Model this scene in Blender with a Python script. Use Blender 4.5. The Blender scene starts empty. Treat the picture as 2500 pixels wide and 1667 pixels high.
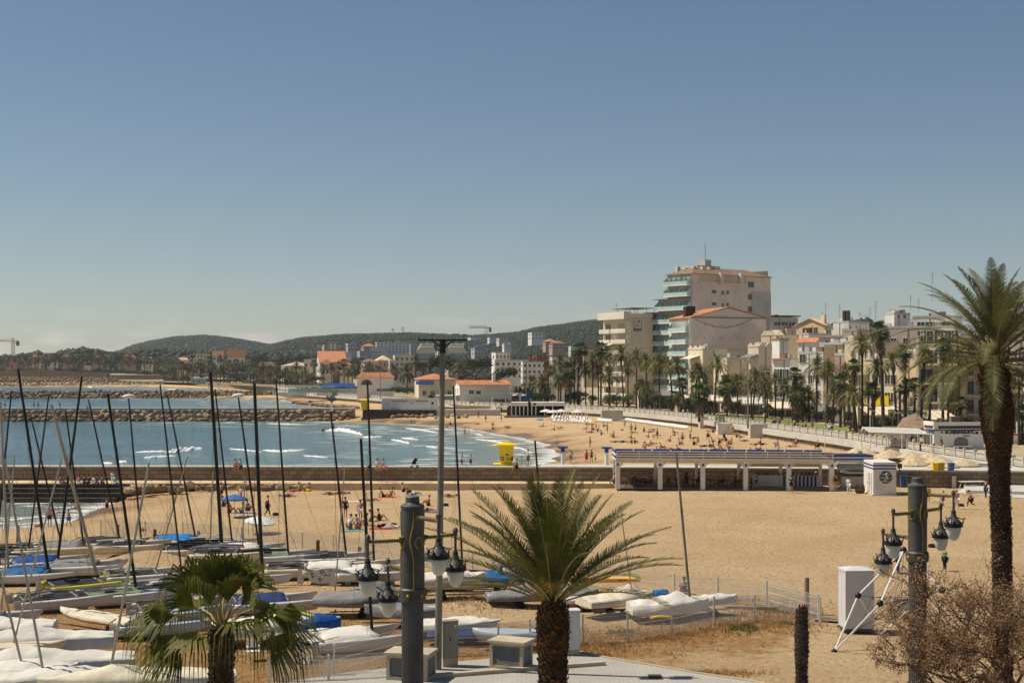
import bpy, math, random
import numpy as np
from mathutils import Vector, Matrix, noise
R = math.radians
sc = bpy.context.scene
col = sc.collection
# ---------------------------------------------------------------- camera, world, sun, exposure
F, HZ, HC = 3472.2, 895.0, 14.0          # focal length in photo pixels, horizon row, camera height
cam = bpy.data.objects.new('camera', bpy.data.cameras.new('camera')); col.objects.link(cam)
cam.location = (0, 0, HC); cam.rotation_euler = (R(90), 0, 0)
cam.data.lens = 50; cam.data.sensor_width = 36; cam.data.shift_y = (HZ - 833.5) / 2500
cam.data.clip_start = .5; cam.data.clip_end = 30000
sc.camera = cam
SUN_EL, SUN_AZ = 55.0, -80.0             # azimuth from +Y towards +X; the sun stands to the left, a little beyond
world = bpy.data.worlds.new('World'); sc.world = world; world.use_nodes = True
wn, wl = world.node_tree.nodes, world.node_tree.links
wn.clear()
sky = wn.new('ShaderNodeTexSky'); sky.sky_type = 'NISHITA'; sky.sun_disc = False
sky.sun_elevation = R(SUN_EL); sky.sun_rotation = R(SUN_AZ)
sky.altitude = 0; sky.air_density = .88; sky.dust_density = .15; sky.ozone_density = 1.6
bg = wn.new('ShaderNodeBackground'); bg.inputs['Strength'].default_value = 0.064
out = wn.new('ShaderNodeOutputWorld')
hsv = wn.new('ShaderNodeHueSaturation'); hsv.inputs['Saturation'].default_value = 1.1
mulc = wn.new('ShaderNodeMix'); mulc.data_type = 'RGBA'; mulc.blend_type = 'MULTIPLY'; mulc.inputs['Factor'].default_value = 1
mulc.inputs['B'].default_value = (.98, 1.0, .965, 1)
tc = wn.new('ShaderNodeTexCoord'); mp = wn.new('ShaderNodeMapping'); mp.inputs['Scale'].default_value = (9, 9, 42)
nz = wn.new('ShaderNodeTexNoise'); nz.inputs['Scale'].default_value = 2.3; nz.inputs['Detail'].default_value = 7
cr = wn.new('ShaderNodeValToRGB'); cr.color_ramp.elements[0].position = .5; cr.color_ramp.elements[1].position = .66
sx = wn.new('ShaderNodeSeparateXYZ'); band = wn.new('ShaderNodeMapRange')
band.inputs['From Min'].default_value = .042; band.inputs['From Max'].default_value = .018
mm = wn.new('ShaderNodeMath'); mm.operation = 'MULTIPLY'; m2 = wn.new('ShaderNodeMath'); m2.operation = 'MULTIPLY'; m2.inputs[1].default_value = .5
cm = wn.new('ShaderNodeMix'); cm.data_type = 'RGBA'; cm.inputs['B'].default_value = (13.0, 11.4, 10.4, 1)
wl.new(tc.outputs['Generated'], mp.inputs['Vector']); wl.new(mp.outputs[0], nz.inputs['Vector']); wl.new(nz.outputs['Fac'], cr.inputs[0])
wl.new(tc.outputs['Generated'], sx.inputs[0]); wl.new(sx.outputs['Z'], band.inputs['Value'])
wl.new(band.outputs[0], mm.inputs[0]); wl.new(cr.outputs[0], mm.inputs[1]); wl.new(mm.outputs[0], m2.inputs[0])
wl.new(sky.outputs[0], hsv.inputs['Color']); wl.new(hsv.outputs[0], mulc.inputs['A']); wl.new(mulc.outputs['Result'], cm.inputs['A'])
wl.new(m2.outputs[0], cm.inputs['Factor']); wl.new(cm.outputs['Result'], bg.inputs['Color']); wl.new(bg.outputs[0], out.inputs['Surface'])
sl = bpy.data.lights.new('sun', 'SUN'); sl.energy = 4.9; sl.angle = R(.5); sl.color = (1, .92, .79)
sun = bpy.data.objects.new('sun', sl); col.objects.link(sun)
sd = Vector((math.sin(R(SUN_AZ)) * math.cos(R(SUN_EL)), math.cos(R(SUN_AZ)) * math.cos(R(SUN_EL)), math.sin(R(SUN_EL))))
sun.rotation_euler = sd.to_track_quat('Z', 'Y').to_euler()
sun.location = (0, 0, 60)
sc.view_settings.view_transform = 'Standard'; sc.view_settings.look = 'None'
sc.view_settings.exposure = 0.12; sc.view_settings.gamma = 1
sc.render.engine = 'CYCLES'
sc.cycles.max_bounces = 6; sc.cycles.volume_bounces = 0; sc.cycles.transparent_max_bounces = 12
sc.cycles.use_denoising = True
# ---------------------------------------------------------------- helpers
def lin(c):
 return tuple(((v / 255) / 12.92 if v / 255 <= .04045 else ((v / 255 + .055) / 1.055) ** 2.4) for v in c)
def W(px, py, z): Y = (HC - z) * F / (py - HZ); return Vector(((px - 1250) * Y / F, Y, z))   # a point of the photo at height z
def P(px, py, Y): return Vector(((px - 1250) * Y / F, Y, HC - (py - HZ) * Y / F))            # the same at distance Y
MATS = {}
def mk(name, rgb, rough=.8, var=.12, scale=.6, bump=0., metal=0., spec=.3, raw=False, bscale=None, trans=0, alpha=1, rgb2=None):
 """a material: base colour, a second tone laid in by noise, optional bump"""
 m = bpy.data.materials.new(name); m.use_nodes = True; MATS[name] = m
 n, l = m.node_tree.nodes, m.node_tree.links
 b = n['Principled BSDF']
 c = rgb if raw else lin(rgb)
 b.inputs['Roughness'].default_value = rough; b.inputs['Metallic'].default_value = metal
 b.inputs['Specular IOR Level'].default_value = spec
 if trans: b.inputs['Transmission Weight'].default_value = trans
 if alpha < 1: b.inputs['Alpha'].default_value = alpha
 if var or bump:
  t = n.new('ShaderNodeTexCoord'); oi = n.new('ShaderNodeObjectInfo'); v = n.new('ShaderNodeVectorMath'); v.operation = 'ADD'
  mu = n.new('ShaderNodeMath'); mu.operation = 'MULTIPLY'; mu.inputs[1].default_value = 57
  l.new(oi.outputs['Random'], mu.inputs[0]); l.new(t.outputs['Object'], v.inputs[0]); l.new(mu.outputs[0], v.inputs[1])
  z = n.new('ShaderNodeTexNoise'); z.inputs['Scale'].default_value = scale; z.inputs['Detail'].default_value = 6; z.inputs['Roughness'].default_value = .65
  l.new(v.outputs[0], z.inputs['Vector'])
  mr = n.new('ShaderNodeMapRange'); mr.inputs['From Min'].default_value = .32; mr.inputs['From Max'].default_value = .68
  l.new(z.outputs['Fac'], mr.inputs['Value'])
  mx = n.new('ShaderNodeMix'); mx.data_type = 'RGBA'
  a2 = (lin(rgb2) if not raw else rgb2) if rgb2 else tuple(x * (1 - 2 * var) for x in c)
  a1 = c if rgb2 else tuple(min(x * (1 + var * .5), 1) for x in c)
  mx.inputs['A'].default_value = (*a1, 1); mx.inputs['B'].default_value = (*a2, 1)
  l.new(mr.outputs[0], mx.inputs['Factor']); l.new(mx.outputs['Result'], b.inputs['Base Color'])
  if bump:
   z2 = n.new('ShaderNodeTexNoise'); z2.inputs['Scale'].default_value = bscale or scale * 6; z2.inputs['Detail'].default_value = 5
   l.new(v.outputs[0], z2.inputs['Vector'])
   bp = n.new('ShaderNodeBump'); bp.inputs['Strength'].default_value = bump; bp.inputs['Distance'].default_value = .1
   l.new(z2.outputs['Fac'], bp.inputs['Height']); l.new(bp.outputs[0], b.inputs['Normal'])
 else:
  b.inputs['Base Color'].default_value = (*c, 1)
 return m
class MB:
 """collects shapes and links them as one mesh"""
 def __init__(s): s.v, s.f, s.m = [], [], []
 def add(s, vs, fs, mat=0):
  o = len(s.v); s.v += [tuple(p) for p in vs]; s.f += [tuple(i + o for i in f) for f in fs]; s.m += [mat] * len(fs); return s
 def box(s, c, d, rz=0, mat=0, ax=None):
  x, y, z = d[0] / 2, d[1] / 2, d[2] / 2; ca, sa = math.cos(rz), math.sin(rz); c = Vector(c)
  vs = []
  for k in (-z, z):
   for i, j in ((-x, -y), (x, -y), (x, y), (-x, y)): vs.append((c.x + i * ca - j * sa, c.y + i * sa + j * ca, c.z + k))
  return s.add(vs, [(0, 3, 2, 1), (4, 5, 6, 7), (0, 1, 5, 4), (1, 2, 6, 5), (2, 3, 7, 6), (3, 0, 4, 7)], mat)
 def bar(s, a, b, w, h=None, mat=0):
  """a square bar from a to b"""
  a, b = Vector(a), Vector(b); h = h or w; d = (b - a).normalized()
  u = d.cross(Vector((0, 0, 1))); u = Vector((1, 0, 0)) if u.length < 1e-3 else u.normalized(); v = u.cross(d)
  vs = [p + u * i * w / 2 + v * j * h / 2 for p in (a, b) for i, j in ((-1, -1), (1, -1), (1, 1), (-1, 1))]
  return s.add(vs, [(0, 3, 2, 1), (4, 5, 6, 7), (0, 1, 5, 4), (1, 2, 6, 5), (2, 3, 7, 6), (3, 0, 4, 7)], mat)
 def tube(s, pts, rad, n=6, mat=0, cap=True):
  pts = [Vector(p) for p in pts]; k = len(pts); rad = rad if hasattr(rad, '__len__') else [rad] * k
  vs, fs = [], []; up = None
  for i, p in enumerate(pts):
   d = (pts[min(i + 1, k - 1)] - pts[max(i - 1, 0)]).normalized()
   if up is None: up = d.orthogonal().normalized()
   u = (up - d * up.dot(d)); u = u.normalized() if u.length > 1e-4 else d.orthogonal().normalized(); up = u; w = d.cross(u)
   for j in range(n):
    a = 2 * math.pi * j / n; vs.append(p + (u * math.cos(a) + w * math.sin(a)) * rad[i])
  for i in range(k - 1):
   for j in range(n): fs.append((i * n + j, i * n + (j + 1) % n, (i + 1) * n + (j + 1) % n, (i + 1) * n + j))
  if cap: fs += [tuple(range(n))[::-1], tuple((k - 1) * n + j for j in range(n))]
  return s.add(vs, fs, mat)
 def lathe(s, prof, c=(0, 0, 0), n=16, mat=0, fn=None):
  c = Vector(c); vs, fs = [], []; k = len(prof)
  for i, (r, z) in enumerate(prof):
   for j in range(n):
    a = 2 * math.pi * j / n; rr = r * (fn(a, i) if fn else 1)
    vs.append((c.x + rr * math.cos(a), c.y + rr * math.sin(a), c.z + z))
  for i in range(k - 1):
   for j in range(n): fs.append((i * n + j, i * n + (j + 1) % n, (i + 1) * n + (j + 1) % n, (i + 1) * n + j))
  fs += [tuple(range(n))[::-1], tuple((k - 1) * n + j for j in range(n))]
  return s.add(vs, fs, mat)
 def loft(s, rings, mat=0, closed=True, cap=True):
  n = len(rings[0]); vs = [p for r in rings for p in r]; fs = []
  for i in range(len(rings) - 1):
   for j in range(n if closed else n - 1): fs.append((i * n + j, i * n + (j + 1) % n, (i + 1) * n + (j + 1) % n, (i + 1) * n + j))
  if cap: fs += [tuple(range(n))[::-1], tuple((len(rings) - 1) * n + j for j in range(n))]
  return s.add(vs, fs, mat)
 def prism(s, poly, z0, z1, mat=0):
  n = len(poly); vs = [(x, y, z0) for x, y in poly] + [(x, y, z1) for x, y in poly]
  return s.add(vs, [tuple(range(n))[::-1], tuple(range(n, 2 * n))] + [(i, (i + 1) % n, n + (i + 1) % n, n + i) for i in range(n)], mat)
 def mesh(s, name, mats, smooth=False):
  me = bpy.data.meshes.new(name); me.from_pydata(s.v, [], s.f)
  for m in mats: me.materials.append(MATS[m] if isinstance(m, str) else m)
  if len(mats) > 1: me.polygons.foreach_set('material_index', s.m)
  if smooth: me.polygons.foreach_set('use_smooth', [True] * len(s.f))
  me.update(); return me
 def build(s, name, mats, parent=None, loc=(0, 0, 0), rot=(0, 0, 0), smooth=False):
  if isinstance(mats, str): mats = [mats]
  return ob(name, s.mesh(name, mats, smooth), parent, loc, rot)
def ob(name, me, parent=None, loc=(0, 0, 0), rot=(0, 0, 0), mats=None, scale=None):
 o = bpy.data.objects.new(name, me); col.objects.link(o); o.parent = parent; o.location = loc; o.rotation_euler = rot
 if scale: o.scale = scale if hasattr(scale, '__len__') else (scale,) * 3
 if mats:
  for i, m in enumerate(mats): o.material_slots[i].link = 'OBJECT'; o.material_slots[i].material = MATS[m] if isinstance(m, str) else m
 return o
THINGS = []
def tag(o, label, cat, group=None, kind=None):
 o['label'] = label
 if cat: o['category'] = cat
 if group: o['group'] = group
 if kind: o['kind'] = kind
 THINGS.append(o); return o
def thing(name, label, cat, loc=(0, 0, 0), rz=0, group=None):
 o = bpy.data.objects.new(name, None); col.objects.link(o); o.empty_display_size = .3
 o.location = loc; o.rotation_euler = (0, 0, rz); return tag(o, label, cat, group)
def struct(o): o['kind'] = 'structure'; return o
def stuff(o, label=None):
 o['kind'] = 'stuff'
 if label: o['label'] = label; o['category'] = o.name.split('.')[0].replace('_', ' ')
 return o
CACHE = {}
def cached(key, fn):
 if key not in CACHE: CACHE[key] = fn()
 return CACHE[key]
ORD = 'first second third fourth fifth sixth seventh eighth ninth tenth eleventh twelfth thirteenth fourteenth fifteenth sixteenth seventeenth eighteenth nineteenth twentieth'.split()
def ordw(i):
 if i < 20: return ORD[i]
 t = ['twenty', 'thirty', 'forty', 'fifty', 'sixty', 'seventy', 'eighty', 'ninety'][(i + 1) // 10 - 2]; r = (i + 1) % 10
 return t + ('-' + ORD[r - 1] if r else 'th')
SHARED = set()      # labels that things nothing tells apart may share
def settle_labels():
 """two things of one label get told apart by their order from the seaward side"""
 by = {}
 for o in THINGS:
  if o.get('label') and o.get('kind') is None: by.setdefault(o['label'], []).append(o)
 for lb, os_ in by.items():
  if len(os_) < 2 or lb in SHARED: continue
  os_.sort(key=lambda o: o.location.x / max(o.location.y, 1))
  for i, o in enumerate(os_): lb = lb.replace(' and ', ', ').replace('sitting in', 'in').replace(' the ', ' ') if len(lb.split()) > 15 else lb; o['label'] = lb + ', ' + ordw(i) + ' from the sea' if len(lb.split()) < 13 else ordw(i).capitalize() + ' ' + lb
# ---------------------------------------------------------------- materials
mk('sand_m', (214, 182, 134)); mk('white', (226, 222, 214), .55, .05, .8); mk('offwhite', (214, 206, 190), .7, .1, .7)
mk('grey_cover', (132, 129, 126), .75, .12, 1.5, .3); mk('white_cover', (212, 206, 194), .7, .07, 1.2, .5, bscale=2.2); mk('cream_cover', (216, 204, 178), .75, .09, 1.2, .5, bscale=2.2)
mk('blue_cover', (30, 98, 150), .6, .18, 1.5, .5, bscale=3); mk('deep_blue', (18, 70, 140), .5, .12, 1.5, .3); mk('bright_blue', (20, 120, 190), .55, .15, 2, .6, bscale=3)
mk('navy', (34, 52, 96), .6, .1); mk('black_net', (42, 42, 44), .85, .25, 4); mk('green_net', (120, 134, 104), .85, .25, 6)
mk('hull_white', (206, 199, 188), .35, .06, .5, spec=.5); mk('hull_cream', (216, 198, 164), .4, .08, .5, spec=.5); mk('hull_yellow', (196, 190, 60), .4, .1, .6)
mk('hull_blue', (176, 188, 192), .4, .08, .5, spec=.5); mk('hull_red', (120, 40, 34), .5, .15, .8)
mk('mast_black', (22, 20, 20), .4, .2, 1); mk('mast_brown', (46, 36, 34), .45, .3, 1.4); mk('alu', (168, 162, 152), .35, .12, 1, metal=.6); mk('tan_mast', (178, 162, 138), .5, .1, 1)
mk('wire', (90, 88, 84), .4, 0, metal=.6); mk('rubber', (24, 23, 23), .8, .2, 3); mk('kayak_yellow', (232, 178, 96), .45, .1, .7, spec=.5); mk('yellow', (238, 204, 20), .5, .05, 1)
mk('lamp_grey', (90, 87, 84), .5, .18, 1.2, .15, metal=.2); mk('lamp_black', (30, 30, 32), .5, .2, 3); mk('gold', (176, 150, 50), .45, .2, 6, metal=.3); mk('rope_tan', (128, 112, 86), .8, .25, 9, .5)
mk('opal', (206, 202, 186), .35, .05, 2, spec=.5); mk('galv', (132, 124, 112), .6, .18, 1.1, .1, metal=.2); mk('conc', (186, 172, 146), .9, .12, .8, .2); mk('pale_conc', (198, 192, 180), .9, .1, .4, .2)
mk('cab_grey', (146, 142, 128), .6, .08, .7); mk('cab_white', (206, 202, 202), .6, .06, .7); mk('louvre', (150, 146, 138), .7, .1, 2); mk('wet_stone', (92, 78, 62), .8, .3, .8, .5, rgb2=(58, 50, 40)); mk('fence_white', (220, 216, 206), .5, .04, 2)
mk('wood_dark', (98, 78, 62), .85, .3, 2, .3); mk('wood_grey', (140, 126, 106), .85, .2, 2, .3); mk('ball_black', (30, 28, 28), .4, 0)
mk('terracotta', (200, 132, 94), .85, .22, .9, .4, bscale=6); mk('terra_dull', (150, 122, 100), .85, .25, .9, .4, bscale=6); mk('roof_dark', (66, 60, 56), .8, .2); mk('slate_blue', (52, 62, 80), .4, .15, spec=.5)
for nme, c in dict(pink_wall=(222, 204, 190), cream_wall=(226, 212, 184), yellow_wall=(226, 208, 170), white_wall=(232, 227, 218), grey_wall=(188, 184, 178), ochre_wall=(218, 190, 152), tan_wall=(202, 184, 162), beige_wall=(222, 206, 180), rose_wall=(184, 152, 136)).items():
 mk(nme, c, .9, .09, .25, .12)
mk('glass', (62, 66, 66), .2, .25, .7, spec=.7); mk('glass_green', (182, 204, 198), .15, .12, .6, spec=.7); mk('shutter', (70, 84, 84), .7, .2, 2); mk('brown_shutter', (98, 66, 50), .7, .2, 2); mk('dark', (34, 31, 29), .8, .2, 1)
mk('rail', (112, 108, 100), .6, .1); mk('balustrade', (190, 182, 166), .9, .12, .6, .2); mk('stone', (158, 138, 112), .95, .2, 1.1, .4)
mk('awning', (228, 214, 184), .8, .08, 1); mk('brick', (130, 74, 56), .9, .2, 2); mk('maroon', (96, 46, 40), .7, .1)
mk('bark', (86, 68, 52), .95, .35, 2.2, .6); mk('bark_dark', (82, 66, 54), .95, .4, 3, .6); mk('bark_hero', (84, 62, 40), .95, .45, 5, .6, rgb2=(38, 27, 18)); mk('bark_orange', (120, 76, 32), .95, .4, 4, .6, rgb2=(48, 30, 16))
def leafmat(name, a, b, scale=.7):
 m = mk(name, a, .6, .3, scale, 0, spec=.2, rgb2=b)
 b_ = m.node_tree.nodes['Principled BSDF']; n, l = m.node_tree.nodes, m.node_tree.links
 tr = n.new('ShaderNodeBsdfTranslucent'); mx = n.new('ShaderNodeMixShader'); mx.inputs[0].default_value = .22
 src = b_.inputs['Base Color'].links[0].from_socket
 l.new(src, tr.inputs['Color']); l.new(b_.outputs[0], mx.inputs[1]); l.new(tr.outputs[0], mx.inputs[2]); l.new(mx.outputs[0], n['Material Output'].inputs['Surface'])
leafmat('frond', (100, 100, 34), (44, 52, 18), .9); leafmat('frond_olive', (122, 120, 74), (74, 78, 46), .5); leafmat('frond_far', (94, 94, 70), (58, 60, 46), .3); leafmat('fan', (114, 112, 36), (56, 64, 20), 1.0)
mk('frond_stem', (168, 148, 88), .6, .2, 2); mk('dead_frond', (142, 122, 96), .9, .3, 2, rgb2=(96, 78, 58)); mk('fan_thread', (160, 142, 76), .8, .3, 3)
leafmat('leaf_green', (74, 92, 40), (36, 52, 24), .8); leafmat('leaf_dark', (72, 80, 48), (42, 50, 32), .6); leafmat('leaf_olive', (112, 112, 66), (70, 74, 44), .8); leafmat('leaf_brown', (116, 92, 70), (78, 62, 46), 1)
leafmat('dry_leaf', (158, 124, 88), (98, 70, 46), 3); mk('twig', (104, 76, 56), .9, .3, 4)
leafmat('woods', (54, 64, 42), (38, 48, 32), .02)
for nme, c in dict(skin=(196, 142, 108), skin_tan=(160, 104, 74), cl_black=(30, 30, 34), cl_white=(224, 220, 214), cl_red=(190, 36, 32), cl_blue=(66, 104, 160), cl_navy=(34, 42, 66), cl_green=(30, 140, 50), cl_pink=(216, 130, 130), cl_tan=(176, 150, 116), cl_grey=(120, 120, 122), cl_teal=(70, 160, 160), cl_purple=(110, 70, 110), cl_yellow=(214, 180, 40), hair=(46, 32, 24), hair_fair=(130, 96, 60)).items():
 mk(nme, c, .8, .08, 4)
# ---------------------------------------------------------------- land and water
W1 = [(-400, 158.5), (-60, 158.5), (2, 158.5), (3.5, 185), (4, 198), (5.8, 211), (7.7, 231), (6.6, 256), (2.4, 278), (-4.3, 302), (-14.5, 335), (-36.8, 360), (-60, 368), (-400, 368)]
W2 = [(-600, 374), (-66, 376), (-54, 410), (-52, 463), (-81, 540), (-98, 607), (-124, 626), (-150, 632), (-600, 632)]
W3 = [(-900, 642), (-137, 650), (-129, 784), (-191, 884), (-263, 985), (-420, 1002), (-900, 1002)]
W4 = [(-300, 150.6), (-41.5, 150.6), (-40.2, 147), (-40.8, 137), (-40.5, 128), (-42, 122), (-60, 111), (-300, 60)]
W5 = [(-1500, 1010), (-500, 1014), (-900, 1180), (-1500, 1180)]
SHORE = [W1[2:-1], W2[1:-1], W3[1:-1], W4[1:-1]]
E = [(75, 100), (60, 125), (55, 150), (54, 165), (53, 176), (51.5, 195), (50, 216), (45.5, 245), (42, 275), (37, 308), (27, 345), (12, 380), (-12.5, 400), (-40, 476), (-58, 518), (-80, 569), (-104, 631), (-114, 700), (-130, 771), (-200, 930), (-330, 1150), (-600, 1190), (-900, 1200)]
def inpoly(x, y, poly):
 c = np.zeros(x.shape, bool); n = len(poly)
 for i in range(n):
  x1, y1 = poly[i]; x2, y2 = poly[(i + 1) % n]
  if y1 == y2: continue
  c ^= ((y1 > y) != (y2 > y)) & (x < (x2 - x1) * (y - y1) / (y2 - y1) + x1)
 return c
def dseg(x, y, lines):
 d = np.full(x.shape, 1e9)
 for ln in lines:
  for (x1, y1), (x2, y2) in zip(ln[:-1], ln[1:]):
   dx, dy = x2 - x1, y2 - y1; t = np.clip(((x - x1) * dx + (y - y1) * dy) / (dx * dx + dy * dy), 0, 1)
   d = np.minimum(d, np.hypot(x - x1 - t * dx, y - y1 - t * dy))
 return d
rs = np.random.RandomState(4)
WV = [(rs.uniform(-1, 1), rs.uniform(-1, 1), rs.uniform(0, 6.3)) for _ in range(14)]
def lump(x, y, L):
 s = 0
 for i, (a, b, p) in enumerate(WV): s = s + np.sin((a * x + b * y) * 6.28 / L + p)
 return s / 4
def wet(x, y):
 """distance to the waterline, negative in the water"""
 x = x + lump(x, y, 14) * .7; w = inpoly(x, y, W1) | inpoly(x, y, W2) | inpoly(x, y, W3) | inpoly(x, y, W4) | inpoly(x, y, W5)
 d = dseg(x, y, [p for p in (W1, W2, W3, W4, W5)])
 return np.where(w, -d, d)
MOUNDS = [(W(385, 1366, 1.5), 2.6, .5), (W(345, 1372, 1.5), 2.2, .35), (W(560, 1380, 1.5), 3, .3), (W(1140, 1470, 1.5), 2.5, .3), (W(20, 1485, 1.5), 2.2, .35), (W(1700, 1490, 1.5), 2.6, .35), (W(870, 1415, 1.5), 2, .25)]
def hgt(x, y):
 d = wet(x, y)
 h = np.where(d > 0, 1.4 * (1 - np.exp(-d / 7.0)), d * .12)
 h = np.maximum(h, -2.5)
 f = np.clip(d / 10, 0, 1)
 h = h + f * (lump(x, y, 9) * .035 + lump(x + 40, y, 3.1) * .015)
 for m, r, a in MOUNDS: h = h + a * np.exp(-((x - m.x) ** 2 + (y - m.y) ** 2) / (r * r))
 return h
def gz(x, y): return float(hgt(np.array([x]), np.array([y]))[0])
def G(px, py, it=3):
 z = 1.4
 for _ in range(it): p = W(px, py, z); z = gz(p.x, p.y)
 return Vector((p.x, p.y, z))
def attr(me, nm, arr):
 a = me.attributes.new(nm, 'FLOAT', 'POINT'); a.data.foreach_set('value', arr.astype(np.float32))
def fan(name, y0, y1, ratio, nx, side, fz, extra=0):
 ys = [y0]
 while ys[-1] < y1: ys.append(ys[-1] * ratio)
 ys = np.array(ys); u = np.linspace(-1, 1, nx); YY, UU = np.meshgrid(ys, u, indexing='ij'); XX = UU * (side * YY + 14)
 z = fz(XX.ravel(), YY.ravel()); co = np.stack([XX.ravel(), YY.ravel(), z], 1)
 ny = len(ys); i = np.arange(ny - 1)[:, None] * nx + np.arange(nx - 1)[None]
 fs = np.stack([i, i + 1, i + 1 + nx, i + nx], -1).reshape(-1, 4)
 me = bpy.data.meshes.new(name); me.from_pydata(co.tolist(), [], fs.tolist()); me.polygons.foreach_set('use_smooth', [True] * len(fs)); me.update()
 return me, XX.ravel(), YY.ravel()
def nodes(m): return m.node_tree.nodes, m.node_tree.links, m.node_tree.nodes['Principled BSDF']
def N(n, t, **k):
 x = n.new(t)
 for a, b in k.items(): setattr(x, a, b)
 return x
def rng(n, l, src, a, b, c=0, d=1):
 m = n.new('ShaderNodeMapRange'); m.inputs['From Min'].default_value = a; m.inputs['From Max'].default_value = b; m.inputs['To Min'].default_value = c; m.inputs['To Max'].default_value = d
 l.new(src, m.inputs['Value']); return m.outputs[0]
def mix(n, l, f, a, b):
 m = n.new('ShaderNodeMix'); m.data_type = 'RGBA'
 for s, k in ((f, 'Factor'), (a, 'A'), (b, 'B')):
  if isinstance(s, tuple): m.inputs[k].default_value = (*s, 1)
  elif isinstance(s, (int, float)): m.inputs[k].default_value = s
  else: l.new(s, m.inputs[k])
 return m.outputs['Result']
def math_(n, l, op, a, b=None):
 m = n.new('ShaderNodeMath'); m.operation = op
 for i, s in enumerate((a, b)):
  if s is None: continue
  if isinstance(s, (int, float)): m.inputs[i].default_value = s
  else: l.new(s, m.inputs[i])
 return m.outputs[0]
def ntex(n, l, sc_, det=6, rough=.6, vec=None, stretch=None):
 t = n.new('ShaderNodeTexCoord'); v = t.outputs['Object'] if vec is None else vec
 if stretch: mp_ = n.new('ShaderNodeMapping'); mp_.inputs['Scale'].default_value = stretch; l.new(v, mp_.inputs[0]); v = mp_.outputs[0]
 z = n.new('ShaderNodeTexNoise'); z.inputs['Scale'].default_value = sc_; z.inputs['Detail'].default_value = det; z.inputs['Roughness'].default_value = rough
 l.new(v, z.inputs['Vector']); return z.outputs['Fac']
def bumpn(n, l, h, st, dist, prev=None):
 b = n.new('ShaderNodeBump'); b.inputs['Strength'].default_value = st; b.inputs['Distance'].default_value = dist; l.new(h, b.inputs['Height'])
 if prev is not None: l.new(prev, b.inputs['Normal'])
 return b.outputs[0]
me, bx, by = fan('beach', 24, 1180, 1.0085, 300, .52, hgt)
attr(me, 'wetd', wet(bx, by))
yard = [(-60, 20), (-60, 76), (-28, 80), (-14, 74), (-3, 71), (6, 68), (12, 71), (14.5, 69), (12.5, 65), (5, 59), (2, 58), (-3, 57), (-3, 40), (-20, 30)]
yd = dseg(bx, by, [yard + yard[:1]]); yi = inpoly(bx, by, yard)
attr(me, 'yard', np.clip(.5 + np.where(yi, yd, -yd) / 7, 0, 1))
sm = MATS['sand_m']; n, l, b = nodes(sm)
for x in list(n):
 if x.type not in ('BSDF_PRINCIPLED', 'OUTPUT_MATERIAL'): n.remove(x)
wa = N(n, 'ShaderNodeAttribute', attribute_name='wetd').outputs['Fac']; ya = N(n, 'ShaderNodeAttribute', attribute_name='yard').outputs['Fac']
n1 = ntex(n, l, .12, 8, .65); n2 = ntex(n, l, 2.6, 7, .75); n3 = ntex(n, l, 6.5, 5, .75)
sand = mix(n, l, rng(n, l, n1, .35, .65), lin((218, 188, 145)), lin((202, 170, 126)))
sand = mix(n, l, rng(n, l, n2, .54, .70, 0, .7), sand, lin((160, 122, 82)))
sand = mix(n, l, rng(n, l, n3, .56, .66, 0, .85), sand, lin((132, 98, 66)))  # fine dark specks: the shade in trampled footprints, painted into the sand colour
wn_ = ntex(n, l, .09, 5, .6)
wd = math_(n, l, 'ADD', wa, rng(n, l, wn_, .3, .7, -5, 5))
sand = mix(n, l, rng(n, l, wd, 9, 4, 0, .55), sand, lin((168, 132, 92)))
sand = mix(n, l, rng(n, l, wd, 3.5, 1.2, 0, .9), sand, lin((126, 102, 78)))
yn = ntex(n, l, .35, 8, .75)
gm = math_(n, l, 'ADD', ya, rng(n, l, yn, .3, .7, -.55, .45))
gcol = mix(n, l, rng(n, l, ntex(n, l, 2.5, 8, .8), .35, .65), lin((198, 156, 104)), lin((156, 114, 70)))
gcol = mix(n, l, rng(n, l, ntex(n, l, .5, 6, .6), .58, .7, 0, .8), gcol, lin((96, 92, 42)))
fin = mix(n, l, rng(n, l, gm, .35, .7, 0, .95), sand, gcol)
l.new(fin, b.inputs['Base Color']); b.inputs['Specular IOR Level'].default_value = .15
l.new(rng(n, l, wd, 3, 1, .95, .35), b.inputs['Roughness'])
vo = N(n, 'ShaderNodeTexVoronoi'); vo.inputs['Scale'].default_value = 2.2; tcx = N(n, 'ShaderNodeTexCoord'); l.new(tcx.outputs['Object'], vo.inputs['Vector'])
foot = rng(n, l, vo.outputs['Distance'], .05, .35)
h1 = bumpn(n, l, ntex(n, l, 2.1, 8, .8), 1.0, .35); h2 = bumpn(n, l, foot, .8, .2, h1)
l.new(bumpn(n, l, ntex(n, l, 4, 4, .6), .8, .12, h2), b.inputs['Normal'])
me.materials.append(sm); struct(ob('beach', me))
def seaz(x, y): return 0 * x + np.clip((y - 160) / 400, 0, 1) * 0
me, wx, wy = fan('sea', 60, 7200, 1.018, 160, .6, seaz)
dd = wet(wx, wy); attr(me, 'shored', dseg(wx, wy, [list(s) for s in SHORE]))
m = mk('sea_m', (52, 98, 120), .14, 0); n, l, b = nodes(m); b.inputs['Specular IOR Level'].default_value = .5
sa = N(n, 'ShaderNodeAttribute', attribute_name='shored').outputs['Fac']
deep = mix(n, l, rng(n, l, ntex(n, l, .03, 5, .6, stretch=(1, 2.2, 1)), .35, .65), lin((24, 78, 98)), lin((52, 102, 116)))
deep = mix(n, l, rng(n, l, sa, 70, 14), deep, lin((108, 136, 134)))
deep = mix(n, l, rng(n, l, sa, 14, 1, 0, .8), deep, lin((158, 146, 124)))
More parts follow.
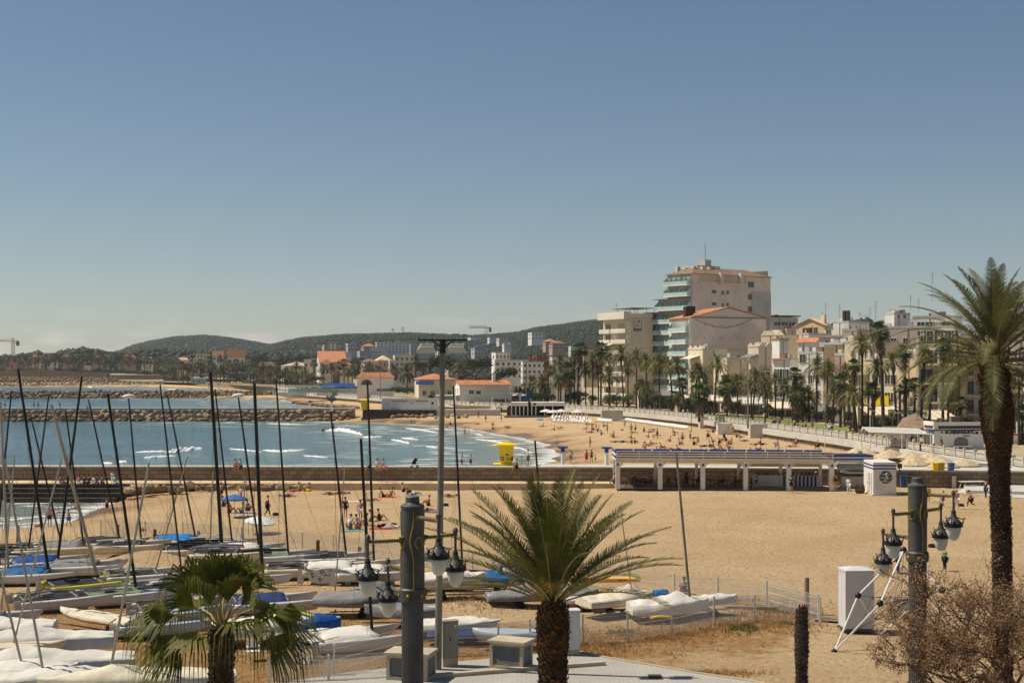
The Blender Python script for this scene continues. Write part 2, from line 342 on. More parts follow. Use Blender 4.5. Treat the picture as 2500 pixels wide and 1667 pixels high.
fn_ = ntex(n, l, .35, 8, .7, stretch=(.32, 1.6, 1)); sw = ntex(n, l, .05, 4, .5, stretch=(.4, 2.4, 1))
dist_ = math_(n, l, 'ADD', sa, rng(n, l, sw, .3, .7, -9, 9))
wave = math_(n, l, 'SINE', math_(n, l, 'MULTIPLY', dist_, .42))
fo = math_(n, l, 'MULTIPLY', rng(n, l, math_(n, l, 'ADD', wave, rng(n, l, fn_, .3, .7, -1.0, .9)), .84, 1.2), rng(n, l, sa, 50, 16))
fo2 = rng(n, l, math_(n, l, 'ADD', rng(n, l, fn_, .35, .7), rng(n, l, sa, 5, .3, 0, .9)), .9, 1.25)
foam = math_(n, l, 'MAXIMUM', fo, math_(n, l, 'MULTIPLY', fo2, rng(n, l, sa, 14, 3)))
l.new(mix(n, l, foam, deep, lin((222, 222, 216))), b.inputs['Base Color']); l.new(rng(n, l, foam, 0, 1, .16, .8), b.inputs['Roughness'])
w1 = bumpn(n, l, ntex(n, l, .16, 3, .5, stretch=(.5, 1.6, 1)), .9, 2.4); w2 = bumpn(n, l, ntex(n, l, .55, 8, .62, stretch=(.45, 1.5, 1)), 1.0, 1.1, w1)
l.new(w2, b.inputs['Normal'])
me.materials.append(m); struct(ob('sea', me))
mk('foam_m', (232, 232, 228), .8, .08, 3, .6)
def foam_(pts, w, h, nm='sea_foam'):
 """a breaking crest along pts (photo pixels), w metres deep and h high"""
 mb = MB(); Q = [W(x, y, 0) for x, y in pts]; K = 50; rr = []
 tot = len(Q) - 1
 for i in range(K + 1):
  t = i / K * tot; k = min(int(t), tot - 1); p = Q[k].lerp(Q[k + 1], t - k); e = math.sin(math.pi * i / K) ** .5
  nz_ = noise.noise(p * .8) * .5 + .7; ww = w * e * nz_; hh = h * e * (.6 + .6 * noise.noise(p * 1.7 + Vector((9, 0, 0))))
  jit = noise.noise(p * .5) * w * .3
  rr.append([(p.x, p.y + jit - ww * (.8 + .5 * noise.noise(p * 2.3)), .02), (p.x, p.y + jit - ww * .3, hh * .6 + .04), (p.x, p.y + jit, hh + .05), (p.x, p.y + jit + ww * .25, .02)])
 mb.loft(rr, closed=False, cap=False); return stuff(mb.build(nm, 'foam_m', smooth=True), 'white foam of a breaking wave in the bay')
for a in [([(405, 1105), (440, 1101), (470, 1098), (495, 1096)], 7, .8), ([(330, 1104), (370, 1103), (408, 1102)], 1.6, .25), ([(350, 1118), (380, 1116), (430, 1113)], 1.8, .3), ([(250, 1131), (275, 1132)], 1.6, .3), ([(290, 1128), (312, 1128)], 1.4, .3),
   ([(640, 1099), (690, 1102), (745, 1098)], 3.5, .35), ([(560, 1095), (640, 1103)], 1.8, .2), ([(795, 1052), (830, 1050), (860, 1055), (885, 1062)], 6, .9), ([(885, 1068), (912, 1068), (935, 1066)], 2.5, .4), ([(740, 1112), (800, 1117)], 1.5, .2),
   ([(990, 1045), (1030, 1050), (1070, 1057)], 2.5, .3), ([(955, 1073), (985, 1079), (1000, 1083)], 3, .35), ([(980, 1070), (1022, 1073)], 2.2, .3), ([(650, 1034), (740, 1036)], 2.2, .2), ([(1040, 1090), (1068, 1093)], 1.5, .25), ([(1160, 1060), (1180, 1063)], 1.2, .2),
   ([(1160, 1072), (1210, 1078), (1250, 1085)], 2.5, .25), ([(1230, 1092), (1270, 1094), (1300, 1106)], 2.2, .2), ([(215, 944), (228, 946), (242, 944)], 9, .8), ([(405, 950), (435, 951)], 7, .5), ([(665, 984), (672, 982)], 4, .5), ([(1000, 1052), (1060, 1046), (1110, 1050)], 1.6, .15),
   ([(0, 1272), (60, 1266), (120, 1258), (150, 1248)], .9, .12), ([(100, 1255), (165, 1246), (190, 1238), (200, 1228)], .7, .1), ([(20, 1282), (120, 1276), (190, 1262), (232, 1243)], .4, .04)]: foam_(*a)
L = MB(); ring = E + [(-3500, 1500), (-3500, 9000), (4400, 9000), (4400, 100)]
L.add([(x, y, 3.1) for x, y in ring], [tuple(range(len(ring)))[::-1]]); mk('land_m', (178, 160, 128), .95, .14, .08, .1)
import bmesh
def tri(mb):
 me = mb.mesh('x', ['land_m']); bm = bmesh.new(); bm.from_mesh(me); bmesh.ops.triangulate(bm, faces=bm.faces[:]); bmesh.ops.recalc_face_normals(bm, faces=bm.faces[:])
 for f in bm.faces:
  if f.normal.z < 0: f.normal_flip()
 bm.to_mesh(me); bm.free(); return me
me = tri(L); struct(ob('ground', me))
def sheet(name, pts, z, mat):
 mb = MB(); mb.add([(x, y, z) for x, y in pts], [tuple(range(len(pts)))]); me = tri(mb); me.materials.clear(); me.materials.append(MATS[mat]); return struct(ob(name, me))
mk('lawn_m', (104, 118, 52), .95, .2, .5, .4, rgb2=(140, 132, 78)); mk('path_m', (196, 180, 152), .95, .1, .2, .1); mk('asphalt', (98, 96, 92), .9, .15, .2, .2)
def off(i0, i1, a, b_):
 """a strip beside the promenade edge, a to b metres inland"""
 A, B = [], []
 for i in range(i0, i1 + 1):
  p = Vector(E[i]); t = (Vector(E[min(i + 1, len(E) - 1)]) - Vector(E[max(i - 1, 0)])).normalized(); q = Vector((t.y, -t.x)); A.append(tuple(p + q * a)); B.append(tuple(p + q * b_))
 return A + B[::-1]
sheet('promenade', off(2, 19, -.1, 8), 3.104, 'path_m')
for i0, i1 in ((6, 8), (8, 9), (9, 11), (11, 12)): sheet('lawn', off(i0, i1, 8.6, 17), 3.112, 'lawn_m')
sheet('lawn', off(12, 14, 10, 20), 3.112, 'lawn_m'); sheet('lawn', off(17, 20, 10, 30), 3.112, 'lawn_m'); sheet('road', off(4, 13, 20, 27), 3.108, 'asphalt')
mk('plaza_m', (176, 170, 158), .8, .1, .35, .1); n, l, b = nodes(MATS['plaza_m'])
br = N(n, 'ShaderNodeTexBrick'); tcx = N(n, 'ShaderNodeTexCoord'); l.new(tcx.outputs['Object'], br.inputs['Vector']); br.inputs['Scale'].default_value = 1.3; br.inputs['Mortar Size'].default_value = .012
src = b.inputs['Base Color'].links[0].from_socket; br.inputs['Mortar'].default_value = (*lin((128, 122, 112)), 1); l.new(src, br.inputs['Color1']); l.new(src, br.inputs['Color2']); l.new(br.outputs['Color'], b.inputs['Base Color'])
PL = [(-9, 56.2), (-6.5, 58.2), (-3.4, 59.6), (2.6, 62.4), (4, 60.9), (7.5, 57.8), (9.6, 56.2), (14, 51), (20, 30), (-30, 30), (-30, 50)]
mb = MB(); mb.prism(PL, 1.0, 1.56); struct(mb.build('pavement', 'plaza_m'))
mb = MB()
for i in range(3, 7): mb.bar((*PL[i], 1.57), (*PL[i + 1], 1.57), .14, .08)
struct(mb.build('kerb', 'conc'))
mb = MB(); mb.bar((*W(1030, 1652, 1.62).xy, 1.6), (*W(1475, 1618, 1.62).xy, 1.6), .3, .22); struct(mb.build('kerb', 'conc'))
mb = MB(); mb.box((*W(1600, 1651, 1.57).xy, 1.572), (.55, .9, .012)); tag(mb.build('drain_cover', 'wood_dark'), 'brown rectangular drain cover set in the grey paving', 'drain cover')
# ---------------------------------------------------------------- hills and the woods on them
def hill(name, ridge, Yr, Yf, zf, seed, blob=7, nblob=2500, Yb=400):
 """ridge: photo pixels of its skyline"""
 K = 120; M_ = 16; xs = np.linspace(ridge[0][0], ridge[-1][0], K); ry = np.interp(xs, [p[0] for p in ridge], [p[1] for p in ridge])
 vs, fs = [], []
 for i in range(K):
  top = P(xs[i], ry[i], Yr)
  for j in range(M_ + 3):
   t = j / M_; yy = Yf + (Yr - Yf) * min(t, 1) + max(t - 1, 0) * Yb * 8; X = top.x * (yy / Yr) if t <= 1 else top.x
   s = min(t, 1); h = zf + (top.z - zf) * (s ** 1.15) if t <= 1 else top.z - (t - 1) * 8 * Yb * .22
   nn = noise.noise(Vector((X / 240 + seed, yy / 240, 0))) * (top.z - zf) * .16 * math.sin(math.pi * min(s, 1))
   vs.append((X, yy, h + nn - 8 * (Yr > 2800)))
 for i in range(K - 1):
  for j in range(M_ + 2): a = i * (M_ + 3) + j; fs.append((a, a + M_ + 3, a + M_ + 4, a + 1))
 mb = MB(); mb.add(vs, fs); mk(name + '_m', (46, 54, 36), .95, .25, .02, .5, bscale=.08, rgb2=(70, 72, 52)); o = struct(mb.build('hill', name + '_m', smooth=True))
 rnd = random.Random(seed); wb = MB(); ic = [Vector(v) for v in ((0, 0, 1), (.9, 0, .35), (.28, .85, .35), (-.73, .53, .35), (-.73, -.53, .35), (.28, -.85, .35), (.5, .5, -.5), (-.5, .5, -.5), (-.5, -.5, -.5), (.5, -.5, -.5))]
 IF = [(0, 1, 2), (0, 2, 3), (0, 3, 4), (0, 4, 5), (0, 5, 1), (1, 6, 2), (2, 7, 3), (3, 8, 4), (4, 9, 5), (5, 9, 1), (1, 9, 6), (2, 6, 7), (3, 7, 8), (4, 8, 9)]
 for _ in range(nblob):
  i = rnd.random() * (K - 1.01); t = 1 - rnd.random() ** 1.6 if rnd.random() < .75 else 1 - rnd.random() * .04; j = t * (M_ - .01)
  i0, j0 = int(i), int(j); a, b2 = Vector(vs[i0 * (M_ + 3) + j0]), Vector(vs[(i0 + 1) * (M_ + 3) + j0]); c = Vector(vs[i0 * (M_ + 3) + j0 + 1])
  p = a + (b2 - a) * (i - i0) + (c - a) * (j - j0); r = blob * rnd.uniform(.55, 1.3)
  wb.add([p + Vector((v.x * r * rnd.uniform(.8, 1.2), v.y * r, v.z * r * rnd.uniform(.6, .9) + r * .2)) for v in ic], IF)
 stuff(wb.build('woods', 'woods', smooth=True), 'dense dark pine woods covering the ' + name.replace('_', ' '))
hill('long_far_hill', [(-300, 892), (0, 888), (60, 874), (110, 869), (160, 868), (250, 860), (290, 849), (330, 833), (370, 824), (430, 814), (500, 811), (545, 815), (600, 823), (650, 832), (690, 837), (740, 842), (820, 850), (1000, 870)], 2900, 1900, 4, 3, 3.3, 17000)
hill('second_far_hill', [(560, 880), (640, 850), (690, 836), (740, 827), (830, 819), (920, 817), (1000, 815), (1060, 818), (1150, 822), (1240, 816), (1270, 812), (1310, 802), (1360, 796), (1400, 790), (1475, 781), (1560, 772), (1640, 776), (1800, 800), (1900, 830)], 2300, 1250, 4, 8, 3.0, 17000)
hill('inland_far_hill', [(1850, 860), (1980, 812), (2060, 793), (2110, 790), (2180, 800), (2300, 820), (2500, 850)], 1800, 1200, 4, 5, 7, 700)
hill('low_seaside_rise', [(-300, 890), (0, 880), (60, 872), (100, 868), (130, 872), (170, 862), (210, 858), (260, 868), (300, 872), (340, 860), (420, 862), (520, 866), (700, 868), (800, 880)], 1500, 1320, 4, 12, 5, 1500)
# ---------------------------------------------------------------- sea walls, jetty, groynes
def poly_off(pts, d):
 o = []
 for i, p in enumerate(pts):
  t = (Vector(pts[min(i + 1, len(pts) - 1)]) - Vector(pts[max(i - 1, 0)])).normalized(); o.append((p[0] - t.y * d, p[1] + t.x * d))
 return o
def resample(pts, step):
 o = [Vector(pts[0])]
 for a, b in zip(pts[:-1], pts[1:]):
  a, b = Vector(a), Vector(b); k = max(1, round((b - a).length / step))
  for i in range(1, k + 1): o.append(a.lerp(b, i / k))
 return o
def smoothline(pts, it=2):
 p = [Vector(q) for q in pts]
 for _ in range(it):
  q = [p[0]]
  for a, b in zip(p[:-1], p[1:]): q += [a.lerp(b, .25), a.lerp(b, .75)]
  p = q + [p[-1]]
 return p
mk('sandy', (212, 186, 148), .95, .12, .6, .3)
m = mk('masonry', (152, 134, 110), .95, .16, .7, .3); n, l, b = nodes(m)
br = N(n, 'ShaderNodeTexBrick'); tcx = N(n, 'ShaderNodeTexCoord'); mp_ = N(n, 'ShaderNodeMapping'); mp_.inputs['Rotation'].default_value = (R(90), 0, 0)
l.new(tcx.outputs['Object'], mp_.inputs[0]); l.new(mp_.outputs[0], br.inputs['Vector']); br.inputs['Scale'].default_value = .95; br.inputs['Mortar Size'].default_value = .03; br.inputs['Row Height'].default_value = .42; br.inputs['Brick Width'].default_value = .9
src = b.inputs['Base Color'].links[0].from_socket; l.new(src, br.inputs['Color1']); br.inputs['Color2'].default_value = (*lin((120, 102, 82)), 1); br.inputs['Mortar'].default_value = (*lin((84, 70, 54)), 1); l.new(br.outputs['Color'], b.inputs['Base Color'])
JL = [(-110, 154.6), (-40, 154.3), (10, 153.2), (33, 151.0), (42, 148.8), (57, 146.5)]
def strip(mb, pts, prof, mat=0, close=True):
 """sweep a profile (offset to the far side, z) along a plan line"""
 rings = []
 for i, p in enumerate(pts):
  p = Vector(p[:2]); t = (Vector(pts[min(i + 1, len(pts) - 1)][:2]) - Vector(pts[max(i - 1, 0)][:2])).normalized()
  rings.append([(p.x - t.y * o, p.y + t.x * o, z) for o, z in prof])
 mb.loft(rings, mat, closed=close); return mb
t = thing('jetty_wall', 'long low stone wall of the jetty crossing the beach towards the sea', 'wall', (0, 153.5, 1))
def lc(mb, o):  # to local coordinates of thing o
 L_ = o.location; mb.v = [(x - L_.x, y - L_.y, z - L_.z) for x, y, z in mb.v]; return mb
lc(strip(MB(), JL, [(0, .5), (0, 3.08), (.55, 3.08), (.55, .5)]), t).build('masonry_face', 'masonry', t)
lc(strip(MB(), JL, [(-.07, 3.082), (-.07, 3.22), (.62, 3.22), (.62, 3.082)]), t).build('coping', 'pale_conc', t)
struct(strip(MB(), JL, [(.63, -1), (.63, 3.12), (2.9, 3.12), (2.9, -1)]).build('jetty_deck', 'pale_conc'))
struct(strip(MB(), [(3, 156), (40, 152.6), (57, 149.5)], [(-.5, 1), (-.5, 3.11), (3.6, 3.09), (5, 1.2)]).build('jetty_deck', 'pale_conc'))
struct(strip(MB(), [(-110, 151.6), (-40, 151.3), (10, 150.8), (11, 151.0)], [(0, .2), (0, 1.62), (3.2, 1.7), (3.2, .2)]).build('walkway', 'sandy'))
struct(MB().box((-46, 150.9, .9), (30, 1.2, 1.35)).build('quay', 'wet_stone'))
t = thing('stone_steps', 'dark wet stone steps going down to the little cove under the jetty', 'steps', (-46.6, 149.2, 0))
mb = MB()
for i in range(3): mb.box((0, -.6 - i * .8, .2 + (1.4 - i * .42) / 2 - .3), (12.4 - i * .5, .82, 1.4 - i * .42))
mb.build('steps', 'wet_stone', t)
ES = smoothline(E[2:17], 2); ER = [tuple(p) for p in resample(ES, 6)]
t = thing('promenade_wall', 'long pale retaining wall between the beach and the promenade', 'wall', (ER[0][0], ER[0][1], 0))
lc(strip(MB(), ER, [(.35, -1), (.35, 2.2), (-.1, 2.2), (-.1, -1)]), t).build('wall_face', 'masonry', t)
lc(strip(MB(), ER, [(.75, 2.2), (.75, 3.14), (-.2, 3.14), (-.2, 2.2)]), t).build('coping', 'pale_conc', t)
POST = cached('bpost', lambda: MB().box((0, 0, .52), (.34, .34, 1.04)).box((0, 0, 1.09), (.46, .46, .1)).box((0, 0, 1.19), (.3, .3, .1)).mesh('post', ['balustrade']))
P2 = resample(ES, 3.0); nb = 0; sec = 0; where = ['beside the beach bar', 'above the straw parasols', 'opposite the cream villas', 'above the white kiosks', 'opposite the pink gable house', 'above the sun loungers', 'behind the white beach restaurant', 'beside the swings', 'opposite the white clubhouse', 'in front of the tiled bathhouse', 'in front of the sea terrace', 'beyond the sea terrace', 'along the second bay', 'along the third bay', 'near the far palms', 'near the far walls', 'on the far point', 'past the far point']
i = 0
while i < len(P2) - 4:
 seg = P2[i:i + 12]; p0 = seg[0]
 t = thing('balustrade', 'pale stone balustrade of the promenade ' + where[min(sec, 17)], 'balustrade', (p0.x + .25, p0.y, 3.14), 0, 'balustrades along the promenade')
 q = [(p.x - p0.x, p.y - p0.y) for p in seg]
 strip(MB(), q, [(-.07, .12), (-.07, .82), (.07, .82), (.07, .12)]).build('panel', 'balustrade', t)
 strip(MB(), q, [(-.14, .84), (-.14, .96), (.14, .96), (.14, .84)]).build('top_rail', 'balustrade', t)
 strip(MB(), q, [(-.12, .36), (-.12, .42), (.12, .42), (.12, .36)]).build('middle_rail', 'pale_conc', t)
 for a, p in enumerate(q): ob('post', POST, t, (p[0], p[1], 0))
 i += 11 + (1 if sec in (1, 3, 5, 7) else 0); sec += 1
for (px, Y, w) in ((1500, 332, 5), (1738, 291, 4), (2046, 224, 3.2), (1858, 252, 3)):
 p = P(px, 1000, Y); tag(MB().prism([(-w / 2, -1.2), (w / 2, -1.2), (w / 2, 1.2), (-w / 2, 1.2)], 0, 2.9).build('wall_block', 'pale_conc', None, (p.x - .6, p.y, 1)), 'pale stepped block standing out of the promenade wall', 'block')
def rock(seed, n=0):
 rnd = random.Random(seed); bm = bmesh.new(); bmesh.ops.create_icosphere(bm, subdivisions=2, radius=.5)
 sx, sy, sz = rnd.uniform(.9, 1.5), rnd.uniform(.8, 1.2), rnd.uniform(.65, .95); cuts = [(Vector((rnd.gauss(0, 1), rnd.gauss(0, 1), rnd.gauss(0, 1))).normalized(), rnd.uniform(.2, .36)) for _ in range(11)]
 for v in bm.verts:
  for d, h in cuts:
   e = v.co.dot(d) - h
   if e > 0: v.co -= d * e * .97
  v.co = Vector((v.co.x * sx, v.co.y * sy, v.co.z * sz)) * (1 + .1 * noise.noise(v.co * 3 + Vector((seed, 0, 0))))
 me = bpy.data.meshes.new('boulder'); bm.to_mesh(me); bm.free(); return me
mk('rock_m', (180, 154, 120), .95, .3, .5, .7, bscale=2.5, rgb2=(122, 102, 80)); n, l, b = nodes(MATS['rock_m'])
g = N(n, 'ShaderNodeNewGeometry'); sp = N(n, 'ShaderNodeSeparateXYZ'); l.new(g.outputs['Position'], sp.inputs[0]); src = b.inputs['Base Color'].links[0].from_socket
oi = N(n, 'ShaderNodeObjectInfo'); hs = N(n, 'ShaderNodeHueSaturation'); l.new(rng(n, l, oi.outputs['Random'], 0, 1, .62, 1.12), hs.inputs['Value']); l.new(src, hs.inputs['Color'])
l.new(mix(n, l, rng(n, l, math_(n, l, 'ADD', sp.outputs['Z'], rng(n, l, ntex(n, l, .7), .3, .7, -.5, .5)), .9, .1, 0, .85), hs.outputs['Color'], lin((60, 54, 44))), b.inputs['Base Color'])
RK = [rock(s) for s in range(7)]
for r_ in RK: r_.materials.append(MATS['rock_m'])
GLB = 'tan boulder piled in the first rock groyne'; SHARED.add(GLB); rnd = random.Random(2)
cnt = 0
for row, (yo, z, s) in enumerate(((0, .25, 2.1), (1.7, 1.3, 1.9), (3.4, 2.35, 1.75))):
 x = -136.5 + rnd.random()
 while x < -41:
  s2 = s * rnd.uniform(.78, 1.18)
  o = ob('boulder', RK[rnd.randrange(7)], None, (x, 364.8 + yo + rnd.uniform(-.3, .3), z + rnd.uniform(-.15, .15)), (rnd.uniform(-.4, .4), rnd.uniform(-.4, .4), rnd.uniform(0, 6.28)), scale=s2)
  tag(o, GLB, 'boulder', 'boulders of the first rock groyne'); x += s2 * .98; cnt += 1
LL = 'pale boulder lying at the foot of the jetty walkway'; SHARED.add(LL)
for i in range(34):
 px = 305 + i * 13.6 + rnd.uniform(-3, 3); s2 = rnd.uniform(.9, 1.9) if px < 480 else rnd.uniform(.7, 1.4)
 p = W(px, 1196 - rnd.uniform(0, 8) - (px - 305) * .012, 1.35)
 tag(ob('boulder', RK[rnd.randrange(7)], None, (p.x, min(p.y, 149.8), 1.35), (rnd.uniform(-.3, .3), 0, rnd.uniform(0, 6.28)), scale=s2), LL, 'boulder', 'boulders under the jetty walkway')
LL = 'dark wet rock at the edge of the cove'; SHARED.add(LL)
for i in range(16):
 p = W(4 + i * 15, 1208 + rnd.uniform(-4, 2), .1); tag(ob('boulder', RK[rnd.randrange(7)], None, p, (0, 0, rnd.uniform(0, 6.28)), scale=rnd.uniform(.8, 1.6)), LL, 'boulder', 'rocks in the cove')
LL = 'boulder beside the pier steps below the white changing cabin'; SHARED.add(LL)
for i in range(13):
 p = W(962 + i * 14.5, 1017 + rnd.uniform(-3, 2), 1.5); tag(ob('boulder', RK[rnd.randrange(7)], None, p, (0, 0, rnd.uniform(0, 6.28)), scale=rnd.uniform(1.3, 2.2)), LL, 'boulder', 'boulders below the white cabin')
def rockmass(name, label, pts, rows, s0, dz, seed):
 mb = MB(); rnd = random.Random(seed)
 vsets = [([Vector(v.co) for v in r_.vertices], [tuple(p.vertices) for p in r_.polygons]) for r_ in RK]
 for k in range(rows):
  for a, b_ in zip(pts[:-1], pts[1:]):
   a, b2 = Vector(a), Vector(b_); Ln = (b2 - a).length; d = 0
   while d < Ln:
    s = s0 * rnd.uniform(.7, 1.25); p = a.lerp(b2, d / Ln); V_, F_ = vsets[rnd.randrange(7)]; q = Matrix.Rotation(rnd.uniform(0, 6.28), 3, 'Z') @ Matrix.Rotation(rnd.uniform(-.5, .5), 3, 'X')
    c = Vector((p.x, p.y + k * s0 * .8 + rnd.uniform(-.4, .4), p.z + k * dz + rnd.uniform(-.2, .2))); mb.add([c + (q @ v) * s for v in V_], F_); d += s * .95
 return stuff(mb.build(name, 'rock_m'), label)
mb = MB()
rockmass('breakwater_rocks', 'second rock groyne lying beyond the first across the bay', [(-232, 630, .2), (-100, 634, .2)], 4, 2.3, .85, 11)
rockmass('breakwater_rocks', 'rubble rocks at the root of the second groyne', [(-100, 634, 1), (-84, 600, 1)], 2, 1.8, .5, 12)
rockmass('breakwater_rocks', 'third rock groyne near the far shore', [(-420, 1000, .2), (-245, 996, .3)], 4, 2.6, .9, 13)
rockmass('breakwater_rocks', 'rock revetment under the far stone wall', [(-520, 1180, 3.5), (-310, 1120, 3.2)], 3, 2.8, .9, 14)
rockmass('shore_rocks', 'low dark reef rocks on the sand of the second bay', [(-83, 540, .3), (-64, 490, .5), (-50, 462, .5)], 3, 1.2, .15, 15)
struct(strip(MB(), [(-136, 371.5), (-41, 370.5)], [(-1.5, -1), (-1.5, 3.3), (1.8, 3.3), (1.8, -1)]).build('groyne_path', 'pale_conc'))
struct(strip(MB(), [(-236, 636.5), (-96, 640)], [(-1, -1), (-1, 3.0), (1.5, 3.0), (1.5, -1)]).build('groyne_path', 'conc'))
t = thing('stepped_pier', 'concrete pier with long steps at the landward end of the first groyne', 'pier', (-32, 364, 0))
mb = MB()
for i in range(5): mb.box((2, i * .75 - 1, .2 + i * .3), (17 - i * .4, .78, 1.4 + i * .3))
mb.box((3, 5, 1.35), (19, 5, 3.1)); mb.build('steps', 'wet_stone', t)
MB().box((16, 5.2, 1.4), (26, 5, 3.05)).build('deck', 'pale_conc', t)
mb = MB(); vs, fs = [], []
for i in range(41):
 x = -1500 + i * 33.5; s = min(max((-x - 215) / 190, 0), 1); z = 3.12 + 4.9 * s * s * (3 - 2 * s)
 vs += [(x, 1207, .5), (x, 1207, z), (x, 1600, z)]
for i in range(40): a = i * 3; fs += [(a, a + 3, a + 4, a + 1), (a + 1, a + 4, a + 5, a + 2)]
mb.add(vs, fs); struct(mb.build('terrain', 'land_m'))
for k, (x0, x1, yt, yb, lb) in enumerate(((-60, 100, 904, 922, 'long brown sea wall at the far end of the bay'), (102, 168, 905, 922, 'brown sea wall with a doorway beyond the third groyne'), (170, 268, 908, 923, 'round brown terrace wall on the far shore'), (262, 400, 915, 926, 'low brown wall with a grassy top on the far shore'), (400, 520, 924, 933, 'low banked wall behind the far beach'), (516, 740, 935, 945, 'reddish low wall running down towards the sea terrace'))):
 Y = 1203 if k < 4 else (1080 if k == 4 else 800); a, b2 = P(x0, yt, Y), P(x1, yb, Y)
 if k == 5:
  mb = strip(MB(), [(-205, 925), (-160, 846), (-117, 742)], [(0, .5), (0, 4.2), (.8, 4.2), (.8, .5)]); o = mb.build('sea_wall', 'stone'); tag(o, lb, 'wall')
 else: tag(MB().box(((a.x + b2.x) / 2, Y, (a.z + b2.z) / 2), (b2.x - a.x, 2, a.z - b2.z)).build('sea_wall', 'masonry'), lb, 'wall')
# ---------------------------------------------------------------- buildings
def font_mesh(s, size, depth=.02, bold=0):
 c = bpy.data.curves.new('t', 'FONT'); c.body = s; c.size = size; c.extrude = depth; c.align_x = 'CENTER'; c.align_y = 'CENTER'; c.offset = bold
 o = bpy.data.objects.new('t', c); col.objects.link(o); dg = bpy.context.evaluated_depsgraph_get(); me = bpy.data.meshes.new_from_object(o.evaluated_get(dg)); bpy.data.objects.remove(o); me.materials.clear(); return me
def lettering(s, size, mat, parent, loc, rz, bold=0, depth=.02, tilt=90):
 me = font_mesh(s, size, depth, bold); me.materials.append(MATS[mat]); return ob('lettering', me, parent, loc, (R(tilt), 0, rz))
class Bld:
 def __init__(s, name, label, cat, xl, xc, xr, Y, th, yt, wall, z0=2.6, yb=None, roof=None, rmat='terracotta', rh=2., parapet=.5, group=None, cap='pale_conc', name2='wall'):
  s.th = R(th); s.C = P(xc, 900, Y).xy; s.u = Vector((math.cos(s.th), math.sin(s.th))); s.v = Vector((-math.sin(s.th), math.cos(s.th))); s.Y = Y
  k = (xr - 1250) / F; s.sr = (k * Y - s.C.x) / (s.u.x - k * s.u.y) if xr > xc else 4
  k = (xl - 1250) / F; s.sl = (s.C.x - k * Y) / (-s.v.x + k * s.v.y) if xl < xc else 8
  s.sl = max(min(s.sl, 40), 3) if th >= 0 or xc - xl > 8 else 10; s.zt = HC - (yt - HZ) * Y / F; s.z0 = z0
  s.t = thing(name, label, cat, (s.C.x, s.C.y, z0), s.th, group); s.H = s.zt - z0; H = s.H; a, b_ = s.sr, s.sl
  MB().box((a / 2, b_ / 2, H / 2), (a, b_, H)).build('wall', wall, s.t)
  if roof is None and parapet:
   mb = MB(); p = parapet; w = .25
   for c, d in (((a / 2, w / 2 - .05), (a + .1, w)), ((a / 2, b_ - w / 2 + .05), (a + .1, w)), ((w / 2 - .05, b_ / 2), (w, b_ - .5)), ((a - w / 2 + .05, b_ / 2), (w, b_ - .5))): mb.box((*c, H + p / 2), (*d, p))
   mb.build('parapet', cap, s.t)
  e = .45
  if roof == 'hip':
   m_ = min(a, b_) / 2; R1 = [(-e, -e), (a + e, -e), (a + e, b_ + e), (-e, b_ + e)]
   rd = [(m_, m_), (a - m_, b_ - m_)] if a > b_ else [(m_, m_), (m_, b_ - m_)]
   mb = MB(); vs = [(x, y, H) for x, y in R1] + [(x, y, H + .14) for x, y in R1] + [(x, y, H + rh) for x, y in rd]
   fs = [(3, 2, 1, 0), (0, 1, 5, 4), (1, 2, 6, 5), (2, 3, 7, 6), (3, 0, 4, 7)]
   fs += [(4, 5, 9, 8), (5, 6, 9), (6, 7, 8, 9), (7, 4, 8)] if a > b_ else [(4, 5, 8), (5, 6, 9, 8), (6, 7, 9), (7, 4, 8, 9)]
   mb.add(vs, fs); mb.build('roof', rmat, s.t)
  if roof in ('gableR', 'gableL'):   # gable end on the right or the left face
   mb = MB(); g = MB()
   if roof == 'gableR':
    vs = [(-e, -e, H - .1), (a / 2, -e, H + rh), (a + e, -e, H - .1), (-e, b_ + e, H - .1), (a / 2, b_ + e, H + rh), (a + e, b_ + e, H - .1)]; g.add([(0, .02, H), (a, .02, H), (a / 2, .02, H + rh - .15)], [(0, 1, 2)])
   else:
    vs = [(-e, -e, H - .1), (-e, b_ / 2, H + rh), (-e, b_ + e, H - .1), (a + e, -e, H - .1), (a + e, b_ / 2, H + rh), (a + e, b_ + e, H - .1)]; g.add([(.02, 0, H), (.02, b_, H), (.02, b_ / 2, H + rh - .15)], [(0, 1, 2)]); g.add([(a - .02, 0, H), (a - .02, b_, H), (a - .02, b_ / 2, H + rh - .15)], [(0, 1, 2)])
   vs2 = [(x, y, z + .16) for x, y, z in vs]; mb.add(vs + vs2, [(0, 1, 4, 3), (1, 2, 5, 4), (6, 9, 10, 7), (7, 10, 11, 8), (0, 6, 7, 1), (1, 7, 8, 2), (3, 4, 10, 9), (4, 5, 11, 10), (0, 3, 9, 6), (2, 8, 11, 5)])
   mb.build('roof', rmat, s.t); g.build('gable', wall, s.t)
  if roof == 'lean':
   MB().add([(-e, -e, H), (a + e, -e, H), (a + e, b_ + e, H + rh), (-e, b_ + e, H + rh), (-e, -e, H + .15), (a + e, -e, H + .15), (a + e, b_ + e, H + rh + .15), (-e, b_ + e, H + rh + .15)], [(0, 3, 2, 1), (4, 5, 6, 7), (0, 1, 5, 4), (1, 2, 6, 5), (2, 3, 7, 6), (3, 0, 4, 7)]).build('roof', rmat, s.t)
 def at(s, face, px, py):
  k = (px - 1250) / F
  if face == 'R': q = (k * s.Y - s.C.x) / (s.u.x - k * s.u.y); Yq = s.Y + q * s.u.y
  else: q = (k * s.Y - s.C.x) / (s.v.x - k * s.v.y); Yq = s.Y + q * s.v.y
  return q, HC - (py - HZ) * Yq / F - s.z0
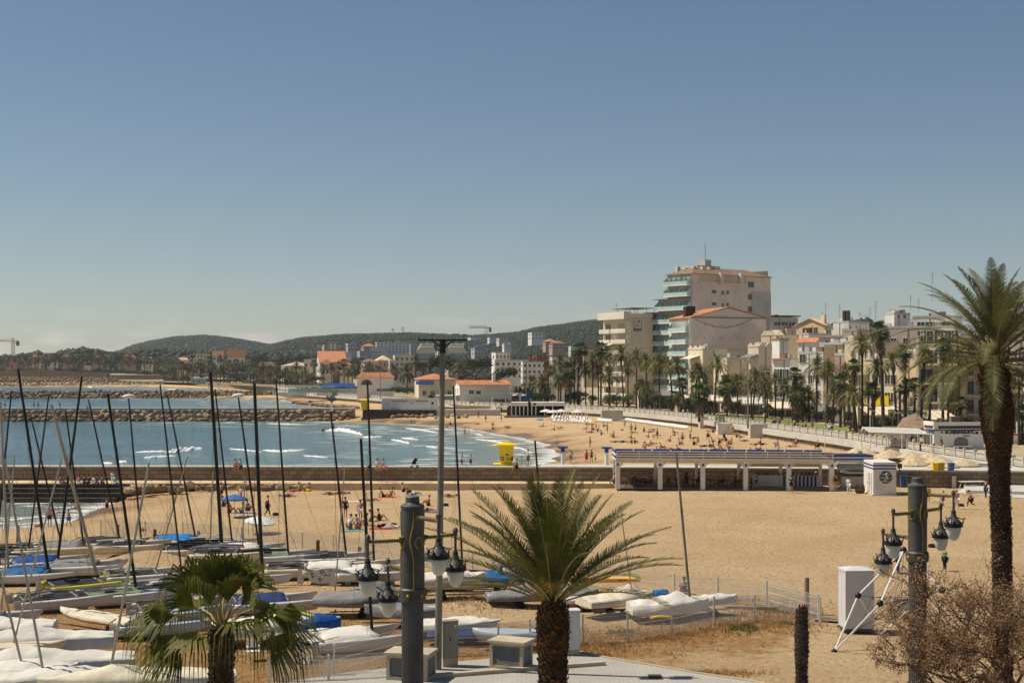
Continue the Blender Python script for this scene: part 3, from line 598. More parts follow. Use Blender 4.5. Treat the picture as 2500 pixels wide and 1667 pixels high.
 def xf(s, face, q, z, out=0):
  return ((q, -out, z), 0) if face == 'R' else ((-out, q, z), R(-90))
 def part(s, name, me, face, q, z, out=.03):
  p, rz = s.xf(face, q, z, out); return ob(name, me, s.t, p, (0, 0, rz))
 def win(s, face, lst, kind='plain', w=1.1, h=1.5, frame='white', pane='glass', shut='shutter'):
  for e_ in lst:
   px, py = e_[:2]; ww = e_[2] if len(e_) > 2 else w; hh = e_[3] if len(e_) > 3 else h
   q, z = s.at(face, px, py); s.window(face, q, z, ww, hh, kind, frame, pane, shut)
 def window(s, face, q, z, w, h, kind='plain', frame='white', pane='glass', shut='shutter'):
  def mkw():
   mb = MB(); f = .09
   for c, d in (((0, 0, h / 2 + f / 2), (w + 2 * f, .14, f)), ((0, 0, -h / 2 - f / 2), (w + 2 * f + .1, .2, f)), ((-w / 2 - f / 2, 0, 0), (f, .14, h)), ((w / 2 + f / 2, 0, 0), (f, .14, h))): mb.box(c, d)
   if w > .8: mb.box((0, -.0, 0), (.06, .12, h))
   if kind == 'shut':
    for sg in (-1, 1): mb.box((sg * (w / 2 + w * .25 + f), -.04, 0), (w * .48, .06, h), mat=1)
   return mb.mesh('window', [frame, shut])
  me = cached(('win', round(w, 2), round(h, 2), kind, frame, shut), mkw)
  o = s.part('window', me, face, q, z, .02)
  ob('pane', cached(('pane', round(w, 2), round(h, 2), pane), lambda: MB().box((0, .02, 0), (w, .06, h)).mesh('pane', [pane])), o)
 def grid(s, face, cols, rows, q0, q1, z0, dz, **k):
  for i in range(cols):
   for j in range(rows): s.window(face, q0 + (q1 - q0) * (i + .5) / cols, z0 + dz * j, k.get('w', 1.1), k.get('h', 1.5), k.get('kind', 'plain'), k.get('frame', 'white'), k.get('pane', 'glass'), k.get('shut', 'shutter'))
 def balcony(s, face, q0, q1, z, d=1.2, rail='bars', slab='pale_conc', fins=0, fh=2.5):
  w = q1 - q0
  def mkb():
   mb = MB(); mb.box((0, -d / 2, 0), (w, d, .28))
   return mb.mesh('balcony', [slab])
  o = s.part('balcony', cached(('bal', round(w, 2), d, slab), mkb), face, (q0 + q1) / 2, z, .0)
  def mkr():
   mb = MB()
   if rail == 'solid': mb.box((0, -d + .08, .6), (w, .16, 1.0)); mb.box((-w / 2 + .08, -d / 2, .6), (.16, d - .34, 1.0)); mb.box((w / 2 - .08, -d / 2, .6), (.16, d - .34, 1.0))
   elif rail == 'glass': mb.box((0, -d + .05, .62), (w - .05, .03, .95)); mb.box((-w / 2 + .05, -d / 2, .62), (.03, d - .2, .95)); mb.box((w / 2 - .05, -d / 2, .62), (.03, d - .2, .95))
   else:
    k = max(4, int(w / .28))
    for i in range(k + 1): mb.box((-w / 2 + .04 + (w - .08) * i / k, -d + .05, .6), (.03, .03, .95))
    mb.box((0, -d + .05, 1.1), (w, .06, .05))
   return mb.mesh('railing', [{'solid': slab, 'glass': 'glass_green', 'bars': 'rail'}[rail]])
  ob('railing', cached(('rl', rail, round(w, 2), d, slab), mkr), o)
  for i in range(fins):
   x = -w / 2 + w * (i + .0) / max(fins - 1, 1); mbf = cached(('fin', d, fh), lambda: MB().add([(-.02, 0, .1), (-.02, -d * .95, .1), (-.02, -d * .95, fh * .55), (-.02, 0, fh), (.02, 0, .1), (.02, -d * .95, .1), (.02, -d * .95, fh * .55), (.02, 0, fh)], [(0, 1, 2, 3), (7, 6, 5, 4), (0, 4, 5, 1), (1, 5, 6, 2), (2, 6, 7, 3), (3, 7, 4, 0)]).mesh('divider', ['glass_green']))
   ob('divider', mbf, o, (x, 0, 0))
  return o
 def awn(s, face, px, py, w, d=1.8, mat='awning', drop=.7):
  q, z = s.at(face, px, py)
  me = cached(('awn', w, d, mat, drop), lambda: MB().add([(-w / 2, 0, 0), (w / 2, 0, 0), (w / 2, -d, -drop), (-w / 2, -d, -drop), (w / 2, -d, -drop - .25), (-w / 2, -d, -drop - .25), (-w / 2, 0, -.05), (w / 2, 0, -.05)], [(3, 2, 1, 0), (5, 4, 2, 3), (6, 7, 4, 5)]).mesh('awning', [mat]))
  s.part('awning', me, face, q, z, .02)
 def add(s, name, mb, mats): return mb.build(name, mats, s.t)
def antenna(p, h=3, label=None):
 mb = MB(); mb.bar((0, 0, 0), (0, 0, h), .06)
 for k in range(4): mb.bar((-.55 + .08 * k, 0, h * (.98 - .09 * k)), (.55 - .08 * k, 0, h * (.98 - .09 * k)), .03)
 tag(mb.build('antenna', 'wire', None, p), label or 'thin television antenna on a rooftop', 'antenna', 'rooftop antennas')
mk('glazing_m', (186, 188, 178), .3, .3, .35, rgb2=(122, 128, 124))
T = 37
h = Bld('tall_hotel', 'tallest hotel in town, pinkish side wall and stepped glass balconies', 'hotel', 1629, 1690, 1881, 400, T, 668, 'pink_wall', roof='hip', rmat='terra_dull', rh=2.3, z0=2.6)
LV = 3.12
for k in range(2): zb = h.H - LV * (k + 1); h.balcony('L', .3, h.sl, zb, 1.7, 'glass', 'white_wall', fins=6)
h.add('glazing', MB().box((-.04, h.sl / 2, h.H - LV), (.06, h.sl - .6, LV * 2 - .6)), 'glazing_m')
def ext(nm, pxl, y0, nfl):
 k = (pxl - 1250) / F; sl2 = (h.C.x - k * h.Y) / (-h.v.x + k * h.v.y); zt = HC - (y0 - HZ) * (h.Y + sl2 * h.v.y) / F - h.z0
 return sl2, zt
s2, z2 = ext('', 1607, 733, 1); s3, z3 = ext('', 1586, 765, 5)
mb = MB(); mb.box((6, (h.sl + s2) / 2 + .01, z2 / 2), (12, s2 - h.sl, z2 - .01)); mb.box((6, (s2 + s3) / 2 + .02, z3 / 2), (12, s3 - s2, z3 - .01)); h.add('stepped_wing', mb, 'pink_wall')
mb = MB(); mb.box((.0, s2 / 2 + .6, z2 + .08), (3.6, s2, .12)); mb.box((0, s3 / 2 + .6, z3 + .08), (3.6, s3, .12)); h.add('canopy_roof', mb, 'rail')
h.balcony('L', .3, s2, z2 - LV, 1.7, 'glass', 'white_wall', fins=8); h.add('glazing', MB().box((-.05, s2 / 2, z2 - LV / 2), (.07, s2 - .6, LV - .6)), 'glazing_m')
for k in range(9):
 zb = z3 - LV * (k + 1)
 if zb > 0: h.balcony('L', .3, s3, zb, 1.7, 'glass', 'white_wall', fins=10)
h.add('glazing', MB().box((-.045, s3 / 2, z3 - LV * 3.5), (.065, s3 - .6, LV * 7 - .6)), 'glazing_m')
h.win('R', [(1743, 712, 1.7, .8), (1743, 742, 1.7, .8), (1764, 715, .8, 1), (1764, 745, .8, 1), (1776, 714, .9, 1), (1776, 744, .9, 1)], frame='grey_wall')
h.win('R', [(1833, 695, 2.4, 1.6), (1833, 725, 2.4, 1.6), (1833, 755, 2.4, 1.6), (1864, 726, 2.4, 1.6), (1864, 755, 2.4, 1.6)], frame='grey_wall')
q0, z0_ = h.at('R', 1708, 693); q1, _ = h.at('R', 1822, 693); q2, zt_ = h.at('R', 1755, 680)
h.add('penthouse_recess', MB().box(((q0 + q1) / 2, -.05, z0_ + 1.7), (q1 - q0, .1, 2.6)), 'tan_wall'); h.add('penthouse_rail', MB().box(((q0 + q1) / 2, -.3, z0_ + .35), (q1 - q0 + .4, .12, .7)), 'pink_wall')
h.win('R', [(1768, 683, 1.2, 2.1), (1785, 683, 3.2, 2.1), (1754, 683, .8, 2.0)], frame='tan_wall')
h.add('side_bay', MB().box((h.sr - 4.0, -.12, h.H / 2 - 2.2), (8.0, .24, h.H - 4.4)), 'grey_wall')
for px in (1757, 1806): q, z = h.at('R', px, 683); h.add('porch', MB().box((q, -.5, z + .2), (1.1, 1.0, 3.4)), 'pink_wall')
mb = MB(); mb.box((12, 9, h.H + 2.4), (9, 7, 1.2)); mb.box((12, 7, h.H + 3.6), (2.5, 2.5, 2.4)); h.add('roof_block', mb, 'grey_wall')
mb = MB(); mb.add([(x, y, z + .12) for x, y, z in ((2.0, 1.6, h.H + .6), (15, 1.6, h.H + .6), (15, 5.8, h.H + 1.9), (5, 5.8, h.H + 1.9))], [(0, 1, 2, 3)]); mb.add([(1.3, 3, h.H + .65), (1.3, 10, h.H + .65), (5, 9, h.H + 1.9), (5, 6.6, h.H + 1.9)], [(0, 3, 2, 1)]); h.add('solar_panels', mb, 'slate_blue')
mb = MB()
for x, y in ((3, 9), (5, 4.5), (8, 4), (11, 4.2), (15, 5), (7, 10)): mb.box((x, y, h.H + 1.7), (1.2, 1.0, 1.7))
h.add('chimney', mb, 'pink_wall'); h.add('mast', MB().bar((13, 8, h.H + 4.5), (13, 8, h.H + 9.6), .1), 'wire')
mb = MB(); mb.box((h.sr - 1.2, 4, h.H + 1.0), (.1, 8, 2)); mb.box((h.sr - 3, .2, h.H + 1.0), (3.6, .1, .1)); h.add('terrace_frame', mb, 'rail')
g = Bld('gable_house', 'wide house with a bare pinkish gable wall and glass-railed balconies', 'house', 1634, 1686, 1870, 362, 17, 775, 'pink_wall', roof='gableR', rmat='terracotta', rh=2.7)
for k in range(7):
 zb = g.H - .6 - 3.0 * (k + 1)
 if zb > 0: g.balcony('L', .4, g.sl - 2, zb, 1.3, 'glass', 'white_wall', fins=2)
g.add('glazing', MB().box((-.05, g.sl / 2, g.H / 2), (.08, g.sl - 3, g.H - 1.6)), 'glazing_m'); g.add('corner_band', MB().box((-.0, -.06, g.H / 2), (.9, .14, g.H)), 'white_wall')
g.add('coping', MB().bar((-.2, -.12, g.H + .02), (g.sr + .2, -.12, g.H - .04), .2), 'rail')
mb = MB(); rnd = random.Random(3)
for i in range(8):
 for j in range(3): mb.box((1.6 + i * 2.3, -.03, g.H - 2 - j * 3.1), (.28, .07, .14))
g.add('vent', mb, 'dark'); mb = MB(); mb.box((1.6, 5, g.H + 1.5), (2.2, 1.6, 3)); mb.box((-2.4 + 6.8, 10, g.H + 1.5), (2.2, 1.6, 3.6)); g.add('chimney', mb, 'bark_dark')
mb = MB(); pr = [(1 + i * .9, -.06, g.H - .3 - 2.2 * math.sin(math.pi * i / 18)) for i in range(19)]; mb.tube(pr, .06, 4); g.add('cable', mb, 'wire')
a = Bld('apartment_hotel', 'cream apartment hotel with rounded solid balconies and a framed sign', 'hotel', 1473, 1538, 1594, 408, 24, 772, 'cream_wall', parapet=.9, cap='cream_wall')
MATS['cream_wall2'] = mk('cream_wall2', (222, 212, 190), .9, .07, .25, .1)
for k in range(8):
 zb = a.H - 4.6 - 3.1 * k
 if zb > 0:
  a.balcony('L', .2, a.sl * .56, zb, 1.5, 'solid', 'cream_wall2'); a.balcony('L', a.sl * .6, a.sl, zb, 1.5, 'solid', 'cream_wall2')
  a.window('L', a.sl * .3, zb + 1.5, 4, 2.2, pane='tan_wall', frame='tan_wall'); a.window('L', a.sl * .8, zb + 1.5, 3, 2.2, pane='glass', frame='tan_wall')
a.awn('L', 1497, 836, 5, 2.4); mb = MB(); mb.box((-.9, a.sl / 2, a.H + .3), (2.2, a.sl, 2.1)); a.add('rounded_fascia', mb, 'cream_wall2')
qs, zs = a.at('R', 1556, 793); sg = a.add('sign', MB().box((qs, -.08, zs), (2.5, .1, 3.6)), 'cream_wall'); sg.name = 'hotel_sign'
mb = MB()
for c, d in (((0, 0, 1.8), (2.5, .06, .08)), ((-1.22, 0, 0), (.08, .06, 3.6)), ((1.22, 0, 0), (.08, .06, 3.6)), ((0, 0, -1.75), (2.5, .06, .1)), ((0, -.02, -1.45), (2.4, .05, .7))): mb.box((qs + c[0], -.15 + c[1], zs + c[2]), d)
mb.add([(qs + .4 + .3 * math.cos(t_), -.16, zs + .95 + .3 * math.sin(t_)) for t_ in [6.283 * i / 14 for i in range(14)]], [tuple(range(14))])
mb.tube([(qs + x, -.16, zs + y) for x, y in ((-.8, -.5), (-.35, .1), (-.15, .05), (-.3, -.45), (.05, -.1), (.2, -.4), (.5, -.25), (.7, -.35))], .05, 4)
ob('emblem', mb.mesh('emblem', ['dark']), sg); lettering('apart-hotel', .42, 'white', sg, (qs, -.22, zs - 1.45), 0, .008)
mb = MB(); mb.box((a.sr / 2, 5, a.H + 2.4), (a.sr, 12, .15))
for x in (.5, 3, 6): mb.box((x, 1, a.H + 1.4), (.1, .1, 2)); mb.box((x, 8, a.H + 1.4), (.1, .1, 2))
a.add('pergola', mb, 'rail')
rh_ = random.Random(44)
def house(label, xl, xc, xr, Y, th, yt, wall, fn=None, **k):
 if th <= 14: th = -28 if 'apartment hotel' in label or 'block' in label else -46
 hh = Bld('town_house', label, 'house', xl, xc, xr, Y, th, yt, wall, group='houses of the town behind the palms', **k)
 if fn: fn(hh)
 if k.get('roof') is None:
  for i in range(3): w = rh_.uniform(.8, 2.4); hh.add('roof_hut', MB().box((rh_.uniform(.15, .85) * hh.sr, rh_.uniform(1, 3), hh.H + .6), (min(w, hh.sr * .3), 1.2, rh_.uniform(.9, 1.9))), rh_.choice(('white_wall', 'beige_wall', 'grey_wall', 'terra_dull')))
 q = rh_.uniform(.3, .7) * hh.sr; hh.add('downpipe', MB().box((q, -.06, hh.H / 2), (.09, .09, hh.H)), 'rail')
 for i in range(2): hh.add('air_conditioner', MB().box((rh_.uniform(.1, .9) * hh.sr, -.22, rh_.uniform(.3, .9) * hh.H), (.8, .35, .6)), 'offwhite')
 return hh
def crenel(b_, face, q0, q1, n_, h=1.0, mat='cream_wall'):
 mb = MB(); w = (q1 - q0) / n_
 for i in range(n_):
  q = q0 + (i + .5) * w; pts = [(-w / 2, 0), (-w * .15, 0), (0, 0), (w * .15, 0), (w / 2, 0)]
  p, rz = b_.xf(face, q, b_.H, 0); tri_ = [(-w * .5, .35), (w * .5, .35), (w * .5, .55), (0, h + .35), (-w * .5, .55)]
  for (x1, z1) in [(0, 0)]:
   vs = [(p[0] + (x if face == 'R' else 0) + (0 if face == 'R' else dd), p[1] + (dd if face == 'R' else -x), b_.H + z - .3) for dd in (-.12, .14) for x, z in tri_]
   mb.add(vs, [(0, 1, 2, 3, 4), (9, 8, 7, 6, 5)] + [(i2, i2 + 5, (i2 + 1) % 5 + 5, (i2 + 1) % 5) for i2 in range(5)])
 b_.add('crenellation', mb, mat)
def f1(b_): crenel(b_, 'L', 0, b_.sl, 3); b_.awn('L', 1695, 868, 5, 2.6); b_.grid('L', 2, 3, .5, b_.sl - .5, 2, 3.4, w=1.2, h=2.2, frame='tan_wall'); b_.balcony('L', .5, b_.sl - .5, b_.H - 5.2, 1, 'bars'); b_.grid('R', 2, 1, 2, 8, 4, 3, w=.7, h=1.4, frame='tan_wall')
house('cream corner house with a crenellated top and a raised awning', 1680, 1716, 1776, 352, 25, 853, 'cream_wall', f1, parapet=.3)
def f2(b_): b_.grid('R', 4, 3, 1, b_.sr - 1, 2, 3.2, w=1, h=1.5, frame='cream_wall'); b_.grid('L', 2, 3, .5, b_.sl - .5, 2, 3.2, w=1.2, h=2.0, frame='white'); b_.balcony('L', .4, b_.sl - .4, 4.1, 1, 'bars')
house('yellow house with a small balustraded terrace', 1742, 1775, 1832, 345, 22, 877, 'yellow_wall', f2)
house('grey gabled attic house with an orange lean-to roof', 1738, 1770, 1826, 372, 20, 843, 'grey_wall', lambda b_: b_.grid('R', 2, 1, 1, b_.sr - 1, b_.H - 2, 2, w=1.1, h=1), roof='gableR', rmat='terracotta', rh=1.8)
house('yellow rear house with an orange sloping roof', 1722, 1735, 1790, 378, 18, 846, 'yellow_wall', None, roof='lean', rmat='terracotta', rh=1.2)
def f3(b_): crenel(b_, 'L', 0, b_.sl, 2, mat='beige_wall'); crenel(b_, 'R', 0, b_.sr, 2, mat='beige_wall'); b_.awn('L', 1838, 864, 4, 2.2, 'grey_cover'); b_.grid('R', 2, 3, .4, b_.sr - .4, 2.4, 3.6, w=1.2, h=2.4, frame='beige_wall'); b_.balcony('R', .3, b_.sr - .3, b_.H - 5.6, 1, 'bars', 'beige_wall'); b_.grid('L', 2, 3, .4, b_.sl - .4, 2.4, 3.6, w=1.2, h=2.4, frame='beige_wall')
house('beige house with pointed crenellations and grey awnings', 1826, 1852, 1884, 332, 30, 847, 'beige_wall', f3, parapet=.3)
def f4(b_): crenel(b_, 'R', 0, b_.sr, 3, 1.2, 'yellow_wall'); b_.grid('R', 3, 1, 1, b_.sr - 1, b_.H - 3, 3, w=1, h=1.3)
house('yellow crenellated house rising behind the row', 1853, 1858, 1914, 362, 12, 820, 'yellow_wall', f4, parapet=.3)
def f5(b_):
 b_.add('tile_cornice', MB().box((b_.sr / 2, -.3, b_.H + .12), (b_.sr + .5, .8, .3)).box((-.3, b_.sl / 2 + .1, b_.H + .12), (.6, b_.sl, .3)), 'terracotta'); b_.grid('R', 2, 3, .6, b_.sr - .6, 2.2, 3.7, kind='shut', w=.9, h=2.5, shut='dark'); b_.grid('L', 2, 3, .5, b_.sl - .5, 2.2, 3.7, kind='plain', w=.9, h=2.4)
 for k in range(1, 3): b_.balcony('R', .8, b_.sr * .48, .75 + 3.7 * k, .6, 'bars', 'white_wall')
house('bright white house with an orange tile cornice and tall dark windows', 1880, 1886, 1929, 322, 8, 878, 'white_wall', f5, parapet=.2)
house('white stair tower above the bright white house', 1885, 1903, 1925, 345, 20, 833, 'white_wall', lambda b_: b_.add('tile_cap', MB().box((b_.sr / 2, b_.sl / 2, b_.H + .6), (b_.sr + .4, b_.sl + .4, .25)), 'terracotta'))
def f6(b_): b_.grid('R', 3, 3, .3, b_.sr - .5, 2, 3.3, w=1.1, h=1.9, frame='white', pane='brown_shutter'); b_.win('R', [(1960, 875, 1.6, 1.8)], frame='tan_wall')
house('white house with brown shutters and an arched attic', 1946, 1950, 2010, 312, 14, 864, 'white_wall', f6)
house('white tiled-roof attic with a tall white party wall', 1938, 1948, 1992, 335, 14, 836, 'white_wall', lambda b_: b_.grid('R', 2, 1, 1, b_.sr - 1, b_.H - 1.6, 2, w=1, h=1.2), roof='gableL', rmat='terracotta', rh=1.0)
house('narrow white chimney house with a red vent', 1946, 1951, 1974, 350, 14, 818, 'white_wall', lambda b_: b_.add('vent', MB().box((b_.sr * .8, 1, b_.H + .8), (1, 1, 1.8)), 'maroon'))
house('ochre villa with a broad gabled roof on the upper street', 1933, 1944, 2012, 430, 12, 795, 'ochre_wall', lambda b_: (b_.grid('R', 3, 1, 2, b_.sr - 2, b_.H - 1.6, 2, w=1.3, h=1.8, frame='tan_wall'), b_.add('chimney', MB().box((b_.sr * .85, 2, b_.H + 2), (1.2, 1, 2.5)), 'cream_wall')), roof='gableR', rmat='ochre_wall', rh=2.0)
house('ochre wing with a small terrace below the villa', 1913, 1920, 1942, 410, 15, 806, 'ochre_wall')
house('modern grey block with a thin overhanging flat roof', 1868, 1883, 1948, 455, 16, 778, 'grey_wall', lambda b_: (b_.add('flat_roof', MB().box((b_.sr / 2 - .5, b_.sl / 2, b_.H + .9), (b_.sr + 2, b_.sl + 2, .35)), 'roof_dark'), b_.grid('R', 3, 1, 1, b_.sr - 1, b_.H - 1.6, 2, w=2.6, h=1.2)))
house('pale cube-shaped stair house with two flues', 2028, 2034, 2072, 380, 14, 789, 'white_wall', lambda b_: b_.add('flue', MB().box((b_.sr * .6, 1, b_.H + 1.8), (.8, .8, 3)).box((b_.sr * .6 + 1.1, 1, b_.H + 1.8), (.8, .8, 3)), 'roof_dark'))
house('low cream house with washing under its roof', 2008, 2012, 2034, 400, 12, 797, 'cream_wall', lambda b_: b_.grid('R', 1, 1, .4, b_.sr - .4, b_.H - 1.8, 2, w=1.6, h=1.8), roof='lean', rmat='terra_dull', rh=.5)
house('old grey stone house with a flat terrace', 2006, 2012, 2058, 300, 12, 842, 'stone', lambda b_: b_.grid('R', 3, 2, .5, b_.sr - .5, 8, 3.4, w=.9, h=1.2, frame='stone'))
house('grey glazed attic under an orange sloping roof', 1992, 2000, 2056, 330, 12, 824, 'grey_wall', lambda b_: b_.grid('R', 3, 1, 2, b_.sr - 1, b_.H - 1.4, 2, w=1.6, h=1.4), roof='lean', rmat='terra_dull', rh=.8)
house('rose rendered house beside the stone house', 2034, 2038, 2066, 288, 10, 868, 'rose_wall', lambda b_: b_.grid('R', 1, 3, .5, b_.sr - .5, 2.4, 3.4, w=1, h=1.6))
house('dull mauve block with a dark low front', 2050, 2056, 2092, 320, 10, 808, 'tan_wall', lambda b_: b_.grid('R', 2, 1, 1, b_.sr - 1, b_.H - 2, 2, w=1.2, h=1))
def f7(b_): b_.win('R', [(2090, 867, .9, 1.5), (2118, 868, .9, 1.5), (2090, 905, .9, 1.5), (2120, 905, .9, 1.5)], frame='ochre_wall', pane='white_wall'); b_.grid('R', 4, 1, .8, b_.sr - .8, 3, 3.3, w=1.2, h=2, frame='yellow_wall'); b_.balcony('R', .4, b_.sr - .4, b_.H - 6.1, .9, 'solid', 'yellow_wall')
house('yellow apartment house with ochre window surrounds', 2056, 2062, 2130, 284, 10, 838, 'yellow_wall', f7)
house('cream house with yellow blinds between the tall palms', 2118, 2124, 2196, 268, 10, 882, 'cream_wall', lambda b_: (b_.grid('R', 4, 3, .6, b_.sr - .6, 2.4, 3.3, w=1.1, h=1.7, frame='yellow_wall'), b_.add('blind', MB().box((b_.sr * .55, -.4, 4.7), (1.6, .1, 2.6)).box((b_.sr * .3, -.4, 4.7), (1.2, .1, 2.4)), 'yellow')))
house('terracotta-toned house with small windows behind the palm crowns', 2092, 2098, 2160, 310, 10, 852, 'rose_wall', lambda b_: b_.grid('R', 3, 2, .6, b_.sr - .6, b_.H - 5, 3, w=1, h=1.4), roof='lean', rmat='terracotta', rh=.6)
house('large white block on the skyline with roof dishes', 2160, 2183, 2222, 340, 28, 768, 'white_wall', lambda b_: (b_.win('R', [(2208, 772, .8, 1.0), (2194, 772, .6, .9)]), b_.add('satellite_dish', MB().lathe([(.05, 0), (.5, .12), (.9, .4)], (2, 3, b_.H + 1), 12), 'white')))
house('lower white wing of the skyline block', 2222, 2228, 2330, 345, 10, 776, 'white_wall', lambda b_: b_.grid('R', 4, 1, 1, b_.sr - 1, b_.H - 1.7, 2, w=1.8, h=1.3))
house('dark roofed block behind the palm fronds', 2120, 2126, 2330, 330, 8, 802, 'tan_wall', lambda b_: b_.grid('R', 6, 2, 1, b_.sr - 1, b_.H - 6, 3, w=1.2, h=1.4))
house('narrow orange-tan side house with a wall lamp', 2186, 2196, 2242, 258, 12, 872, 'ochre_wall', lambda b_: b_.grid('R', 2, 2, .8, b_.sr - .8, 5, 3.2, w=.7, h=1.6))
def f8(b_):
 for k in range(5):
  z = b_.z0 * 0 + 1.9 + 3.3 * k
  if z < b_.H - 2: b_.balcony('R', .3, b_.sr * .5, z, 1.5, 'bars', 'cream_wall'); b_.balcony('R', b_.sr * .54, b_.sr - .2, z, 1.1, 'bars', 'cream_wall')
  for q in (.12, .3, .44, .62, .8): b_.window('R', b_.sr * q, z + 1.35, .95, 2.2, 'shut', 'cream_wall')
 b_.add('pier', MB().box((b_.sr * .02, -.9, b_.H / 2), (.4, 1.8, b_.H)).box((b_.sr * .52, -.5, b_.H / 2), (.5, 1.0, b_.H)), 'cream_wall')
house('yellow apartment hotel with railed balconies and grey-green shutters', 2236, 2243, 2344, 246, 8, 820, 'yellow_wall', f8)
def f9(b_):
 for k in range(4): b_.balcony('R', .2, b_.sr - .2, 3 + 3.3 * k, 1.2, 'bars', 'white_wall'); b_.window('R', b_.sr * .35, 4.5 + 3.3 * k, 1, 2.1); b_.window('R', b_.sr * .75, 4.5 + 3.3 * k, 1, 2.1)
house('white balconied house beside the yellow apartment hotel', 2344, 2348, 2412, 250, 8, 862, 'white_wall', f9)
house('mauve backed block behind the big leaning palm', 2405, 2412, 2540, 245, 8, 830, 'tan_wall', lambda b_: b_.grid('R', 5, 4, 1, b_.sr - 1, 3, 3.4, w=1.4, h=1.8))
hb = Bld('sign_hotel', 'pale hotel carrying a big rooftop name sign', 'hotel', 2428, 2436, 2560, 290, 8, 762, 'pink_wall')
sgn = MB().box((2.9, -.1, hb.H + 2.2), (5.6, .2, 4.2)).build('name_sign', 'white_wall', hb.t); lettering('HOTEL', 1.75, 'navy', sgn, (2.9, -.24, hb.H + 3.2), 0, .04); lettering('SUBUR', 1.75, 'navy', sgn, (2.9, -.24, hb.H + 1.3), 0, .04)
hb.add('stripe', MB().box((hb.sr / 2, -.05, hb.H - 2.4), (hb.sr, .08, .8)), 'maroon'); hb.grid('R', 5, 4, 1, hb.sr - 1, 12, 3.2, w=1.3, h=1.6)
house('rose house with arched windows at the edge of the town', 2448, 2455, 2530, 214, 6, 905, 'rose_wall', lambda b_: (b_.grid('R', 3, 3, .6, b_.sr - .6, 2.4, 3.3, w=1, h=1.8), b_.balcony('R', .5, b_.sr - .5, 7.6, 1, 'solid', 'cream_wall')))
for (x0, x1, Y, yt, lb, am) in ((1655, 1758, 338, 962, 'low cafe with a long pale awning below the cream house', 'awning'), (1780, 1870, 326, 968, 'low cafe with a wide white awning behind the palms', 'white_cover'), (1872, 1950, 312, 978, 'cafe terrace with a cream canopy and bicycles', 'awning'), (1960, 2050, 296, 985, 'grey shopfront behind the olive bush', 'grey_cover'), (2095, 2185, 246, 990, 'restaurant terrace with yellow striped awnings', 'awning'), (2186, 2310, 232, 1000, 'restaurant terrace with a flat striped awning', 'awning'), (1560, 1650, 372, 950, 'dark glazed cafe at the foot of the tall hotel', 'grey_cover')):
 b_ = Bld('cafe', lb, 'cafe', x0 - 2, x0, x1, Y, 8, yt + 2, 'beige_wall', parapet=.1); q = b_.sr
 mb = MB(); mb.add([(0, -.02, b_.H), (q, -.02, b_.H), (q, -5, b_.H - 1.3), (0, -5, b_.H - 1.3), (0, -5, b_.H - 1.7), (q, -5, b_.H - 1.7)], [(0, 3, 2, 1), (3, 4, 5, 2)]); b_.add('awning', mb, am)
 if 'striped' in lb:
  mb = MB()
  for i in range(int(q / 1.2)): x = .3 + i * 1.2; mb.add([(x, -.03, b_.H + .02), (x + .5, -.03, b_.H + .02), (x + .5, -5, b_.H - 1.28), (x, -5, b_.H - 1.28)], [(0, 3, 2, 1)])
  b_.add('stripe', mb, 'ochre_wall' if '2' else 'dark')
 b_.add('shop_window', MB().box((q / 2, -.05, 1.8), (q - 1, .1, 2.4)), 'glass')
 for i in range(4): b_.add('post', MB().box((.2 + (q - .4) * i / 3, -4.9, (b_.H - 1.5) / 2), (.12, .12, b_.H - 1.5)), 'white')
for px, py, w, hpx, lb in ((1770, 1060, 36, 25, 'white kiosk box on the sand below the promenade wall'), (1856, 1064, 20, 24, 'tall white cabinet beside the promenade wall'), (1800, 1052, 10, 8, 'small dark bin beside the white kiosk')):
 p = W(px, py, 1.4); s_ = p.y / F; mb = MB(); mb.box((0, .8, hpx * s_ / 2), (w * s_, 1.6, hpx * s_)); t = thing('kiosk', lb, 'kiosk', p); mb.build('body', 'white' if 'white k' in lb or 'tall' in lb else 'dark', t); MB().box((0, .8, hpx * s_ + .05), (w * s_ + .2, 1.8, .1)).build('roof', 'pale_conc', t); MB().box((w * s_ * .2, -.01, hpx * s_ * .42), (w * s_ * .25, .04, hpx * s_ * .7)).build('door', 'offwhite', t)
# ---------------------------------------------------------------- far buildings
def far(label, x0, x1, yt, yb, Y, wall, roof=None, rmat='terracotta', rh=None, cols=4, rows=2, th=15, xc=None, pane='glass', ww=None, name='far_house'):
 xc = xc if xc is not None else x0 + (x1 - x0) * .22; z0 = HC - (yb - HZ) * Y / F
 b_ = Bld(name, label, 'building' if 'hotel' in label else 'house', x0, xc, x1, Y, th, yt, wall, z0=z0 - 6, roof=roof, rmat=rmat, rh=rh or 2.2, parapet=.4)
 H = b_.H - 6; dz = H / rows
 for i in range(cols):
  for j in range(rows): b_.window('R', b_.sr * (i + .5) / cols, 6 + dz * (j + .5), ww or min(b_.sr / cols * .42, 2.6), min(dz * .42, 1.7), pane=pane, frame=wall)
 for j in range(rows): b_.window('L', b_.sl * .5, 6 + dz * (j + .5), b_.sl * .3, min(dz * .42, 1.7), pane=pane, frame=wall)
 return b_
far('wide white hotel with rows of balconies on the wooded slope', 917, 1000, 836, 862, 1500, 'white_wall', cols=9, rows=4, th=14, xc=919, name='hillside_hotel')
far('curved lower wing of the white hillside hotel', 904, 940, 849, 862, 1480, 'white_wall', cols=6, rows=2, th=-10, xc=905, name='hillside_hotel')
far('bluish long wing of the hillside hotel', 1000, 1062, 840, 862, 1520, 'grey_wall', cols=8, rows=4, th=6, xc=1002, name='hillside_hotel')
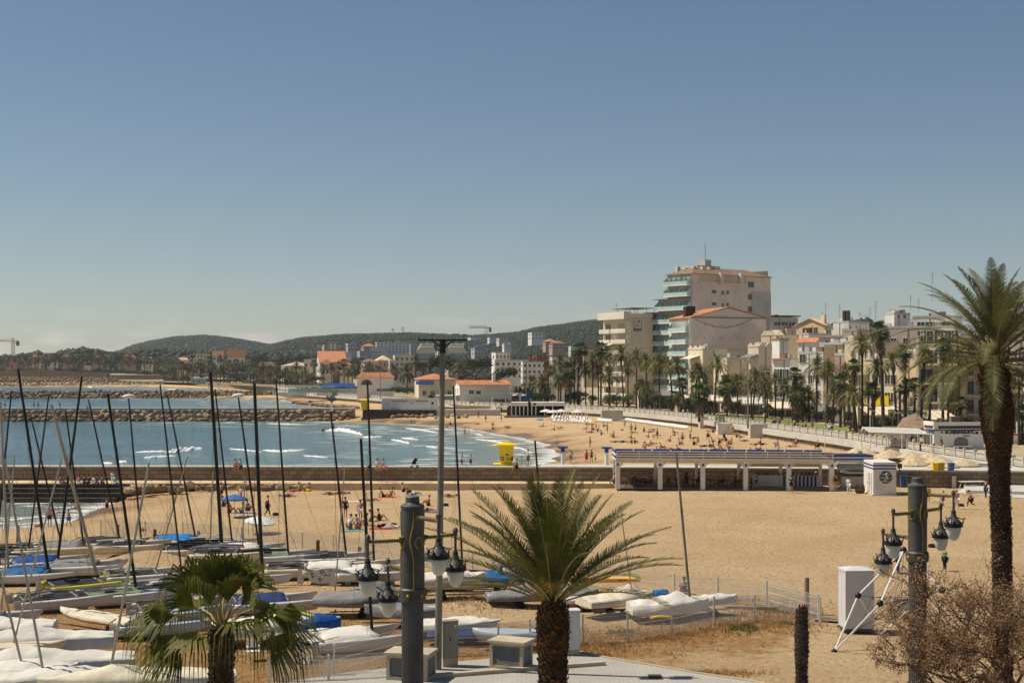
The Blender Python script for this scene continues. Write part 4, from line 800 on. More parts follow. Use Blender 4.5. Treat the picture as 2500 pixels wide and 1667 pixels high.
b_ = far('big villa with a steep orange tiled roof and white gables', 768, 845, 884, 925, 760, 'white_wall', 'gableL', 'terracotta', 6, cols=5, rows=3, th=10, xc=780); b_.add('chimney', MB().box((b_.sr * .45, 4, b_.H + 8.5), (1, 1, 3)).box((b_.sr * .6, 4, b_.H + 8.5), (1, 1, 3)), 'pink_wall')
far('red tiled wing in front of the big villa', 818, 863, 893, 922, 720, 'beige_wall', 'hip', 'terracotta', 2.4, cols=3, rows=2, th=8)
far('orange tiled wing beside the big villa gable', 775, 812, 890, 915, 730, 'beige_wall', 'hip', 'terra_dull', 3, cols=3, rows=2, th=8)
far('wide beige house with a flat grey top storey', 728, 790, 878, 905, 800, 'beige_wall', cols=4, rows=1, th=5)
far('cream apartment house with tiled roof and long balconies', 675, 765, 893, 915, 840, 'yellow_wall', 'hip', 'tan_wall', 2.4, cols=6, rows=2, th=12)
far('red roofed row of houses left of the cream apartments', 618, 672, 895, 918, 880, 'rose_wall', 'hip', 'terra_dull', 3, cols=5, rows=2, th=6)
far('large orange roofed mansion with white stepped gables', 545, 597, 872, 890, 980, 'white_wall', 'gableL', 'terracotta', 5, cols=4, rows=1, th=8)
far('smaller orange gabled house beside the mansion', 512, 545, 868, 882, 990, 'white_wall', 'gableL', 'terracotta', 3.2, cols=3, rows=1, th=8)
far('pale green and grey flats below the mountain', 450, 512, 865, 895, 1010, 'beige_wall', cols=6, rows=3, th=8)
far('ochre roofed bungalow among the far palms', 425, 460, 879, 900, 1020, 'ochre_wall', 'hip', 'ochre_wall', 2, cols=3, rows=1, th=8)
b_ = far('small turret house with a pointed dark roof', 597, 612, 877, 915, 960, 'tan_wall', None, cols=1, rows=3, th=10); b_.add('spire', MB().add([(-.6, -.6, b_.H), (b_.sr + .6, -.6, b_.H), (b_.sr + .6, b_.sl + .6, b_.H), (-.6, b_.sl + .6, b_.H), (b_.sr / 2, b_.sl / 2, b_.H + 4.4)], [(0, 1, 4), (1, 2, 4), (2, 3, 4), (3, 0, 4)]), 'roof_dark')
for x0, x1, yt, yb, wl_, rf, lb in ((5, 65, 883, 905, 'rose_wall', 'terracotta', 'long rose house with orange roof behind the far sea wall'), (60, 108, 886, 905, 'tan_wall', 'terra_dull', 'tan house behind the far sea wall'), (112, 140, 886, 902, 'white_wall', None, 'small white house among far palm trunks'), (70, 100, 873, 884, 'yellow_wall', 'terracotta', 'yellow gabled house above the far palms'), (150, 178, 873, 890, 'rose_wall', 'terra_dull', 'rose house hidden in the far palms'), (222, 246, 875, 890, 'rose_wall', 'terracotta', 'twin gabled orange house in the far palms'), (283, 330, 873, 888, 'rose_wall', 'terracotta', 'red roofed house right of the twin gables'), (340, 372, 878, 892, 'cream_wall', 'ochre_wall', 'cream bungalow with an ochre roof in the far palms'), (384, 400, 876, 890, 'white_wall', None, 'little white house at the foot of the mountain'), (118, 138, 892, 905, 'white_wall', None, 'low white garden house by the far wall'), (200, 222, 893, 902, 'white_wall', None, 'tiny white hut on the far promenade')):
 far(lb, x0, x1, yt, yb, 1290, wl_, 'hip' if rf else None, rf or 'terracotta', 2.6, cols=4, rows=1, th=6, xc=x0 + 4)
for x0, x1, yt, yb, Y, wl_, rf, lb in ((780, 830, 842, 858, 1560, 'tan_wall', None, 'terraced tan flats stepping up the wooded slope'), (843, 872, 839, 858, 1560, 'grey_wall', None, 'grey cubic villa on the wooded slope'), (880, 915, 845, 862, 1500, 'rose_wall', 'terracotta', 'orange roofed villa left of the hillside hotel'), (872, 900, 857, 868, 1450, 'grey_wall', None, 'glass fronted villa below the orange roofed one'), (832, 858, 860, 872, 1300, 'white_wall', None, 'white villa below the terraced flats'), (1063, 1090, 858, 878, 1400, 'white_wall', None, 'white apartment block right of the tall light pole'), (1150, 1188, 848, 868, 1500, 'grey_wall', 'slate_blue', 'grey hall with a big pitched roof on the slope'), (1100, 1122, 815, 826, 2250, 'slate_blue', None, 'bluish block on the ridge beside the crane'), (1125, 1140, 816, 826, 2240, 'slate_blue', None, 'small bluish block on the ridge'), (1289, 1330, 812, 830, 1600, 'white_wall', None, 'large white villa of many arches high on the slope'), (1226, 1248, 840, 850, 1450, 'white_wall', None, 'white domed villa on the slope'), (1325, 1358, 834, 845, 1450, 'rose_wall', 'terracotta', 'rose villa with a tiled roof on the slope'), (1340, 1380, 838, 852, 1400, 'rose_wall', 'terra_dull', 'reddish villa below the rose one'), (1388, 1412, 846, 858, 1300, 'white_wall', None, 'white flats near the foot of the slope'), (1190, 1212, 824, 832, 2000, 'white_wall', None, 'white villa near the ridge crane'), (1212, 1240, 826, 834, 1900, 'beige_wall', None, 'beige villa on the upper slope'), (1142, 1175, 824, 832, 2100, 'white_wall', None, 'pale villa right of the light pole on the ridge'), (1240, 1262, 838, 850, 1500, 'grey_wall', None, 'small grey villa mid slope')):
 far(lb, x0, x1, yt, yb, Y, wl_, 'hip' if rf else None, rf or 'terracotta', 3, cols=4, rows=2, th=10)
far('beige block with an ochre tiled attic', 915, 955, 880, 900, 680, 'tan_wall', 'hip', 'ochre_wall', 2.4, cols=3, rows=1)
far('long white modern house with flat terraces', 925, 1045, 882, 925, 640, 'grey_wall', cols=8, rows=3, th=6)
far('white upper storey with chimneys above the long modern house', 950, 1012, 868, 884, 700, 'beige_wall', cols=4, rows=1, th=6)
far('brown roofed low house behind the bathhouse palms', 880, 925, 884, 905, 660, 'tan_wall', 'hip', 'terra_dull', 1.6, cols=3, rows=1)
far('pale rendered block right of the tall light pole', 1084, 1130, 888, 925, 560, 'grey_wall', cols=4, rows=3, th=5)
far('white flat-roofed block with roof chimneys', 1205, 1290, 881, 925, 470, 'white_wall', cols=6, rows=3, th=8, xc=1208)
b_ = far('white flats with brick corner panels', 1272, 1345, 885, 945, 430, 'white_wall', cols=6, rows=4, th=10, xc=1276); b_.add('brick_panel', MB().box((b_.sr - 1.0, -.08, b_.H / 2), (2.2, .2, b_.H + .6)), 'brick'); b_.add('chimney', MB().box((3, 3, b_.H + 1), (.8, .8, 2.4)).box((b_.sr * .6, 3, b_.H + 1), (.9, .9, 2.6)).box((b_.sr * .7, 3, b_.H + 1), (.9, .9, 2.6)).box((b_.sr * .85, 3, b_.H + 1), (.9, .9, 2.6)), 'brick')
far('white terraced flats behind the middle palms', 1342, 1420, 874, 950, 425, 'white_wall', cols=5, rows=4, th=10, xc=1348)
far('dark pitched roof building left of the cream apartment hotel', 1418, 1480, 852, 900, 455, 'tan_wall', 'lean', 'roof_dark', 2.2, cols=4, rows=2, th=10, xc=1425)
far('white chimneyed houses above the evergreens', 1200, 1245, 862, 880, 640, 'white_wall', cols=4, rows=1, th=8)
def pbld(name, label, x0, xc, x1, Y, th, yt, wall, roof=None, rmat='terracotta', rh=2, z0=2.7, **k): return Bld(name, label, name.replace('_', ' '), x0, xc, x1, Y, th, yt, wall, z0=z0, roof=roof, rmat=rmat, rh=rh, **k)
b_ = pbld('bathhouse', 'white bathhouse with an orange hipped roof and arched windows', 860, 872, 962, 500, 6, 922, 'white_wall', 'hip', 'terracotta', 1.9)
b_.grid('R', 3, 1, b_.sr * .55, b_.sr - .5, 3.1, 3, w=2.2, h=.9); q, z = b_.at('R', 895, 934); b_.add('arch_window', MB().add([(q + 2 * math.cos(t_), -.06, z - .8 + 1.9 * math.sin(t_)) for t_ in [math.pi * i / 12 for i in range(13)]], [tuple(range(13))]), 'glass')
b_ = pbld('beach_house', 'small house with an orange hipped roof and blue awning', 1012, 1022, 1114, 470, 6, 927, 'beige_wall', 'hip', 'terracotta', 1.9); b_.awn('R', 1037, 931, 6, 2, 'deep_blue'); b_.grid('R', 4, 1, .5, b_.sr - 1, 2.6, 3, w=1.2, h=1.4)
b_ = pbld('clubhouse', 'long white clubhouse with a tiled roof, chimney and tall windows', 1110, 1122, 1245, 425, 14, 940, 'white_wall', 'gableL', 'terracotta', 1.3)
b_.win('R', [(1151, 957, 1.4, 1), (1168, 958, 1.4, 1)]); b_.win('L', [(1113, 957, .8, 2.2), (1118, 957, .8, 2.2)]); b_.add('chimney', MB().box((b_.sr * .72, 3, b_.H + 1.2), (.9, .9, 4)), 'white_wall'); b_.add('side_wing', MB().box((b_.sr + 2.5, 5, 1.6), (5, 7, 3.2)), 'white_wall'); b_.add('porch', MB().box((-3, 3, 2.7), (6, 7, .15)).box((-5.8, .2, 1.3), (.2, .2, 2.6)).box((-5.8, 6, 1.3), (.2, .2, 2.6)), 'white')
t = thing('sea_terrace', 'restaurant terrace with glass screens and blue shade roofs above the sea', 'terrace', P(800, 950, 540)); t.location.z = 3.1
mb = MB(); mb.box((-3, 0, 1.9), (24, .2, 1.6)); mb.box((14, -1, 1.3), (20, .2, 2.8)); mb.build('glass_screen', 'glass_green', t)
mb = MB()
for i in range(9): mb.box((-21 + i * 2.2, 4, 1.8), (.2, .2, 3.6))
for i in range(11): mb.box((-20.5 + i * 4.2, -1.6, .8), (.35, .35, 1.6))
mb.build('post', 'white', t); MB().box((-13, 4, 3.6), (20, 8, .15)).box((-4, 0, 3.3), (14, 7, .12)).build('shade_roof', 'grey_wall', t)
MB().add([(-6, 1, 3.2), (10, 1, 3.3), (10, 6, 4.4), (0, 6, 4.6)], [(0, 1, 2, 3)]).build('blue_sail', 'deep_blue', t); MB().box((-14, -2.2, .6), (12, .4, 1.2)).box((-1, -2.2, .5), (6, .4, 1.0)).build('low_wall', 'white_wall', t); MB().box((13, -2.4, .7), (14, .4, 1.4)).build('low_wall', 'grey_wall', t)
b_ = pbld('changing_cabin', 'long white changing cabin on the pier with grey lettering', 928, 932, 1070, 368, 1.5, 974, 'white', z0=2.7, parapet=.15, cap='white')
q, z = b_.at('R', 976, 979); lettering('ESPAI SOCORRISTES', .42, 'rail', b_.t, (q, -.05, z), 0, .01); q, z = b_.at('R', 1030, 979); lettering('ESPAI SANITARI', .42, 'rail', b_.t, (q, -.05, z), 0, .01)
for px in (945, 1006): q, z = b_.at('R', px, 984); b_.add('notice', MB().box((q, -.03, z), (.5, .04, .5)), 'grey_wall')
q, z = b_.at('R', 1056, 984); b_.add('emblem', MB().add([(q + .35 * math.cos(i), -.04, z + .35 * math.sin(i)) for i in [6.283 * k / 10 for k in range(10)]], [tuple(range(10))]).box((q, -.04, z - .9), (.9, .04, .12)), 'roof_dark')
t = thing('beach_restaurant', 'white beach restaurant with a flat fascia and slim columns', 'restaurant', (W(1300, 1018, 1.4).x, 354, 1.4))
mb = MB(); mb.box((-2.9, 2.5, 3.3), (4.9, 6, .9)); mb.box((3.5, 2.5, 3.3), (9.2, 6, .9)); mb.build('fascia', 'white_wall', t)
for x in [-5.2 + i * 1.0 for i in range(7)] + [3, 5, 8]: MB().box((x, -.4, 1.45), (.22, .22, 2.9)).build('column', 'white', t)
MB().box((1, 4.5, 1.4), (14, .3, 2.7)).build('back_wall', 'dark', t); MB().box((-5.9, 0, 1.3), (1.0, .2, 2.6)).build('wooden_door', 'wood_dark', t); MB().box((.5, -.5, 3.3), (.5, .06, .7)).build('sign', 'brick', t); MB().box((0, 1.5, .2), (14, 5, .4)).build('floor', 'wood_grey', t)
c0 = Bld('beach_bar', 'white beach bar with a red-brown roof, name lettering and an arched grille', 'beach bar', 2262, 2280, 2402, 187, 9, 1040, 'white', z0=3.1, parapet=.0)
H = c0.H; q = c0.sr; c0.add('parapet', MB().box((q / 2, .1, H + .25), (q + .1, .3, .5)).box((.1, c0.sl / 2, H + .3), (.3, c0.sl, .6)), 'white'); c0.add('roof', MB().box((q / 2, c0.sl / 2 + .2, H + .2), (q - .4, c0.sl - .4, .3)), 'terra_dull')
c0.add('dark_band', MB().box((q / 2 + .2, -.02, H - .15), (q - .8, .08, .36)), 'roof_dark'); c0.add('maroon_band', MB().box((q / 2, -.06, H - .55), (q + .2, .12, .12)).box((-.06, c0.sl / 2, H - .55), (.12, c0.sl, .12)).box((-.05, c0.sl / 2, H - .1), (.1, c0.sl * .8, .3)), 'maroon')
qq, z = c0.at('R', 2347, 1055); lettering('CHIRINGUITO', .62, 'navy', c0.t, (qq, -.06, z), 0, .03); lettering('DESDE 1913', .16, 'navy', c0.t, (qq + .7, -.06, z - .5), 0, .01); qq, z = c0.at('L', 2271, 1053); o = lettering('COPES', .8, 'deep_blue', c0.t, (-.06, qq, z), R(-90), .02)
c0.win('R', [(2311, 1055, .45, .35), (2384, 1056, .45, .35), (2299, 1055, .25, .25), (2397, 1056, .25, .25)], frame='white', pane='dark')
qq, z = c0.at('R', 2346, 1080); mb = MB(); mb.box((qq, -.04, z - .3), (1.9, .06, 1.0)); mb.add([(qq + .95 * math.cos(i), -.07, z + .2 + .5 * math.sin(i)) for i in [math.pi * k / 12 for k in range(13)]], [tuple(range(13))]); gr = c0.add('arched_window', mb, 'glass'); mb = MB()
for i in range(13): mb.box((qq - .9 + i * .15, -.1, z - .1), (.03, .03, 1.3))
ob('grille', mb.mesh('grille', ['offwhite']), gr); c0.add('bench', MB().box((qq, -.9, .45), (2.2, .4, .06)).box((qq - .9, -.9, .2), (.06, .36, .42)).box((qq + .9, -.9, .2), (.06, .36, .42)), 'white')
mb = MB(); mb.box((q * .3, 2, H + .75), (.5, .5, .5)); mb.box((q * .55, 2, H + .8), (1.2, .8, .8)); mb.tube([(q * .18, 2, H + .6), (q * .22, 2, H + .9), (q * .27, 2, H + .9)], .12, 6); c0.add('roof_vent', mb, 'galv')
t = thing('brown_roof_annexe', 'low annexe with a sloping red-brown roof beside the beach bar', 'annexe', P(2236, 1060, 196)); t.location.z = 3.1
MB().add([(-3.5, -1.5, 2.0), (1.5, -1.5, 2.6), (1.5, 5, 4.4), (-.5, 5, 3.6), (-3.5, -1.5, 1.8), (1.5, -1.5, 2.4)], [(0, 1, 2, 3), (4, 5, 1, 0)]).build('roof', 'terra_dull', t); MB().box((-1, 4, 1.3), (5, .2, 2.4)).build('wall', 'white', t)
t = thing('white_canopy', 'long flat white awning over tables beside the beach bar', 'awning', P(2200, 1072, 190)); t.location.z = 3.1
MB().add([(-4.6, -1, 2.2), (3.4, -2.5, 2.0), (3.4, 4, 2.5), (-4.2, 4.5, 2.7), (-4.6, -1, 2.08), (3.4, -2.5, 1.88)], [(0, 1, 2, 3), (4, 5, 1, 0)]).build('awning_cloth', 'pale_conc', t)
mb = MB()
for x in (-4.4, -2.4, -.4, 1.6, 3.2): mb.box((x, -1.2 - (x + 4.4) * .17, 1.0), (.1, .1, 2.0)); mb.box((x, 3.6, 1.2), (.1, .1, 2.4))
for x in (1.8, 2.3, 2.8, 3.2): mb.box((x, -2.2, .9), (.06, .06, 1.8))
mb.box((0, -1.6, .5), (8, .06, .06), rz=-.17); mb.build('frame', 'white', t)
def crane(px, ytop, ybase, Y, pl, pr, lb, yj):
 p = P(px, ybase, Y); s_ = Y / F; t = thing('tower_crane', lb, 'crane', p); H = (ybase - ytop) * s_; J = (ybase - yj) * s_; w = 2.0 * Y / 1290
 mb = MB()
 for i in (-1, 1):
  for j in (-1, 1): mb.bar((i * w / 2, j * w / 2, 0), (i * w / 2, j * w / 2, J), w * .16)
 k = int(J / w / 1.3)
 for i in range(k): z = i * J / k; sg_ = 1 if i % 2 else -1; mb.bar((-w / 2 * sg_, -w / 2, z), (w / 2 * sg_, -w / 2, z + J / k), w * .1); mb.bar((w / 2, -w / 2 * sg_, z), (w / 2, w / 2 * sg_, z + J / k), w * .1)
 mb.bar((0, 0, J), (0, 0, H), w * .4); mb.build('tower', 'tan_mast', t)
 mb = MB(); mb.bar((-pl * s_, 0, J + w * .1), (pr * s_, 0, J), w * .35); mb.bar((-pl * s_, 0, J + w * .5), (0, 0, J + w * .9), w * .18); mb.bar((-pl * s_ * .6, 0, J + w * .3), (0, 0, H), w * .08); mb.bar((pr * s_, 0, J), (0, 0, H), w * .08); mb.build('jib', 'tan_mast', t)
 MB().box((pr * s_ * .88, 0, J - w * 1.0), (w * 1.2, w, w * 2)).build('counterweight', 'rail', t)
crane(32, 825, 866, 1290, 60, 13, 'tall beige tower crane beyond the far palms', 833)
crane(1187, 798, 822, 2300, 42, 11, 'thin tower crane on the ridge of the hills', 800)
for px in (959, 983):
 p = P(px, 816, 2250); mb = MB(); Hh = (816 - (801 if px < 970 else 797)) * 2250 / F
 for i in (-1, 1): mb.bar((i * 2.0, 0, 0), (0, 0, Hh), .45)
 for k in (.6, .75, .9): mb.bar((-3, 0, Hh * k), (3, 0, Hh * k), .4)
 tag(mb.build('pylon', 'rail', None, p), 'lattice power pylon on the wooded ridge, ' + ('the shorter of two' if px < 970 else 'the taller of two'), 'pylon')
antenna(P(2050, 789, 380), 5, 'tall television antenna above the pale stair house')
for px, py, Y, hh in ((2016, 790, 400, 6), (2100, 806, 320, 4), (2114, 806, 320, 3.5), (2124, 806, 320, 5), (2138, 806, 320, 6.5), (2223, 758, 340, 3.5), (2276, 735, 345, 7), (1820, 826, 370, 3), (1505, 762, 410, 2.5), (2008, 783, 430, 2.5), (2243, 760, 345, 3)): antenna(P(px, py, Y), hh)
# ---------------------------------------------------------------- palms and trees
def frond(mb, rnd, az, el, Lr, droop, nl, ll, lw, two=False, mat=0, smat=1, rad=.02, org=(0, 0, 0), vee=.35, bend=0., start=.16, curl=.0):
 """a feather frond: arching rachis with leaflets on both sides"""
 K = 9; p = Vector(org); pts = [p.copy()]; tans = []; a = az; e = el
 for i in range(K):
  t = (i + .5) / K; e2 = el - droop * (t ** 1.5); d = Vector((math.cos(a) * math.cos(e2), math.sin(a) * math.cos(e2), math.sin(e2))); a += bend / K
  tans.append(d); p = p + d * Lr / K; pts.append(p.copy())
 tans.append(tans[-1]); mb.tube(pts, [rad * (1 - .85 * i / K) + .002 for i in range(K + 1)], 3, smat, cap=False)
 for i in range(nl):
  t = start + (1 - start) * (i + rnd.random() * .3) / nl; f = min(t, .999) * K; k = int(f); q = pts[k].lerp(pts[k + 1], f - k); d = tans[k].lerp(tans[min(k + 1, K)], f - k).normalized()
  s = d.cross(Vector((0, 0, 1))); s = s.normalized() if s.length > .05 else Vector((-math.sin(az), math.cos(az), 0)); u = s.cross(d)
  env = math.sin(math.pi * min(1, (t - start) / (1 - start) * .78 + .22)) ** .6; l_ = ll * env * rnd.uniform(.85, 1.1)
  fw = .55 + .5 * t + rnd.uniform(-.1, .1)
  for sg in (-1, 1):
   dr = (s * sg + d * fw + u * (vee + rnd.uniform(-.12, .12))).normalized(); w = d * lw
   tip = q + dr * l_ + Vector((0, 0, -curl * l_))
   if two:
    m_ = q + dr * l_ * .5; mb.add([q - w * .5, q + w * .5, m_ + w * .55, m_ - w * .55, tip], [(0, 1, 2, 3), (3, 2, 4)], mat)
   else: mb.add([q - w, q + w, tip], [(0, 1, 2)], mat)
def phoenix(seed, n, Lr, nl, ll, lw, droop=1.5, elmax=82, elmin=-25, two=False, mats=('frond_olive', 'frond_stem'), rad=.03, dead=0, r0=.15, curl=.15, powr=.8):
 rnd = random.Random(seed); mb = MB()
 for i in range(n):
  t = (i + .5) / n; az = i * 2.39996 + rnd.uniform(-.2, .2); el = R(elmax + (elmin - elmax) * t ** powr + rnd.uniform(-7, 7)); L_ = Lr * rnd.uniform(.85, 1.08) * (.72 + .28 * min(1, t * 3))
  frond(mb, rnd, az, el, L_, R(droop * 57.3 * (.35 + .65 * math.cos(max(el, -.3)) ** .7) * rnd.uniform(.8, 1.15)), nl, ll, lw, two, org=(math.cos(az) * r0 * t, math.sin(az) * r0 * t, .35 * (1 - t)), rad=rad, bend=rnd.uniform(-.25, .25), curl=curl)
 for i in range(dead):
  az = rnd.uniform(0, 6.28); frond(mb, rnd, az, R(-50), Lr * .5, .5, nl // 2, ll * .5, lw, False, mat=2, smat=2, org=(math.cos(az) * r0, math.sin(az) * r0, -.2))
 return mb.mesh('crown', list(mats) + (['dead_frond'] if dead else []))
def fanleaf(mb, rnd, org, az, el, pet, Rr, nseg=16, spread=2.6, droop=.5, mat=0, smat=1, thread=0, drop=.55, lwid=1, join=.6, roll=0):
 """a palmate leaf: petiole and a pleated fan whose tips hang"""
 d = Vector((math.cos(az) * math.cos(el), math.sin(az) * math.cos(el), math.sin(el))); o = Vector(org); pm = o + d * pet * .5 + Vector((0, 0, .06 * pet)); h = o + d * pet + Vector((0, 0, -.05 * pet))
 mb.tube([o, pm, h], [.028 * lwid, .02 * lwid, .014 * lwid], 3, smat, cap=False)
 s = d.cross(Vector((0, 0, 1))).normalized(); u = s.cross(d).normalized(); s, u = s * math.cos(roll) + u * math.sin(roll), u * math.cos(roll) - s * math.sin(roll); dd = (d + Vector((0, 0, -droop))).normalized()
 prev = None
 for i in range(nseg + 1):
  a = -spread / 2 + spread * i / nseg; r = Rr * (.78 + .22 * math.cos(a * .8)) * rnd.uniform(.93, 1.05); dr = (dd * math.cos(a) + s * math.sin(a) + u * (.16 * math.cos(a))).normalized()
  pl = u * (.03 if i % 2 else -.03) * Rr
  p1 = h + dr * r * join + pl; p2 = h + dr * r * .62
  if prev: mb.add([h, prev[0], p1], [(0, 1, 2)], mat)
  prev = (p1,)
  if i < nseg:
   a2 = a + spread / nseg * .5; dr2 = (dd * math.cos(a2) + s * math.sin(a2) + u * .14 * math.cos(a2)).normalized(); q0 = h + dr2 * r * (join - .02); w = (s * math.cos(a2) - dd * math.sin(a2)) * Rr * spread / nseg * .30
   g1 = q0 + dr2 * r * (.84 - join) + Vector((0, 0, -drop * r * .14 * rnd.uniform(.6, 1.4))); g2 = g1 + dr2 * r * .12 + Vector((0, 0, -drop * r * .4 * rnd.uniform(.6, 1.4)))
   mb.add([q0 - w, q0 + w, g1 + w * .6, g1 - w * .6, g2], [(0, 1, 2, 3), (3, 2, 4)], mat)
   if thread and rnd.random() < thread:
    g3 = g2 + Vector((rnd.uniform(-.04, .04), rnd.uniform(-.04, .04), -rnd.uniform(.1, .42) * Rr)); mb.add([g1 - w * .18, g1 + w * .18, g3], [(0, 1, 2)], 2 if rnd.random() < .35 else mat)
def fanpalm(seed, n, pet, Rr, skirt=0, nseg=14, mats=('leaf_dark', 'frond_stem', 'dead_frond'), elmin=-35, thread=0., drop=.55, elp=1.):
 rnd = random.Random(seed); mb = MB()
 for i in range(n):
  t = (i + .5) / n; el = R(80 + (elmin - 80) * t ** elp + rnd.uniform(-8, 8)); fanleaf(mb, rnd, (0, 0, .1), i * 2.39996 + rnd.uniform(-.2, .2), el, pet * rnd.uniform(.8, 1.1), Rr * rnd.uniform(.85, 1.1), nseg, droop=.25 + .5 * t, thread=thread, drop=drop)
 for i in range(skirt):
  t = i / skirt; az = i * 2.39996; z = -.15 - 2.1 * t * rnd.uniform(.7, 1.1); fanleaf(mb, rnd, (math.cos(az) * .18, math.sin(az) * .18, z), az, R(-62 - 18 * rnd.random()), pet * .6, Rr * .75, 7, 1.4, .9, 2, 2)
 return mb.mesh('crown', list(mats))
def trunk_mesh(h, r0, r1, lean=0., seed=0, bulge=0., n=9, mat='bark_dark'):
 rnd = random.Random(seed); mb = MB(); K = max(6, int(h / .45)); pts, rad = [], []
 for i in range(K + 1):
  t = i / K; pts.append((lean * (t - .18 * math.sin(math.pi * t)), 0, h * t)); rr = r0 + (r1 - r0) * t + .12 * r0 * math.exp(-t * 14); rr *= (1 + .06 * (i % 2)); rr += bulge * math.exp(-((t - .93) / .05) ** 2); rad.append(rr)
 mb.tube(pts, rad, n); return mb.mesh('trunk', [mat])
PH = [phoenix(s, 54, 2.9, 22, .52, .052, 1.55, r0=.15, mats=('frond_olive', 'frond_stem'), dead=5) for s in (1, 2, 3)]
PHF = [phoenix(s, 36, 2.9, 12, .66, .1, 1.6, mats=('frond_far', 'frond_stem')) for s in (11, 12)]
WS = [fanpalm(s, 26, .85, .95, 26, 9, mats=('leaf_green', 'frond_stem', 'dead_frond'), drop=1.1) for s in (4, 5)]
FP = [fanpalm(s, 24, .8, .9, 6, 10, mats=('leaf_green', 'frond_stem', 'dead_frond')) for s in (6, 7)]
FW = [fanpalm(s, 22, .8, 1.0, 8, 7, mats=('frond_far', 'frond_stem', 'dead_frond')) for s in (8, 9)]
rnd = random.Random(77)
LANDM = [(0, 'the tower crane'), (130, 'the small white far house'), (250, 'the twin gabled orange house'), (345, 'the cream bungalow'), (440, 'the pale green flats'), (520, 'the orange roofed mansion'), (600, 'the dark spired turret'), (670, 'the cream apartments'), (760, 'the big orange roofed villa'), (860, 'the white bathhouse'), (1000, 'the tall light pole'), (1110, 'the white clubhouse'), (1250, 'the swings'), (1345, 'the brick panelled flats'), (1470, 'the cream apartment hotel'), (1590, 'the tall hotel'), (1690, 'the pink gable house'), (1780, 'the yellow terrace house'), (1880, 'the bright white house'), (1945, 'the brown shuttered house'), (2010, 'the grey stone house'), (2060, 'the yellow apartment house'), (2140, 'the cream house with blinds'), (2236, 'the yellow apartment hotel'), (2344, 'the white balconied house'), (2430, 'the sign hotel')]
def near_(px):
 b_ = 0
 for i, (x, n_) in enumerate(LANDM):
  if px >= x: b_ = i
 return LANDM[b_][1]
YM=[(-50,1262),(400,1180),(440,985),(600,930),(620,850),(670,815),(720,770),(765,700),(860,640),(940,600),(1045,540),(1084,530),(1200,440),(1270,412),(1345,402),(1470,392),(1561,362),(1655,328),(1780,316),(1870,303),(1960,288),(2050,272),(2090,240),(2186,226),(2260,222),(2344,232),(2400,230),(2450,205),(2520,200)]
def ymax(px): return float(np.interp(px,[a for a,_ in YM],[b for _,b in YM]))
def W3_(px,py,z):
 w=W(px,py,z); ym=ymax(px)-rnd.uniform(.5,6)
 if w.y>ym: w=Vector(((px-1250)*ym/F,ym,z))
 return w
def palm(kind, cx, cy, bx, by, r, label=None, z=3.1, Y=None):
 if Y: b = P(bx, by, Y); z = b.z
 else: b = W3_(bx, by, z)
 Yp = b.y; c = P(cx, cy, Yp); s_ = Yp / F; h = c.z - z; rr = r * s_; lean = c.x - b.x
 far_ = Yp > 480
 adj = {'P': 'feathery date palm', 'W': 'brown-skirted fan palm', 'F': 'young green fan palm'}[kind]
 if not label: label = ('tall ' if h > 9.5 else 'low ' if h < 5 else '') + ('leaning ' if abs(lean) > .9 else '') + adj + ' near ' + near_(cx)
 t = thing('palm_tree', label.replace('tall tall', 'very tall'), 'palm tree', b, 0, 'palms along the seafront')
 r0 = {'P': .2, 'W': .26, 'F': .22}[kind] * (1.15 if far_ else 1) * rnd.uniform(.85, 1.15)
 key = round(h), round(lean * 1.5)
 tm = cached(('trunk', kind, key, far_), lambda: trunk_mesh(max(key[0], 1), r0, r0 * .8, key[1] / 1.5, bulge=.14 if kind == 'P' else .05, n=6 if far_ else 9))
 ob('trunk', tm, t, scale=(1, 1, h / max(key[0], 1)))
 lib, base = {'P': (PHF if far_ else PH, 2.3), 'W': (FW if far_ else WS, 1.45), 'F': (FW if far_ else FP, 1.5)}[kind]
 k = rr / base
 ob('crown', lib[rnd.randrange(len(lib))], t, (key[1] / 1.5, 0, h - .1), (rnd.uniform(-.08, .08), rnd.uniform(-.08, .08), rnd.uniform(0, 6.28)), scale=k)
 return t
